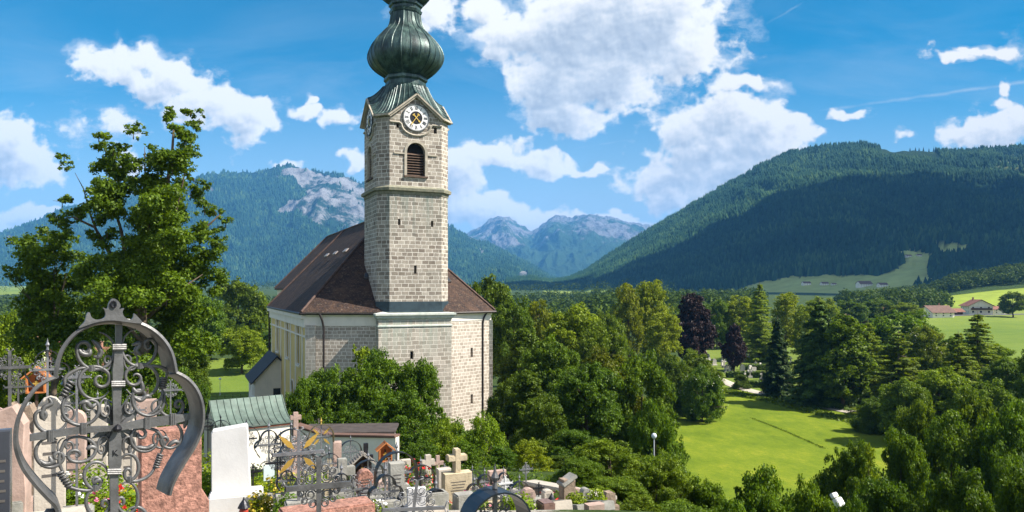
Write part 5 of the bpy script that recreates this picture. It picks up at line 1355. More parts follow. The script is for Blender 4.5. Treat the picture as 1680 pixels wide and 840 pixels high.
# ================================================================== HOUSES
REDT = M('red tile', (.20, .088, .06), .85, var=.3, scale=.9, bump=.3, coords='World'); BRNT = M('brown tile', (.13, .075, .055), .85, var=.3, scale=.9, coords='World')
DW = M('dark timber', (.07, .045, .03), .9, var=.3, scale=1)
def hpos(px, D): b = PG(px, D); return b.x, b.y, b.z
def house(px, D, L, Wd, he, hr, ang, wm, rm, label, cat='house', wins=3, bal=False, group='farmhouses on the right', chim=True, dz=0):
    x, y, z = hpos(px, D); z += dz; a = R(ang); return gabled('house', (x, y), L, Wd, z, z+he, z+hr, (math.cos(a), math.sin(a), 0), wm, rm, label, cat, group, chim, wins, .9, bal)
house(1602, 372, 13, 10.5, 4.6, 7.4, 75, PLAST, REDT, 'white alpine house with brown gable roof facing the camera, right of the other farmhouse', bal=True)
house(1634, 376, 7, 5, 2.6, 3.8, 8, PLAST, REDT, 'low red roofed annex at the right side of the white alpine house', 'annex', chim=False)
house(1536, 352, 12, 9, 2.6, 5.4, 12, PLAST, BRNT, 'long white farmhouse with broad brown roof and dark timber gable', wins=2)
house(1567, 362, 5, 4.5, 1.8, 3, 5, DW, REDT, 'small dark timber barn between the two white houses', 'barn', chim=False)
house(1401, 300, 8, 6, 2.8, 5.0, 20, DW, BRNT, 'dark brown timber barn behind the green larch and spruces', 'barn', chim=False)
house(1448, 330, 9, 6, 3.4, 5.2, 10, PLAST, REDT, 'house of which a red roof peeps over the round dark tree', dz=1.2)
# farms far away on the hill meadow
def hill_house(px, py, w, label, i):
    A_, B_ = CX+F*VC[:, 0]/VC[:, 1], H-F*VC[:, 2]/VC[:, 1]
    d = (A_-px)**2+(B_-py)**2+np.where(VC[:, 1] > 2400, 1e6, 0); q = VC[int(np.argmin(d))]; s = q[1]/F*w
    gabled('house', (q[0], q[1]), s, s*.55, q[2]-1, q[2]+s*.20, q[2]+s*.40, (1, .2, 0), PLAST, BRNT, label, 'farmhouse', 'farmhouses on the distant hill meadow', False, 1, s*.04)
for i, (a, b, c, l) in enumerate([(1417, 471, 22, 'tiny white farmhouse, biggest of the row far away on the hill meadow'), (1447, 470, 15, 'tiny white farmhouse right of the biggest one on the hill meadow'), (1322, 468, 13, 'tiny white farmhouse at the left end of the row on the hill meadow'),
     (1353, 468, 12, 'tiny dark roofed farmhouse second from the left on the hill meadow'), (1368, 468, 8, 'smallest white hut in the middle of the row on the hill meadow'), (1489, 422, 10, 'tiny white house high up beside the forest edge on the hill'), (1508, 420, 8, 'tinier white house right beside the one high up at the forest edge')]): hill_house(a, b, c, l, i)
# houses of the village at the left, seen through the ironwork
for i, (px, D, L, Wd, ang, wm, l) in enumerate([(62, 120, 13, 9, 15, PLAST, 'village house with red roof nearest the left iron cross'), (20, 150, 14, 9, -10, PLAST, 'village house with red roof at the left edge below the green tree'), (150, 135, 12, 9, 30, PLAST, 'village house with red roof behind the left lobe of the big cross'),
     (105, 190, 14, 10, 5, PLAST, 'village house farther off behind the dark flat topped tree'), (45, 240, 15, 11, 20, PLAST, 'most distant village house at the left, half hidden by trees')]):
    house(px, D, L*.7, Wd*.7, 3.6, 6.0, ang, wm, REDT, l, group='village houses at the left')
# graves of the lower graveyard beyond the meadow
FG = M('far gravestone', (.46, .43, .38), .85, var=.3, scale=.6, coords='World'); rg = np.random.RandomState(21); fgr = []
for kx in range(3):
    mb = MB()
    if kx == 0: mb.bevbox((0, 0, .65), (.9, .25, 1.3), .05); mb.bevbox((0, 0, .1), (1.2, .5, .25), .03)
    elif kx == 1: mb.prism([(-.4, 0), (.4, 0), (.4, 1.0), (.25, 1.25), (0, 1.35), (-.25, 1.25), (-.4, 1.0)], (0, -.12, 0), (1, 0, 0), (0, 0, 1), (0, .24, 0)); mb.bevbox((0, 0, .1), (1.1, .5, .2), .03)
    else: mb.bevbox((0, 0, .75), (.2, .2, 1.5), .03); mb.bevbox((0, 0, 1.05), (.75, .2, .2), .03); mb.bevbox((0, 0, .2), (.7, .5, .4), .04)
    o = mb.build('gravestone', FG); fgr.append(o.data); bpy.data.objects.remove(o)
KN = ['plain upright stone', 'round topped stone', 'stone cross']
for (x0, x1, d0, d1, n, wh) in ((1080, 1108, 190, 225, 7, 'left of the copper beech'), (1110, 1170, 182, 218, 17, 'under the copper beech'), (1172, 1200, 172, 205, 10, 'beside the small purple tree'), (1212, 1262, 160, 205, 18, 'on the terrace above the gravel path'), (1262, 1300, 165, 195, 7, 'behind the dark spruce by the path')):
    for i, px in enumerate(sorted(rg.uniform(x0, x1, n))):
        D = rg.uniform(d0, d1); kx = rg.randint(3); s = rg.uniform(.9, 1.5); b = PG(px, D, -.05)
        o = link_mesh('gravestone', fgr[kx]); o.location = b; o.scale = (s, s, s); o.rotation_euler = (0, 0, rg.uniform(-.3, .9))
        tag(o, '%s far grave from the left, %s, %s' % (ORD[i], KN[kx], wh), 'gravestone', 'gravestones of the far graveyard')
rg = np.random.RandomState(8)
for (px, D, w, l) in ((1222, 166, 60, 'dark clipped hedge above the gravel path'), (1250, 178, 70, 'second clipped hedge higher among the far graves'), (1240, 152, 40, 'low dark hedge piece beside the gravel path')):
    b = PG(px, D); ww = w/F*D; m = 2600; C = np.column_stack([rg.uniform(-ww/2, ww/2, m), rg.uniform(-.6, .6, m), rg.uniform(0, 1.4, m)]); N = np.column_stack([C[:, 0]*0, -np.ones(m), C[:, 2]*.5])
    V, Q = leaves(C, N, .22, rg); o = link_mesh('hedge', np_mesh('hedge', V, Q, LEAF)); o.location = b; o.color = (.6, .7, .6, 1); tag(o, l, 'hedge')
# lamps
def street_lamp(px, D, py_top, label, globe=False):
    b = PG(px, D, -.1); h = (H-py_top)/F*D-b.z; t = thing('street_lamp', b, label, 'lamp', None); m = MB(); m.lathe(b, [(.07, 0), (.07, .5), (.04, .6), (.035, h-.3)], 10); m.build('post', M('pale painted metal', (.45, .46, .47), .5, var=.1, bump=0), t)
    l = MB()
    if globe: l.lathe(b+UP*(h-.15), [(.02, -.17), (.11, -.12), (.16, 0), (.12, .12), (.02, .17)], 14)
    else: l.lathe(b+UP*(h-.15), [(.05, -.18), (.20, -.12), (.24, .05), (.12, .16), (.02, .2)], 12)
    l.build('lamp_head', M('lamp glass', (.62, .66, .68), .2, var=.05, bump=0), t, smooth=True)
street_lamp(361, 124, 620, 'pale lamp post standing on the lawn left of the church')
street_lamp(1073, 42, 711, 'lamp post with white globe among the bushes on the slope', True)
b = P(1376, 824, 29.0); t = thing('floodlight', b-UP*1.2, 'white metal floodlight sticking out of the bushes on the right slope', 'floodlight'); m = MB(); ax = (Vector((.8, .6, 0)), Vector((-.5, .65, -.55)).normalized(), Vector((-.33, .44, .83)).normalized())
m.bevbox(b, (.42, .22, .34), .03, ax); m.build('housing', WHITE, t); m = MB(); m.bevbox(b+ax[2]*.30-ax[0]*.05, (.34, .16, .18), .02, ax); m.build('visor', WHITE, t); m = MB(); m.tube([b-UP*3, b], .03, 6); m.build('post', M('pale painted metal', (.45, .46, .47)), t)
# ================================================================== CHURCHYARD
IRON = M('wrought iron', (.12, .118, .115), .48, metal=.45, var=.35, scale=12, bump=.12, bscale=45, spec=.5)
IRONL = M('silvered iron', (.22, .22, .225), .45, metal=.6, var=.3, scale=9, bump=.2, spec=.5)
IRONB = M('black iron', (.018, .018, .022), .4, metal=.4, var=.4, scale=8, bump=.2, spec=.5)
IRONR = M('dark roofing iron', (.05, .052, .058), .5, metal=.5, var=.4, scale=6, bump=.2)
MARB = M('white marble', (.58, .57, .55), .6, var=.06, scale=4, bump=.1, dirt=((.45, .43, .38), 3, .45))
PINK = M('pink granite', (.33, .165, .12), .75, var=.55, scale=22, bump=.8, bscale=34, dirt=((.15, .09, .065), 7, .7))
ROSE = M('rose limestone', (.38, .27, .22), .85, var=.2, scale=5, bump=.3, dirt=((.25, .21, .17), 3, .6))
CREAM = M('cream limestone', (.44, .39, .32), .85, var=.15, scale=5, bump=.35, dirt=((.26, .23, .17), 3, .6))
WEATH = M('weathered limestone', (.46, .38, .25), .9, var=.25, scale=3, bump=.5, dirt=((.16, .13, .07), 3.5, .85))
GREY = M('grey limestone', (.28, .27, .235), .9, var=.25, scale=5, bump=.4, dirt=((.12, .13, .10), 3, .7))
BROWN = M('brown rough stone', (.24, .18, .13), .9, var=.4, scale=8, bump=.9, bscale=16)
DSLAB = M('dark polished slab', (.04, .045, .055), .2, var=.2, bump=0)
TERRA = M('orange stained wood', (.42, .15, .045), .7, var=.25, scale=6); COPR = M('chapel copper', (.105, .145, .12), .6, metal=.2, var=.3, scale=1.6, bump=.15, coords='World', dirt=((.09, .10, .085), 1.0, .9))
SHING = M('wood shingle', (.30, .27, .23), .9, var=.4, scale=6); ENAM = M('enamel plate', (.55, .63, .62), .35, var=.05, bump=0)
REDF = M('red petals', (.45, .02, .015), .6, var=.3, scale=20, bump=0); PINKF = M('pink petals', (.55, .14, .22), .6, var=.3, scale=20, bump=0); YELF = M('yellow petals', (.42, .32, .03), .6, var=.2, scale=20, bump=0); WHIF = M('white petals', (.65, .65, .6), .6, var=.1, bump=0)
SOIL = M('grave soil', (.05, .038, .028), .95, var=.4, scale=9, bump=.6)

# ------------------------------------------------------------------ the big wrought-iron cross, traced in its own upright plane
def big_cross():
    th = R(40); a = Vector((math.cos(th), math.sin(th), 0)); n = Vector((math.sin(th), -math.cos(th), 0)); c = P(187, 690, 2.6)
    gzz = gz(c.x, c.y); t = thing('iron_grave_cross', (c.x, c.y, gzz), 'large wrought iron grave cross with trefoil hood and scrollwork, nearest the camera', 'grave cross')
    def Q(x, y, off=0.):
        """x, y in the enlarged crop; off = distance in front of the plane"""
        px, py = x/2.332, 480+y/2.332; d = Vector(((px-CX)/F, 1, (H-py)/F)); q = d*(c.dot(n)/d.dot(n)); return q+n*off
    def spl(pts, m=6, closed=False):
        P_ = [Vector((p[0], p[1], 0)) for p in pts]; o = []; N = len(P_)
        for i in range(N if closed else N-1):
            g = (lambda k: P_[k % N]) if closed else (lambda k: P_[min(max(k, 0), N-1)])
            p0, p1, p2, p3 = g(i-1), g(i), g(i+1), g(i+2)
            for k in range(m):
                f = k/m; o.append(.5*(2*p1+(p2-p0)*f+(2*p0-5*p1+4*p2-p3)*f*f+(3*p1-p0-3*p2+p3)*f**3))
        if not closed: o.append(P_[-1])
        return [(v.x, v.y) for v in o]
    # hood: three lobes
    segs = [[(215, 838), (200, 800), (165, 765), (120, 715), (80, 660), (56, 600), (49, 545), (58, 480), (85, 415), (125, 360), (165, 332), (200, 318)],
            [(200, 318), (207, 270), (225, 215), (262, 165), (310, 130), (360, 110), (410, 103), (465, 104), (520, 116), (570, 142), (612, 182), (640, 232), (655, 300)],
            [(655, 300), (690, 318), (722, 348), (745, 390), (757, 445), (752, 510), (728, 572), (695, 625), (662, 680), (640, 725), (630, 762)]]
    hood = MB(); cen = Q(420, 430)
    for sg in segs:
        pts = spl(sg, 5); W_ = [Q(x, y) for x, y in pts]; N = len(W_); vs = []
        prof = [(.0065, .066), (-.0025, .070), (-.008, .060), (-.014, .015), (-.019, -.045), (-.013, -.048), (-.006, .0), (.004, .050)]
        for i, w in enumerate(W_):
            tg = (W_[min(i+1, N-1)]-W_[max(i-1, 0)]).normalized(); o = tg.cross(n); 
            if o.dot(w-cen) < 0: o = -o
            for (po, pn) in prof: vs.append(w+o*po+n*pn)
        k = len(prof); fs = [(i*k+j, i*k+(j+1) % k, (i+1)*k+(j+1) % k, (i+1)*k+j) for i in range(N-1) for j in range(k)]
        fs += [tuple(range(k))[::-1], tuple((N-1)*k+j for j in range(k))]; hood.add(vs, fs)
    hood.build('hood', IRON, t, smooth=False)
    m = MB(); e = Q(222, 842); m.tube([e, Q(205, 836, .02), Q(180, 838, .02), Q(168, 850, .02)], [.012, .014, .016, .010], 8); m.build('hood_curl', IRON, t, smooth=True)
    crest = spl([(288, 132), (308, 108), (316, 80), (326, 74), (334, 92), (352, 101), (374, 98), (386, 86), (384, 66), (377, 56), (392, 60), (399, 38), (413, 22), (432, 30), (443, 48), (438, 62), (456, 58), (450, 72), (457, 90), (478, 102), (490, 92), (493, 78), (507, 90), (524, 114), (480, 112), (410, 104), (350, 112)], 4, True)
    o = Q(0, 0, .066); 
    m = MB(); W_ = [Q(x, y, .076) for x, y in crest]; tri = tessellate_polygon([[Vector((x, y, 0)) for x, y in crest]]); N = len(W_)
    m.add(W_+[w-n*.012 for w in W_], [tuple(x) for x in tri]+[tuple(i+N for i in x)[::-1] for x in tri]+[(i, (i+1) % N, (i+1) % N+N, i+N) for i in range(N)]); m.build('crest', IRON, t)
    m = MB(); m.tube([Q(415+9*math.cos(q), 44+12*math.sin(q), .080) for q in np.linspace(0, 2*math.pi, 13)[:-1]], .0035, 5, closed=True); m.build('crest_ring', IRONB, t)
    def flat(poly, off, th_, name, mat=IRON, par=None):
        m = MB(); W_ = [Q(x, y, off) for x, y in poly]; N = len(W_); tri = tessellate_polygon([[Vector((x, y, 0)) for x, y in poly]])
        m.add(W_+[w-n*th_ for w in W_], [tuple(x) for x in tri]+[tuple(i+N for i in x)[::-1] for x in tri]+[(i, (i+1) % N, (i+1) % N+N, i+N) for i in range(N)]); return m.build(name, mat, par or t)
    flat([(441, 122), (441, 195), (437, 215), (428, 300), (429, 345), (430, 500), (428, 530), (414, 560), (414, 655), (419, 690), (419, 900), (419, 1500), (449, 1500), (450, 900), (450, 690), (462, 655), (462, 560), (458, 530), (457, 500), (463, 345), (470, 300), (466, 215), (463, 195), (465, 122)], .014, .018, 'post')
    flat([(112, 540), (180, 527), (300, 511), (410, 508), (445, 503), (480, 496), (560, 478), (655, 466), (722, 460), (722, 482), (655, 502), (560, 514), (480, 520), (445, 528), (410, 528), (300, 537), (180, 556), (112, 566)], .020, .012, 'crossbar')
    for x, y, vert in ((452, 208, 0), (447, 348, 0), (432, 682, 0), (190, 545, 1), (315, 518, 1), (558, 497, 1), (655, 482, 1)):
        m = MB()
        for q in (-7, 0, 7):
            if vert: m.tube([Q(x+q, y-22, .020), Q(x+q, y+22, .020)], .0055, 6)
            else: m.tube([Q(x-26, y+q, .020), Q(x+26, y+q-1, .020)], .0055, 6)
        m.build('binding', IRON, t)
    m = MB(); m.lathe(Q(443, 516, .03), [(.001, -.012), (.012, -.008), (.014, 0), (.008, .012), (.001, .016)], 10); m.build('rosette', IRONB, t)
    # rays behind the crossing
    for ex, ey in ((398, 392), (418, 440), (492, 398), (500, 440), (348, 440), (540, 448), (362, 598), (392, 640), (505, 590), (480, 620), (350, 560), (560, 560)):
        m = MB(); c0 = Q(445, 515, -.004); e = Q(ex, ey, -.004); d = (e-c0).normalized(); s = d.cross(n); L = (e-c0).length
        m.prism([(0, -.004), (L*.6, -.011), (L, 0), (L*.6, .011), (0, .004)], c0, d, s, -n*.006); m.build('ray', IRON, t)
    r1 = .0062
    def sc(pts, r=r1, name='scroll', off=0., close=False, taper=True):
        p = spl(pts, 5, close); m = MB(); N = len(p); rr = [r*(1 if not taper else min(1, .35+3*i/N, .35+3*(N-1-i)/N)) for i in range(N)]
        m.tube([Q(x, y, off) for x, y in p], r if close else rr, 7, closed=close); return m.build(name, IRON, t, smooth=True)
    def arcp(cx, cy, rx, ry, a0, a1, tail=0, nn=12, tr=.34):
        """arc from a0 to a1 (degrees, y up) and, at its end, an inward spiral"""
        p = [(cx+rx*math.cos(R(a0+(a1-a0)*i/nn)), cy-ry*math.sin(R(a0+(a1-a0)*i/nn))) for i in range(nn+1)]
        if tail:
            sg = 1 if a1 > a0 else -1; c2 = (cx+rx*(1-tr*1.2)*math.cos(R(a1)), cy-ry*(1-tr*1.2)*math.sin(R(a1)))
            for i in range(1, 11):
                q = a1+sg*i*36*tail; k = tr*1.2*(1-i/12.5); p.append((c2[0]+rx*k*math.cos(R(q)), c2[1]-ry*k*math.sin(R(q))))
        return p
    A_ = [
      arcp(366, 222, 72, 72, 80, -190, 1), arcp(532, 210, 66, 72, 100, 370, 1),
      arcp(363, 345, 62, 62, -30, -330, 1, tr=.5), arcp(540, 338, 66, 64, 210, 510, 1, tr=.5),
      arcp(308, 445, 70, 62, 110, 375, 1, tr=.4), arcp(568, 405, 62, 66, 60, -190, 1, tr=.4),
      arcp(196, 478, 62, 58, 20, -190, 1), arcp(655, 425, 48, 50, 150, 350, 1),
      arcp(192, 612, 56, 56, 60, 330, 1), arcp(650, 545, 46, 50, 110, -130, 1),
      arcp(300, 600, 66, 48, 170, -110, 1, tr=.45), arcp(552, 560, 52, 48, 30, -230, 1, tr=.45),
      arcp(368, 700, 46, 52, -20, 260, 1, tr=.45), arcp(492, 668, 38, 50, 190, -90, 1, tr=.45),
      arcp(375, 800, 46, 54, 70, 340, 1), arcp(486, 785, 42, 60, 120, -150, 1), arcp(520, 870, 44, 50, 150, -60, 1), arcp(380, 900, 40, 50, 60, 300, 1)]
    A_ += [arcp(400, 265, 26, 34, 90, 380, 1, tr=.5), arcp(500, 262, 26, 34, 90, -200, 1, tr=.5), arcp(250, 520-58, 34, 30, 200, -80, 1, tr=.5), arcp(610, 500-62, 30, 28, -20, 250, 1, tr=.5),
      arcp(250, 590, 30, 34, 90, 370, 1, tr=.5), arcp(612, 560, 26, 34, 90, -200, 1, tr=.5), arcp(398, 590, 24, 40, -60, 200, 1, tr=.5), arcp(492, 590, 24, 38, 240, -20, 1, tr=.5), arcp(402, 440, 20, 34, 60, 320, 1, tr=.5), arcp(496, 430, 22, 34, 120, -140, 1, tr=.5)]
    for i, p in enumerate(A_): sc(p, r1 if i < 18 else .0042)
    for p in ([(262, 395), (248, 330), (300, 292), (352, 288)], [(628, 345), (640, 300), (600, 282), (540, 282)], [(240, 700), (262, 742), (330, 758), (368, 745)], [(246, 700), (225, 640), (245, 575), (262, 560)],
              [(612, 622), (625, 575), (600, 530), (560, 520)], [(600, 655), (570, 700), (520, 722), (495, 712)], [(250, 395), (238, 440), (250, 480), (290, 500)], [(622, 365), (615, 420), (590, 455), (560, 470)]): sc(p)
    # small leaf tips
    for p in ([(352, 182), (372, 200), (386, 226), (376, 246), (358, 244)], [(300, 212), (312, 232), (340, 236), (346, 214)], [(505, 200), (536, 196), (520, 222), (540, 240)], [(186, 402), (196, 425), (170, 440), (160, 470), (172, 490)], [(508, 362), (520, 380), (545, 372), (540, 335)],
              [(300, 428), (330, 418), (350, 436), (372, 420)], [(510, 398), (538, 412), (560, 396), (580, 402)], [(150, 640), (170, 655), (196, 650), (188, 626)], [(330, 600), (352, 590), (372, 600)], [(640, 590), (668, 570), (690, 580)], [(355, 735), (378, 715), (392, 730)], [(515, 590), (560, 596), (590, 580)], [(690, 500), (712, 480), (705, 520)]):
        sc(p, .0085, 'leaf_scroll')
    def coil(x0, y0, x1, y1, turns, rad):
        p0, p1 = Q(x0, y0), Q(x1, y1); d = (p1-p0); u = d.normalized(); s = u.cross(n); N = turns*9; m = MB()
        m.tube([p0+d*(i/N)+(s*math.cos(2*math.pi*i/9)+n*math.sin(2*math.pi*i/9))*rad for i in range(N+1)], .004, 5); m.tube([p0, p1], rad*.6, 6); m.build('coil', IRON, t, smooth=True)
    coil(272, 340, 240, 398, 5, .010); coil(628, 325, 622, 368, 5, .010); coil(228, 685, 268, 745, 6, .010); coil(614, 618, 596, 672, 6, .009)
    for x, y in ((352, 290), (538, 280), (366, 748), (498, 716)):
        m = MB(); m.tube([Q(x-3, y-11), Q(x-3, y+11)], .0095, 7); m.tube([Q(x+4, y-9), Q(x+4, y+9)], .0085, 7); m.build('binding', IRON, t)
    text_mesh('K', .030, Q(437, 612, .0155), a, UP, n, IRONB, 'initial', t, .0012)
big_cross()

# ------------------------------------------------------------------ gravestones
def axes(yaw): a = R(yaw); return Vector((math.cos(a), math.sin(a), 0)), Vector((-math.sin(a), math.cos(a), 0))
def gpos(px, D): return PG(px, D)
def top_at(py, D, b): return (H-py)/F*D-b.z
def prof_slab(w, h, kind):
    w2 = w/2
    if kind == 'flat': return [(-w2, 0), (w2, 0), (w2, h), (-w2, h)]
    if kind == 'tilt': return [(-w2, 0), (w2, 0), (w2*.93, h*.97), (w2*.86, h), (-w2*.80, h*.965), (-w2*.88, h*.94)]
    if kind == 'round': return [(-w2, 0), (w2, 0), (w2, h-w2)]+[(w2*math.cos(q), h-w2+w2*math.sin(q)) for q in np.linspace(.2, math.pi-.2, 9)]+[(-w2, h-w2)]
    if kind == 'shoulder': return [(-w2, 0), (w2*1.25, 0), (w2*1.25, h*.52), (w2, h*.60), (w2, h*.93), (w2*.6, h*.96), (w2*.55, h), (-w2, h*.985)]
    if kind == 'arch': return [(-w2, 0), (w2, 0), (w2, h*.82), (w2*.9, h*.84), (w2*.75, h*.93), (w2*.4, h*.985), (0, h), (-w2*.4, h*.985), (-w2*.75, h*.93), (-w2*.9, h*.84), (-w2, h*.82)]
    if kind == 'wave': return [(-w2, 0), (w2, 0), (w2*.9, h*.3), (w2, h*.55), (w2*.8, h*.8), (w2*.45, h*.95), (0, h), (-w2*.5, h*.93), (-w2*.9, h*.75), (-w2, h*.5)]
    if kind == 'rough': return [(-w2, 0), (w2, 0), (w2*1.04, h*.3), (w2*.92, h*.6), (w2*.98, h*.85), (w2*.5, h*1.0), (-w2*.1, h*.96), (-w2*.7, h*1.02), (-w2*.95, h*.8), (-w2*.88, h*.4)]
def slab(px, D, py, wpx, kind, mat, label, depth=.16, yaw=22, base=True, cross=None, plate=True, cat='gravestone', roll=0., group='gravestones of the upper churchyard'):
    b = gpos(px, D); h = top_at(py, D, b); w = wpx/F*D; x, y = axes(yaw); t = thing('gravestone', b, label, cat, group)
    hs = h
    if cross: hs = h*.62
    hb = .16 if base else -.1
    m = MB(); pf = prof_slab(w, hs-hb, kind); cr, sr = math.cos(roll), math.sin(roll); pf = [(p*cr+q*sr, -p*sr+q*cr) for p, q in pf]
    # bevelled slab: body plus slightly smaller front and back faces
    o = b+UP*hb; N = len(pf); cx_, cy_ = sum(p[0] for p in pf)/N, sum(p[1] for p in pf)/N
    ins = [(cx_+(p-cx_)*(1-.05), cy_+(q-cy_)*(1-.03)) for p, q in pf]; lay = [(ins, -depth/2), (pf, -depth/2+.02), (pf, depth/2-.02), (ins, depth/2)]
    vs = [o+x*p+UP*q+y*dd for L, dd in lay for p, q in L]; fs = [(i*N+k, i*N+(k+1) % N, (i+1)*N+(k+1) % N, (i+1)*N+k) for i in range(3) for k in range(N)]
    tri = tessellate_polygon([[Vector((p, q, 0)) for p, q in pf]]); fs += [tuple(v) for v in tri]+[tuple(v+3*N for v in v_)[::-1] for v_ in tri]
    m.add(vs, fs); m.build('slab', mat, t)
    if base:
        m = MB(); m.bevbox(b+UP*.0, (w*1.25, depth*2.0, .34), .02, (x, y, UP)); m.build('base', mat if mat not in (DSLAB,) else GREY, t)
    if cross:
        m = MB(); ch = h-hs; zc = b+UP*(hs-.01); tw = ch*.26
        m.bevbox(zc+UP*(ch/2), (tw, depth*.8, ch), .015, (x, y, UP)); m.bevbox(zc+UP*(ch*.62)-y*.0, (ch*.85, depth*.78, tw), .015, (x, y, UP)); m.build('cross', mat, t)
    if plate:
        m = MB(); 
        for k in range(5):
            m = MB(); ww = w*(.55-.07*(k % 3)); m.box(o+UP*((hs-hb)*(.72-.09*k))-y*(depth/2+.001), (ww, .006, (hs-hb)*.022), (x, y, UP))
            m.build('inscription_line', M('incised letters', (.10, .09, .08), .9, bump=0), t)
    return t
def stone_cross(px, D, py, wpx, mat, label, yaw=22, arm=.62, thick=.11, plinth=.5, pw=1.0, group='gravestones of the upper churchyard'):
    b = gpos(px, D); h = top_at(py, D, b); w = wpx/F*D; x, y = axes(yaw); t = thing('stone_cross', b, label, 'gravestone', group); m = MB(); ph = h*plinth
    m.bevbox(b+UP*(ph+(h-ph)/2-.02), (thick*1.3, thick, h-ph+.04), .012, (x, y, UP)); m.bevbox(b+UP*(ph+(h-ph)*arm), (w, thick*.96, thick*1.25), .012, (x, y, UP)); m.build('cross', mat, t)
    m = MB(); m.prism([(-w*pw*.6, 0), (w*pw*.6, 0), (w*pw*.55, ph*.55), (w*pw*.42, ph*.62), (w*pw*.40, ph), (-w*pw*.40, ph), (-w*pw*.42, ph*.62), (-w*pw*.55, ph*.55)], b-y*thick*.9-UP*.1, x, UP, y*thick*1.8); m.build('plinth', mat, t)
    return t
def iron_cross(px, D, py, wpx, label, kind='plain', mat=IRONL, hood=IRONR, yaw=25, deep=1., plaque=None, gold=False, r=.012, foot=True, group='iron grave crosses of the upper churchyard', lean=0., solid=False):
    """kind: plain | arch | trefoil | round ; wpx = overall width in the photograph"""
    b = gpos(px, D); h = top_at(py, D, b); w = wpx/F*D; x, y = axes(yaw); n = -y; up = (UP+x*lean).normalized(); t = thing('iron_grave_cross', b, label, 'grave cross', group)
    m = MB(); m.box(b+up*(h/2), (r*2.4, r*2.0, h), (x, y, up)); m.build('post', mat, t)
    zc = h*.70 if h > 1.0 else h*.62; zc = h-w*.55 if kind != 'plain' else h-w*.42
    m = MB(); m.box(b+up*zc+n*r, (w*(.92 if kind == 'plain' else .80), r*2, r*2.6), (x, y, up))
    m.build('crossbar', mat, t)
    if foot: m = MB(); m.bevbox(b+UP*.08, (.34, .26, .42), .02, (x, y, UP)); m.build('base', GREY, t)
    rad = w/2; c = b+up*zc
    for sx in (-1, 1):
        for sz in (-1, 1):
            m = MB()
            for (cx_, cz_, rr) in ((.24, .24, .17), (.50, .17, .13), (.17, .52, .13), (.40, .42, .11)):
                pts = []
                for i in range(17):
                    q = i/16; a = R(200)+q*R(560); k = rr*rad*(1-.62*q); pts.append(c+x*(sx*(cx_*rad+k*math.cos(a)))+up*(sz*(cz_*rad+k*math.sin(a))))
                m.tube(pts, r*.42, 5)
            m.build('scrollwork', mat, t, smooth=True)
    if kind == 'plain':
        for (dx, dz) in ((1, 0), (-1, 0), (0, 1)):
            m = MB(); e = c+x*dx*rad*.92+up*dz*rad*.84
            for s in (-1, 1): 
                sd = up if dx else x; ou = x*dx if dx else up
                m.tube([e, e+sd*s*.10*rad*2+ou*.02, e+sd*s*.16*rad+ou*.10*rad, e+sd*s*.08*rad+ou*.12*rad], r*.5, 5)
            m.build('arm_end', mat, t, smooth=True)
    if kind != 'plain':
        dep = max(.13, .22*w)*deep; pts = []
        if kind == 'arch': pts = [(-1, -.55), (-1, 0)]+[(-math.cos(q), math.sin(q)) for q in np.linspace(.15, math.pi-.15, 14)]+[(1, 0), (1, -.55)]
        elif kind == 'round': pts = [(-math.cos(q), math.sin(q)) for q in np.linspace(-.9, math.pi+.9, 24)]
        else:
            pts = [(-.62, -.85), (-.8, -.6)]+[(-.55+.45*math.cos(q), -.10+.45*math.sin(q)) for q in np.linspace(math.pi*1.25, math.pi*.52, 8)]+[(.56*math.cos(q), .42+.60*math.sin(q)) for q in np.linspace(math.pi*.98, math.pi*.02, 11)]+[(.55+.45*math.cos(q), -.10+.45*math.sin(q)) for q in np.linspace(math.pi*.48, -math.pi*.25, 8)]+[(.8, -.6), (.62, -.85)]
        W_ = [c+x*p*rad+up*q*rad for p, q in pts]; vs = []
        for i, q in enumerate(W_):
            tg = (W_[min(i+1, len(W_)-1)]-W_[max(i-1, 0)]).normalized(); o = tg.cross(n); o = o if o.dot(q-c) > 0 else -o
            vs += [q+n*dep/2+o*.008, q+n*dep/2-o*.004, q-n*dep/2-o*.012, q-n*dep/2]
        k = 4; m = MB(); m.add(vs, [(i*k+j, i*k+(j+1) % k, (i+1)*k+(j+1) % k, (i+1)*k+j) for i in range(len(W_)-1) for j in range(k)]+[(3, 2, 1, 0), tuple((len(W_)-1)*k+j for j in range(k))]); m.build('hood', hood, t, smooth=False)
        m = MB(); e = b+up*(zc+rad*(1.0 if kind != 'trefoil' else 1.0)); m.lathe(e, [(.001, -.02), (.02, .01), (.012, .05), (.028, .085), (.012, .12), (.001, .18)], 8); m.build('finial', GOLD if gold else mat, t)
    if gold:
        for k in range(4):
            a = math.pi/4+k*math.pi/2; d = (x*math.cos(a)+up*math.sin(a)); s = d.cross(n); m = MB()
            m.prism([(0, 0), (.25, -.10), (.55, -.07), (.8, 0), (.55, .07), (.25, .10)], c+n*.02+d*rad*.22, d*rad, s*rad, n*.01); m.build('gilt_leaf', GOLD, t)
    if plaque:
        pz, pw, ph, pm = plaque; m = MB(); m.bevbox(b+up*pz+n*(r*1.6), (pw, .015, ph), .004, (x, y, up)); m.build('plaque', pm, t)
    return t
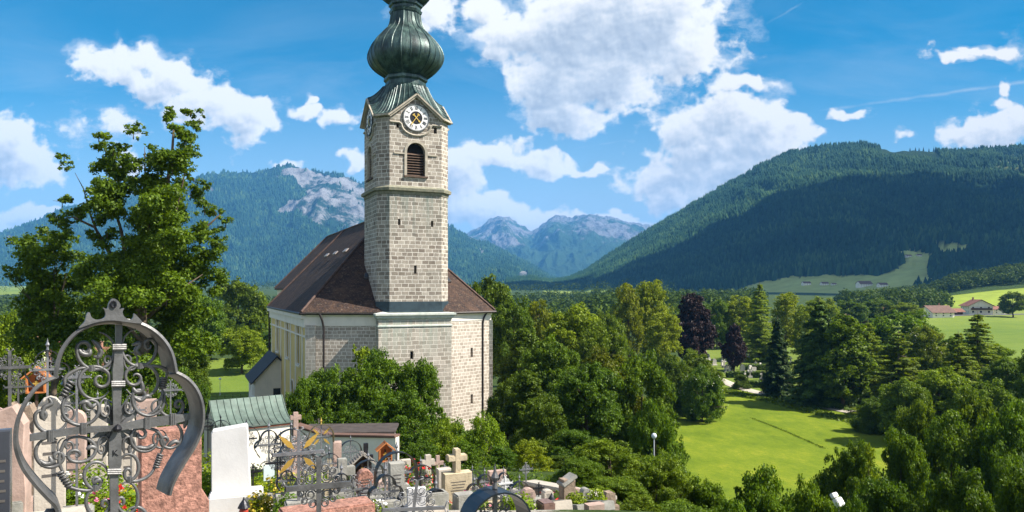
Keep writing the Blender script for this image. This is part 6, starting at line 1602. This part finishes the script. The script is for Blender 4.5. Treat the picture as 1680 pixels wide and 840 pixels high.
# --- left group
slab(82, 8.6, 650, 44, 'arch', CREAM, 'pale beige gravestone with an arched top behind the left side of the big cross', .18, 30, True)
m = None
b = gpos(72, 7.6); x, y = axes(30); t = thing('grave_border', b, 'stepped pale stone plinth in the bottom left corner under the big cross', 'grave border'); m = MB(); m.bevbox(b+UP*.16, (.75, .30, .30), .02, (x, y, UP)); m.bevbox(b+UP*.02, (1.0, .55, .22), .02, (x, y, UP)); m.build('stone_step', CREAM, t)
slab(279, 6.1, 700, 92, 'shoulder', PINK, 'big pink granite gravestone with a stepped shoulder behind the right side of the big cross', .20, 30, False, plate=False)
slab(381, 10.9, 697, 62, 'tilt', MARB, 'tall plain white marble gravestone, whitest stone of the churchyard', .22, 18, False, plate=False, roll=-.03)
b = gpos(388, 10.75); x, y = axes(18); t = thing('grave_plinth', b, 'white marble plinth beneath the tall white gravestone', 'grave plinth'); m = MB(); m.bevbox(b+UP*.14, (.74, .52, .34), .02, (x, y, UP)); m.build('plinth_block', MARB, t)
b = gpos(548, 8.0); x, y = axes(28); t = thing('grave_plinth', b, 'reddish polished stone block at the bottom edge right of the white marble gravestone', 'grave plinth'); m = MB(); zt_ = (H-822)/F*8.0; m.bevbox(Vector((b.x-.1, b.y+.1, zt_-.42)), (1.0, .34, .7), .02, (x, y, UP)); m.build('plinth_block', PINK, t)
slab(5, 9.5, 664, 70, 'rough', ROSE, 'rough rose stone slab cut by the left edge of the picture', .25, 20, False, plate=False)
slab(40, 12, 662, 44, 'rough', BROWN, 'low brown stone slab between the two iron crosses at the left', .25, 20, False, plate=False)
slab(3, 6.8, 704, 26, 'flat', DSLAB, 'dark polished slab at the very left edge', .12, 25)
slab(122, 12.5, 672, 34, 'round', ROSE, 'rose rounded gravestone seen through the left lobe of the big cross', .2, 22)
slab(163, 15, 664, 24, 'flat', CREAM, 'pale square stone seen through the ironwork right of the big cross post', .2, 22)
slab(104, 17, 645, 24, 'arch', GREY, 'grey arched gravestone farther back behind the left lobe', .2, 22)
slab(210, 18, 660, 24, 'wave', CREAM, 'pale curved gravestone farther back behind the big cross crossing', .2, 22)
slab(240, 20, 655, 30, 'flat', ROSE, 'small rose stone behind the shoulder of the pink granite gravestone', .2, 22)
iron_cross(16, 9.5, 576, 64, 'tall thin grey iron cross at the left edge of the picture', 'plain', IRON, yaw=25, r=.014)
iron_cross(78, 10.5, 572, 62, 'hooded iron cross close to the left lobe of the big cross', 'trefoil', IRONL, IRONB, yaw=35)
iron_cross(126, 8.5, 602, 40, 'slim silvery cross seen through the left lobe of the big cross', 'plain', IRONL, yaw=25, r=.010)
iron_cross(280, 13, 625, 36, 'slim silvery cross seen through the right lobe of the big cross', 'plain', IRONL, yaw=25, r=.010)
iron_cross(160, 16, 650, 60, 'small hooded cross beside the post of the big cross', 'arch', IRONL, IRONB)
iron_cross(45, 15, 655, 44, 'white painted iron cross at the far left among the rose slabs', 'plain', M('white painted iron', (.6, .6, .58), .6, bump=0), yaw=10)
# --- centre group
iron_cross(441, 13, 704, 46, 'silvery hooded cross with a blank white plaque right of the white marble stone', 'trefoil', IRONL, IRONB, plaque=(.68, .19, .28, ENAM), yaw=28)
iron_cross(404, 17, 697, 42, 'dark hooded cross peeping over the top right corner of the white marble stone', 'round', IRONB, IRONB)
iron_cross(362, 21, 688, 30, 'small black hooped cross above the white marble stone', 'round', IRONB, IRONB)
iron_cross(341, 21, 686, 24, 'small black hooped cross left of the chapel gable', 'round', IRONB, IRONB)
iron_cross(478, 15, 701, 54, 'dark arched cross filled with dense silver latticework', 'arch', IRONL, IRONB, yaw=28)
iron_cross(490, 9.4, 706, 88, 'wide silvery cross with four gilt leaves', 'plain', IRONL, gold=True, yaw=22, r=.016)
iron_cross(527, 18, 694, 40, 'cross with brownish domed hood and gilt finial', 'arch', IRONL, M('bronze hood', (.16, .13, .06), .5, metal=.5, var=.3), gold=True)
iron_cross(523, 5.6, 750, 112, 'plain dark iron scroll cross at the bottom edge, nearest of the central crosses', 'plain', IRON, yaw=20, r=.015)
iron_cross(575, 22, 721, 36, 'black iron cross under a curved hood beside the churchyard wall', 'arch', IRONL, IRONB)
iron_cross(604, 13, 752, 52, 'slim cross under a tall black trefoil hood left of the red flowers', 'arch', IRONL, IRONB)
iron_cross(648, 11.2, 738, 70, 'silver scroll cross under a large black hood beneath the red flowers', 'arch', IRONL, IRONB, lean=.03)
iron_cross(672, 7.6, 788, 110, 'leaning silvery cross whose long bar slants upward', 'plain', IRONL, yaw=8, r=.013, lean=.12)
stone_cross(561, 12, 752, 42, GREY, 'weathered grey stone cross in the middle of the churchyard', 22, .66, .12, .28, .9)
stone_cross(485, 19, 676, 18, ROSE, 'small brown stone cross in front of the right corner of the chapel roof', 22, .8, .10, .72, 1.3)
stone_cross(600, 25, 727, 24, IRONB, 'black cross just left of the orange wooden shrine', 20, .62, .12, .3, .9)
slab(553, 20, 724, 13, 'flat', ROSE, 'narrow rose stone post behind the weathered grey cross', .2, 20, False, plate=False)
slab(598, 11.5, 770, 26, 'round', PINK, 'reddish rounded gravestone between the two black hooded crosses', .2, 22)
slab(650, 10.4, 758, 24, 'flat', GREY, 'narrow grey stone behind the silver scroll cross', .16, 22)
slab(683, 10, 800, 30, 'flat', MARB, 'small white tablet at the bottom edge left of the tall weathered stone', .12, 15)
def shrine(px, D, py, w, roofm, bodym, label, stripes=False):
    b = gpos(px, D); h = top_at(py, D, b); x, y = axes(20); W = w/F*D; t = thing('wooden_shrine', b, label, 'shrine'); m = MB(); bh = h-W*.55
    m.bevbox(b+UP*(bh/2), (W*.12, W*.12, bh), .01, (x, y, UP)); m.build('post', DW, t)
    m = MB(); z0 = b+UP*(bh-W*.75); m.prism([(-W*.38, 0), (W*.38, 0), (W*.38, W*.75), (0, W*1.15), (-W*.38, W*.75)], z0+y*W*.2, x, UP, y*.03); 
    for s in (-1, 1): m.box(z0+x*s*W*.37+UP*W*.38, (.03, W*.45, W*.76), (x, y, UP))
    m.box(z0+UP*.01, (W*.8, W*.45, .03), (x, y, UP)); m.build('case', bodym, t)
    m = MB()
    for s in (-1, 1):
        d = (x*s-UP*.85).normalized(); nn = (x*s*.85+UP).normalized(); m.box(z0+UP*W*1.20+d*W*.36, (W*.82, W*.62, .03), (d, y, nn))
        if stripes:
            for k in range(6): m.box(z0+UP*W*1.20+d*W*(.05+.13*k)+nn*.025, (.03, W*.62, .03), (d, y, nn))
    m.build('roof', roofm, t); m = MB(); m.bevbox(z0+UP*W*.35-y*.02, (W*.10, .05, W*.45), .005, (x, y, UP)); m.bevbox(z0+UP*W*.45-y*.03, (W*.3, .05, W*.08), .005, (x, y, UP)); m.build('crucifix', GOLD, t)
    return t
shrine(632, 20, 723, 26, TERRA, TERRA, 'orange wooden shrine with a pointed roof in front of the white churchyard wall')
shrine(594, 17, 740, 36, SHING, DW, 'wooden grave shrine under a striped shingle roof left of the orange one', True)
shrine(60, 16, 600, 34, TERRA, TERRA, 'orange wooden shrine behind the hooded cross at the left')
# --- right group
stone_cross(702, 24, 746, 22, CREAM, 'cream stone cross on a broad pedestal right of the red flowers', 22, .62, .15, .55, 1.7)
slab(749, 15.5, 735, 47, 'flat', WEATH, 'tall mustard stained weathered gravestone with a small cross on top', .26, 22, True, cross=True)
slab(728, 16.4, 768, 22, 'flat', CREAM, 'pale side stone leaning against the tall weathered gravestone', .2, 22, False, plate=False)
iron_cross(729, 19, 762, 20, 'small thin iron cross between the cream stone cross and the weathered stone', 'plain', IRONL)
iron_cross(795, 18, 777, 24, 'small cross under a black hood right of the tall weathered stone', 'arch', IRONL, IRONB)
iron_cross(826, 20, 774, 30, 'small cross under a black hood in the middle of the right group', 'trefoil', IRONL, IRONB)
iron_cross(829, 14, 782, 26, 'small white iron cross right of the dark foreground hood', 'plain', M('white painted iron', (.6, .6, .58)))
iron_cross(852, 16.5, 788, 32, 'black hooded cross in front of the rounded rose stone', 'arch', IRONL, IRONB)
iron_cross(863, 19, 760, 24, 'tall thin openwork cross rising above the right group', 'plain', IRONL)
iron_cross(762, 12, 812, 26, 'low dark cross at the foot of the weathered stone', 'plain', IRONB)
iron_cross(812, 5.0, 798, 108, 'dark domed hood of a near iron cross cut by the bottom edge', 'arch', IRON, M('blued hood', (.03, .036, .045), .3, metal=.5, var=.3, bump=0), yaw=25, r=.012, foot=False, deep=1.7)
slab(780, 17, 798, 14, 'rough', GREY, 'small grey boulder stone behind the dark foreground hood', .2, 22, False, plate=False)
slab(866, 15, 800, 24, 'wave', ROSE, 'rose gravestone with curved outline right of the dark foreground hood', .18, 22)
slab(898, 16, 803, 17, 'arch', CREAM, 'cream narrow gravestone against the churchyard end wall', .18, 22)
slab(895, 12.5, 824, 18, 'round', M('dark red granite', (.16, .10, .08), .4, var=.3, scale=12), 'dark red rounded stone in front of the cream narrow gravestone', .16, 22)
t = slab(930, 17, 784, 22, 'shoulder', BROWN, 'brown rough stone pillar with a slanted grey cap', .26, 25, True, plate=False); m = MB(); x, y = axes(25); m.bevbox(P(930, 787, 16.98), (.42, .34, .08), .015, ((x+UP*.55).normalized(), y, (UP-x*.55).normalized())); m.build('cap', GREY, t)
slab(960, 18, 800, 15, 'round', GREY, 'slim grey rounded stone right of the brown stone pillar', .2, 22)
slab(998, 18, 806, 20, 'rough', BROWN, 'brown mottled stone at the right end of the churchyard', .24, 22, plate=False)
slab(975, 15, 826, 30, 'flat', ROSE, 'low rose stone at the bottom right end of the churchyard', .22, 22, False, plate=False)
slab(912, 14, 826, 20, 'flat', GREY, 'low grey stone before the brown stone pillar', .22, 22, False, plate=False)

for (px, D, py, w, kd, lb, mt, hd) in ((455, 12, 742, 40, 'plain', 'small dark cross between the plaque cross and the gilt cross', IRONB, IRONB), (512, 11, 752, 36, 'plain', 'small silvery cross right of the gilt cross', IRONL, IRONB), (540, 15, 742, 34, 'round', 'hooped black cross left of the grey stone cross', IRONL, IRONB),
    (618, 15, 760, 34, 'plain', 'thin silvery cross left of the silver scroll cross', IRONL, IRONB), (632, 9.5, 776, 56, 'trefoil', 'low trefoil hooded cross at the bottom edge left of the leaning cross', IRONL, IRONB), (580, 9.5, 782, 50, 'plain', 'low silvery scroll cross at the bottom edge right of the dark scroll cross', IRONL, IRONB),
    (778, 15, 792, 26, 'arch', 'tiny hooded cross left of the dark foreground hood', IRONL, IRONB), (838, 13.5, 800, 26, 'plain', 'tiny silvery cross right behind the dark foreground hood', IRONL, IRONB), (884, 18, 792, 20, 'plain', 'thin dark cross left of the churchyard end wall', IRONB, IRONB),
    (460, 19, 716, 34, 'round', 'round hooped cross beside the latticework cross', IRONB, IRONB), (505, 21, 712, 30, 'plain', 'thin silvery cross below the shed roof', IRONL, IRONB), (415, 11.5, 762, 28, 'plain', 'small dark cross right of the white marble plinth', IRONB, IRONB),
    (560, 11, 775, 40, 'trefoil', 'low hooded cross in front of the grey stone cross', IRONL, IRONB), (498, 12.5, 738, 34, 'arch', 'narrow hooded cross behind the gilt cross', IRONL, IRONB), (690, 12.5, 770, 34, 'plain', 'thin dark cross left of the tall weathered stone', IRONB, IRONB),
    (715, 11, 800, 34, 'arch', 'low hooded cross before the tall weathered stone', IRONL, IRONB), (638, 17, 752, 26, 'plain', 'thin silvery cross beneath the orange shrine', IRONL, IRONB), (470, 10.5, 770, 34, 'trefoil', 'low trefoil cross among the yellow flowers', IRONL, IRONB), (608, 10.2, 790, 36, 'plain', 'thin silvery cross in front of the reddish rounded stone', IRONL, IRONB),
    (30, 12, 618, 40, 'plain', 'thin grey cross left of the orange wooden shrine', IRON, IRONB), (108, 12, 640, 40, 'arch', 'hooded cross low inside the left lobe of the big cross', IRONL, IRONB), (215, 12, 655, 44, 'plain', 'thin silver cross just right of the big cross post', IRONL, IRONB)):
    iron_cross(px, D, py, w, lb, kd, mt, hd, yaw=24, r=.010)
for (px, D, py, w, kd, mt, lb) in ((520, 16, 772, 22, 'arch', CREAM, 'small cream arched stone behind the dark scroll cross'), (628, 14, 788, 18, 'flat', ROSE, 'small rose stone between the hooded crosses'), (665, 13.5, 792, 20, 'wave', GREY, 'small grey curved stone left of the white tablet'), (785, 14, 815, 20, 'flat', CREAM, 'low cream stone beside the foot of the dark hood'),
    (845, 17, 802, 16, 'round', CREAM, 'small cream rounded stone between hood and rose stone'), (880, 15, 818, 16, 'flat', GREY, 'small grey stone between the rose and the dark red stones'), (945, 19, 800, 13, 'arch', ROSE, 'small rose arched stone behind the slim grey stone'), (540, 12.5, 790, 18, 'flat', WEATH, 'low stained stone left of the grey stone cross'), (30, 11, 690, 34, 'arch', ROSE, 'rose arched stone at the left edge behind the dark slab')):
    slab(px, D, py, w, kd, mt, lb, .18, 22)
# ------------------------------------------------------------------ chapel with the curved copper roof
def chapel():
    a, s = axes(36); q0 = P(347, 657, 42.0); zr = q0.z; L = 3.95; n = -s      # ridge runs along a, n faces the camera
    b0 = Vector((q0.x, q0.y, gz(q0.x, q0.y)-.5)); t = thing('chapel', b0, 'small white chapel with a curved green copper roof at the churchyard wall', 'chapel')
    hw = 1.75; ze = zr-1.35; c = Vector((q0.x, q0.y, 0))
    def f(u): return zr-(zr-ze)*(u**.8)*1.0+.22*math.sin(u*math.pi)*-1
    us = np.linspace(0, 1, 9); m = MB()
    for sg in (1, -1):
        top = [c-a*.15+n*sg*hw*1.10*u+UP*f(u) for u in us]; vs = top+[p+a*(L+.3) for p in top]; vs += [v-UP*.07 for v in vs]; k = 9
        fs = [(i, i+1, i+1+k, i+k) for i in range(8)]+[(i+2*k, i+k+2*k, i+1+k+2*k, i+1+2*k) for i in range(8)]+[(8, 8+k, 8+3*k, 8+2*k)]+[(i, i+2*k, i+1+2*k, i+1) for i in range(8)]+[(i+k, i+1+k, i+1+3*k, i+3*k) for i in range(8)]
        m.add(vs, fs)
    ro = m.build('roof', COPR, t); m = MB()
    for i in range(12):
        p = c-a*.10+a*((L+.2)*i/11); m.tube([p+n*hw*1.10*u+UP*(f(u)+.02) for u in us], .022, 4)
    m.build('seam', COPR, ro)
    w = MB(); zb = b0.z-.5; pr = [(-hw, zb), (hw, zb), (hw, ze)]+[(hw*u, f(u)-.1) for u in us[::-1][1:]]+[(-hw*u, f(u)-.1) for u in us[1:-1]]+[(-hw, ze)]
    hole = arch_poly(0, zb+1.2, 1.5, 2.3); w.panel(pr, [hole], c, n, UP, a*.4); w.panel(pr, [], c+a*L, n, UP, a*.1)
    for sg in (1, -1): w.add([c+n*sg*hw+UP*zb, c+n*sg*hw+a*L+UP*zb, c+n*sg*hw+a*L+UP*ze, c+n*sg*hw+UP*ze], [(0, 1, 2, 3)])
    wl = w.build('wall', PLAST, t, fix=False); m = MB(); m.add([c+n*x_+UP*z_+a*.39 for x_, z_ in hole], [tuple(range(len(hole)))]); m.build('niche', DARK, wl, fix=False)
    m = MB(); m.box(c+n*(hw*1.02)+a*L/2+UP*(ze-.12), (L+.2, .16, .12), (a, n, UP)); m.build('eaves_board', M('red board', (.28, .10, .06), .7), t)
chapel()
def wall_run(pts, name, wallm, capm, label, cat, th_=.35, hgt=1.9, over=.12):
    t = thing(name, PG_(pts[0]), label, cat); w = MB(); cp = MB()
    for (p0, p1) in zip(pts, pts[1:]):
        a_, b_ = Vector(p0), Vector(p1); d = (b_-a_); L = d.length; d.normalize(); s = Vector((-d.y, d.x, 0)).normalized(); dh = Vector((d.x, d.y, 0)).normalized(); u = s.cross(d); u = u if u.z > 0 else -u
        w.add([a_+s*th_/2, a_-s*th_/2, b_-s*th_/2, b_+s*th_/2]+[q-UP*(hgt+1) for q in (a_+s*th_/2, a_-s*th_/2, b_-s*th_/2, b_+s*th_/2)], [(0, 1, 2, 3), (4, 5, 6, 7), (0, 1, 5, 4), (1, 2, 6, 5), (2, 3, 7, 6), (3, 0, 4, 7)])
        cp.bevbox((a_+b_)/2+u*.06, (L+.02, th_+over*2, .12), .02, (d, s, u))
    w.build('wall', wallm, t); cp.build('coping', capm, t); return t
def PG_(p): return (p[0], p[1], p[2]-2)
wall_run([P(486, 698, 40), P(538, 715, 38.5), P(652, 717, 37)], 'churchyard_wall', PLAST, BRNT, 'white plastered churchyard wall with brown tiled coping right of the chapel', 'wall')
wall_run([P(868, 794, 24), P(930, 806, 21.5), P(1000, 822, 19.5)], 'churchyard_wall', BROWN, CREAM, 'low brown rubble wall with pale coping behind the last graves at the right', 'wall', .4, 1.3, .05)
q = P(575, 704, 43); t = thing('shed', (q.x, q.y, gz(q.x, q.y)), 'flat dark roofed shed behind the white churchyard wall', 'shed'); m = MB(); x, y = axes(4); m.bevbox(q+UP*.0, (5.4, 2.9, .16), .03, (x, y, UP)); m.build('roof', M('felt roof', (.06, .048, .042), .9, var=.3, scale=2), t); m = MB(); m.box(q-UP*1.4, (5.0, 2.5, 2.65), (x, y, UP)); m.build('wall', PLAST, t)
m = MB(); t = thing('railing', PG(370, 119), 'thin dark handrail running along the foot of the lawn', 'railing')
for i in range(7):
    b = PG(330+i*13, 119); m.tube([b, b+UP*1.0], .03, 5)
    if i < 6: b2 = PG(330+(i+1)*13, 119); m.tube([b+UP*1.0, b2+UP*1.0], .025, 5); m.tube([b+UP*.55, b2+UP*.55], .018, 5)
m.build('rail', PIPE, t)

# ------------------------------------------------------------------ grave beds, flowers, lanterns
def bed(px, D, w, l, yaw, matb, label):
    b = gpos(px, D); x, y = axes(yaw); t = thing('grave_border', b, label, 'grave border', 'stone borders of the graves'); m = MB()
    sl = (gz(b.x-y.x*l, b.y-y.y*l)-b.z)/l; yy = Vector((-y.x, -y.y, sl)).normalized(); u = x.cross(yy); u = u if u.z > 0 else -u
    for s in (-1, 1): m.bevbox(b+x*s*w/2+yy*l/2+u*.06, (.10, l, .20), .015, (x, yy, u))
    m.bevbox(b+yy*l+u*.06, (w+.1, .10, .20), .015, (x, yy, u)); m.build('edging', matb, t); m = MB(); m.box(b+yy*l/2+u*.03, (w-.1, l-.05, .10), (x, yy, u)); m.build('soil', SOIL, t)
    return b, x, yy, w, l
def clump(name, c, r, h, n, size, leafm, petals, label, cat, seed, np_=0, aspect=.6, group='plants on the graves', col=(1, 1, 1), psize=.02):
    rg = np.random.RandomState(seed); d = rg.normal(0, 1, (n, 3)); d /= np.linalg.norm(d, axis=1)[:, None]; d[:, 2] = np.abs(d[:, 2]); q = rg.uniform(.3, 1.05, (n, 1))
    C = np.array(c)+d*q*np.array((r, r, h)); V, Q = leaves(C, d, size, rg, aspect)
    t = thing(name, c, label, cat, group); me = np_mesh('foliage', V-np.array(c), Q, leafm); o = link_mesh('foliage', me, t); o.color = (*col, 1)
    if petals is not None:
        d = rg.normal(0, 1, (np_, 3)); d[:, 2] = np.abs(d[:, 2])+.2; d /= np.linalg.norm(d, axis=1)[:, None]; C = d*rg.uniform(.9, 1.12, (np_, 1))*np.array((r, r, h)); C = np.repeat(C, 5, 0)+rg.normal(0, psize*.7, (np_*5, 3)); V, Q = leaves(C, np.repeat(d, 5, 0), psize, rg, .9); link_mesh('blossoms', np_mesh('blossoms', V, Q, petals), t)
    return t
beds = [(82, 7.9, .8, .9, 30, CREAM, 'pale grave edging below the arched beige gravestone'), (441, 12.6, .75, 1.3, 24, CREAM, 'grave edging in front of the hooded cross with the plaque'), (490, 9.0, .8, .8, 22, ROSE, 'rose grave edging in front of the gilt leaved cross'),
        (598, 11.1, .7, 1.2, 22, GREY, 'grey grave edging below the reddish rounded gravestone'), (650, 10.2, .75, 1.1, 22, CREAM, 'grave edging below the silver scroll cross'), (702, 23.3, 1.0, 1.6, 22, CREAM, 'grave edging below the cream stone cross'),
        (749, 15.0, .9, 1.5, 22, WEATH, 'grave edging below the tall weathered gravestone'), (866, 14.6, .7, 1.2, 22, CREAM, 'grave edging below the curved rose gravestone'), (930, 16.6, .8, 1.4, 22, GREY, 'grave edging below the brown stone pillar'),
        (561, 11.6, .7, 1.2, 22, GREY, 'grave edging below the grey stone cross'), (128, 12, .8, 1.2, 22, ROSE, 'grave edging behind the left lobe of the big cross'), (205, 17.5, .9, 1.4, 22, CREAM, 'grave edging behind the crossing of the big cross')]
for a in beds: bed(*a)
PL = [ # px, D, r, h, n, leaf, petals, label, name, npetals, colour
 (340, 13.5, .45, 1.1, 2600, LEAF_Y, None, 'fresh green bush between the pink and the white gravestone', 'shrub', 0, (1, 1, .9)),
 (338, 11.0, .35, .6, 1500, LEAF, None, 'darker low bush beside the foot of the white gravestone', 'shrub', 0, (.8, 1, .8)),
 (425, 14.5, .42, .75, 1900, LEAF_Y, None, 'yellow green bush behind the white plaque cross', 'shrub', 0, (1.2, 1.1, .8)),
 (465, 12.2, .40, .62, 1700, LEAF_Y, YELF, 'bush with small yellow flowers between plaque cross and gilt cross', 'shrub', 30, (1.1, 1.1, .8)),
 (508, 13.5, .45, .75, 1900, LEAF_Y, None, 'bright bush under the bronze domed cross', 'shrub', 0, (1, 1.1, .8)),
 (428, 10.6, .22, .30, 700, LEAF_Y, YELF, 'pale yellow plant beside the white marble plinth', 'flower_clump', 30, (1.3, 1.1, .8)),
 (676, 20.0, .75, 1.15, 2600, LEAF, REDF, 'tall rose bush with red flowers right of the orange shrine', 'flower_clump', 60, (1, 1, .8)),
 (667, 15.5, .35, .85, 1100, LEAF, REDF, 'red geraniums behind the silver scroll cross', 'flower_clump', 34, (1, 1, .8)),
 (14, 6.2, .30, .34, 900, LEAF, REDF, 'red flowers at the bottom left corner', 'flower_clump', 70, (.8, 1, .8)),
 (58, 6.0, .18, .20, 500, LEAF, REDF, 'small red flowers beside the pale stone step', 'flower_clump', 30, (.9, 1, .8)),
 (130, 7.0, .25, .35, 700, LEAF_Y, None, 'low green plants seen through the lower left lobe of the big cross', 'flower_clump', 0, (1, 1, .8)),
 (150, 11.0, .55, .75, 1800, LEAF_Y, None, 'leafy green bush seen through the centre of the big cross', 'shrub', 0, (.9, 1, .8)),
 (112, 10.0, .40, .55, 1500, LEAF, WHIF, 'green plant with white flowers inside the left lobe of the big cross', 'flower_clump', 20, (.9, 1, .8)),
 (212, 9.0, .35, .50, 1400, LEAF_Y, REDF, 'green plant with red flowers right of the big cross post', 'flower_clump', 20, (.9, 1, .8)),
 (160, 9.5, .35, .35, 800, LEAF, PINKF, 'pink flowers on the grave behind the big cross', 'flower_clump', 20, (1, 1, .8)),
 (205, 11.5, .40, .40, 800, LEAF_Y, YELF, 'yellow flowers farther behind the big cross post', 'flower_clump', 24, (1, 1, .8)),
 (100, 14, .5, .5, 900, LEAF, WHIF, 'white flowers behind the left lobe of the big cross', 'flower_clump', 24, (1, 1, .8)),
 (235, 14, .4, .5, 900, LEAF, REDF, 'red flowers behind the pink granite stone', 'flower_clump', 24, (1, 1, .8)),
 (575, 14.5, .35, .50, 1100, LEAF_Y, None, 'green plant right of the grey stone cross', 'flower_clump', 0, (1, 1, .8)),
 (625, 12.0, .30, .35, 800, LEAF_Y, YELF, 'low yellow flowers between the two black hooded crosses', 'flower_clump', 16, (1, 1, .8)),
 (690, 19.5, .45, .35, 800, LEAF, PINKF, 'pink flowers in front of the cream stone cross', 'flower_clump', 24, (1, 1, .8)),
 (712, 13.0, .32, .32, 800, LEAF, REDF, 'red flowers left of the foot of the weathered stone', 'flower_clump', 26, (1, 1, .8)),
 (713, 17.5, .35, .35, 800, LEAF_Y, None, 'green cushion plant below the cream pedestal', 'flower_clump', 0, (1, 1, .8)),
 (810, 21, .55, .6, 900, LEAF_Y, PINKF, 'pinkish shrub behind the small hooded crosses', 'flower_clump', 20, (.8, 1, .8)),
 (905, 19, .45, .45, 900, LEAF, REDF, 'small red flowers beside the cream narrow gravestone', 'flower_clump', 14, (.8, .9, .8)),
 (945, 16.5, .30, .40, 800, LEAF_Y, None, 'grass tuft between the pillar and the slim grey stone', 'flower_clump', 0, (1, 1, .7)),
 (978, 17.5, .30, .50, 800, LEAF_Y, None, 'yellow green tuft beside the brown mottled stone', 'flower_clump', 0, (1.1, 1.1, .7)),
 (545, 10.0, .30, .30, 700, LEAF, None, 'low dark plant in front of the grey stone cross', 'flower_clump', 0, (.8, 1, .8)),
 (600, 9.2, .35, .30, 900, LEAF_Y, WHIF, 'white flowers at the bottom edge below the reddish stone', 'flower_clump', 26, (1, 1, .8)),
 (470, 10.2, .22, .34, 700, LEAF, None, 'dark green plant at the foot of the gilt cross', 'flower_clump', 0, (.8, 1, .8)),
 (775, 13.2, .35, .35, 800, LEAF, PINKF, 'pink flowers at the foot of the weathered stone', 'flower_clump', 18, (.9, 1, .8)),
 (850, 12.5, .35, .30, 800, LEAF_Y, None, 'green plants below the curved rose stone', 'flower_clump', 0, (.9, 1, .8)),
 (20, 13, .6, .8, 1300, LEAF_Y, None, 'green bush behind the rough rose slab at the left', 'shrub', 0, (.9, 1, .8)),
 (250, 23, .8, 1.0, 1500, LEAF, None, 'dark bush above the pink granite stone', 'shrub', 0, (.8, 1, .8)),
 (180, 22, .9, 1.0, 1500, LEAF_Y, None, 'green bush far behind the big cross', 'shrub', 0, (.9, 1, .8)),
 (90, 22, .9, 1.1, 1500, LEAF, None, 'dark bush far behind the left lobe', 'shrub', 0, (.8, 1, .8)),
 (420, 24, .8, 1.0, 1500, LEAF, None, 'dark bush in front of the chapel wall', 'shrub', 0, (.8, 1, .8)),
 (520, 27, 1.0, 1.0, 1500, LEAF, None, 'dark bush below the churchyard wall', 'shrub', 0, (.8, .9, .8)),
 (740, 27, 1.1, 1.1, 1500, LEAF, None, 'dark bush behind the weathered gravestone', 'shrub', 0, (.8, .9, .8)),
 (800, 26, 1.1, 1.1, 1500, LEAF, None, 'dark ivy mound behind the small hooded crosses', 'shrub', 0, (.8, .9, .8)),
 (860, 25, 1.1, .9, 1500, LEAF, None, 'dark undergrowth at the churchyard end wall', 'shrub', 0, (.8, .9, .8))]
for i, (px, D, r, h, n, lm, pm, lb, nm, npt, cl) in enumerate(PL):
    clump(nm, tuple(gpos(px, D)), r, h, n, .018+.0012*D, lm, pm, lb, 'shrub' if nm == 'shrub' else 'flowers', 40+i, npt, col=cl, psize=.012+.0012*D)
# further rows of graves towards the chapel and the wall, half hidden by the nearer ones
rg = np.random.RandomState(77); ROW = [(300, 24), (330, 27), (386, 26), (438, 29), (470, 26), (505, 23), (540, 27), (585, 29), (622, 26), (660, 28), (718, 29), (775, 24), (140, 26), (60, 24), (215, 27), (30, 19), (265, 30), (815, 24.5), (640, 17), (690, 15)]
NEARN = ['right above the pink granite stone', 'left of the chapel gable', 'above the white marble stone', 'below the chapel eaves', 'left of the small brown stone cross', 'behind the bronze domed cross', 'behind the rose stone post', 'behind the shingled shrine', 'under the orange shrine', 'behind the red rose bush', 'right of the cream stone cross', 'right of the weathered stone', 'far behind the left lobe of the big cross', 'far left beyond the orange shrine', 'far behind the post of the big cross', 'beyond the thin iron cross at the left edge', 'behind the right lobe of the big cross', 'above the dark foreground hood', 'beside the silver scroll cross', 'behind the white tablet']
for i, ((px, D), nr) in enumerate(zip(ROW, NEARN)):
    k = i % 4; mt = [CREAM, GREY, ROSE, WEATH][rg.randint(4)]; nmm = {CREAM: 'cream', GREY: 'grey', ROSE: 'rose', WEATH: 'stained'}[mt]; b = gpos(px, D); hh = rg.uniform(.8, 1.25); py = H-(b.z+hh)/D*F
    if k < 2: slab(px, D, py, .62/D*F, ['arch', 'flat'][k], mt, 'small %s gravestone %s' % (nmm, nr), .2, 22+rg.uniform(-4, 4), True, plate=False)
    elif k == 2: stone_cross(px, D, py, .5/D*F, mt, 'small %s stone cross %s' % (nmm, nr), 22, .62, .12, .35, 1.1)
    else: iron_cross(px, D, py, .6/D*F, 'small hooded iron cross %s' % nr, 'arch', IRONL, IRONB, yaw=24)
# a lantern on the gravel and one on the red block
def lantern(px, D, label):
    b = gpos(px, D); t = thing('grave_lantern', b, label, 'lantern', 'grave lanterns'); m = MB(); m.lathe(b, [(.07, 0), (.075, .02), (.05, .03)], 12); m.build('metal_foot', IRONB, t); m = MB(); m.lathe(b+UP*.24, [(.075, 0), (.05, .05), (.02, .09), (.004, .13)], 12); m.build('metal_cap', IRONB, t)
    m = MB(); m.lathe(b+UP*.03, [(.048, 0), (.055, .05), (.055, .17), (.048, .21)], 12); m.build('glass', M('red lantern glass', (.35, .05, .03), .15, bump=0), t, smooth=True)
for a in ((400, 9.0, 'small dark lantern on the gravel right of the white marble plinth'), (655, 12.5, 'grave lantern below the silver scroll cross'), (905, 15.0, 'grave lantern beside the dark red rounded stone')): lantern(*a)
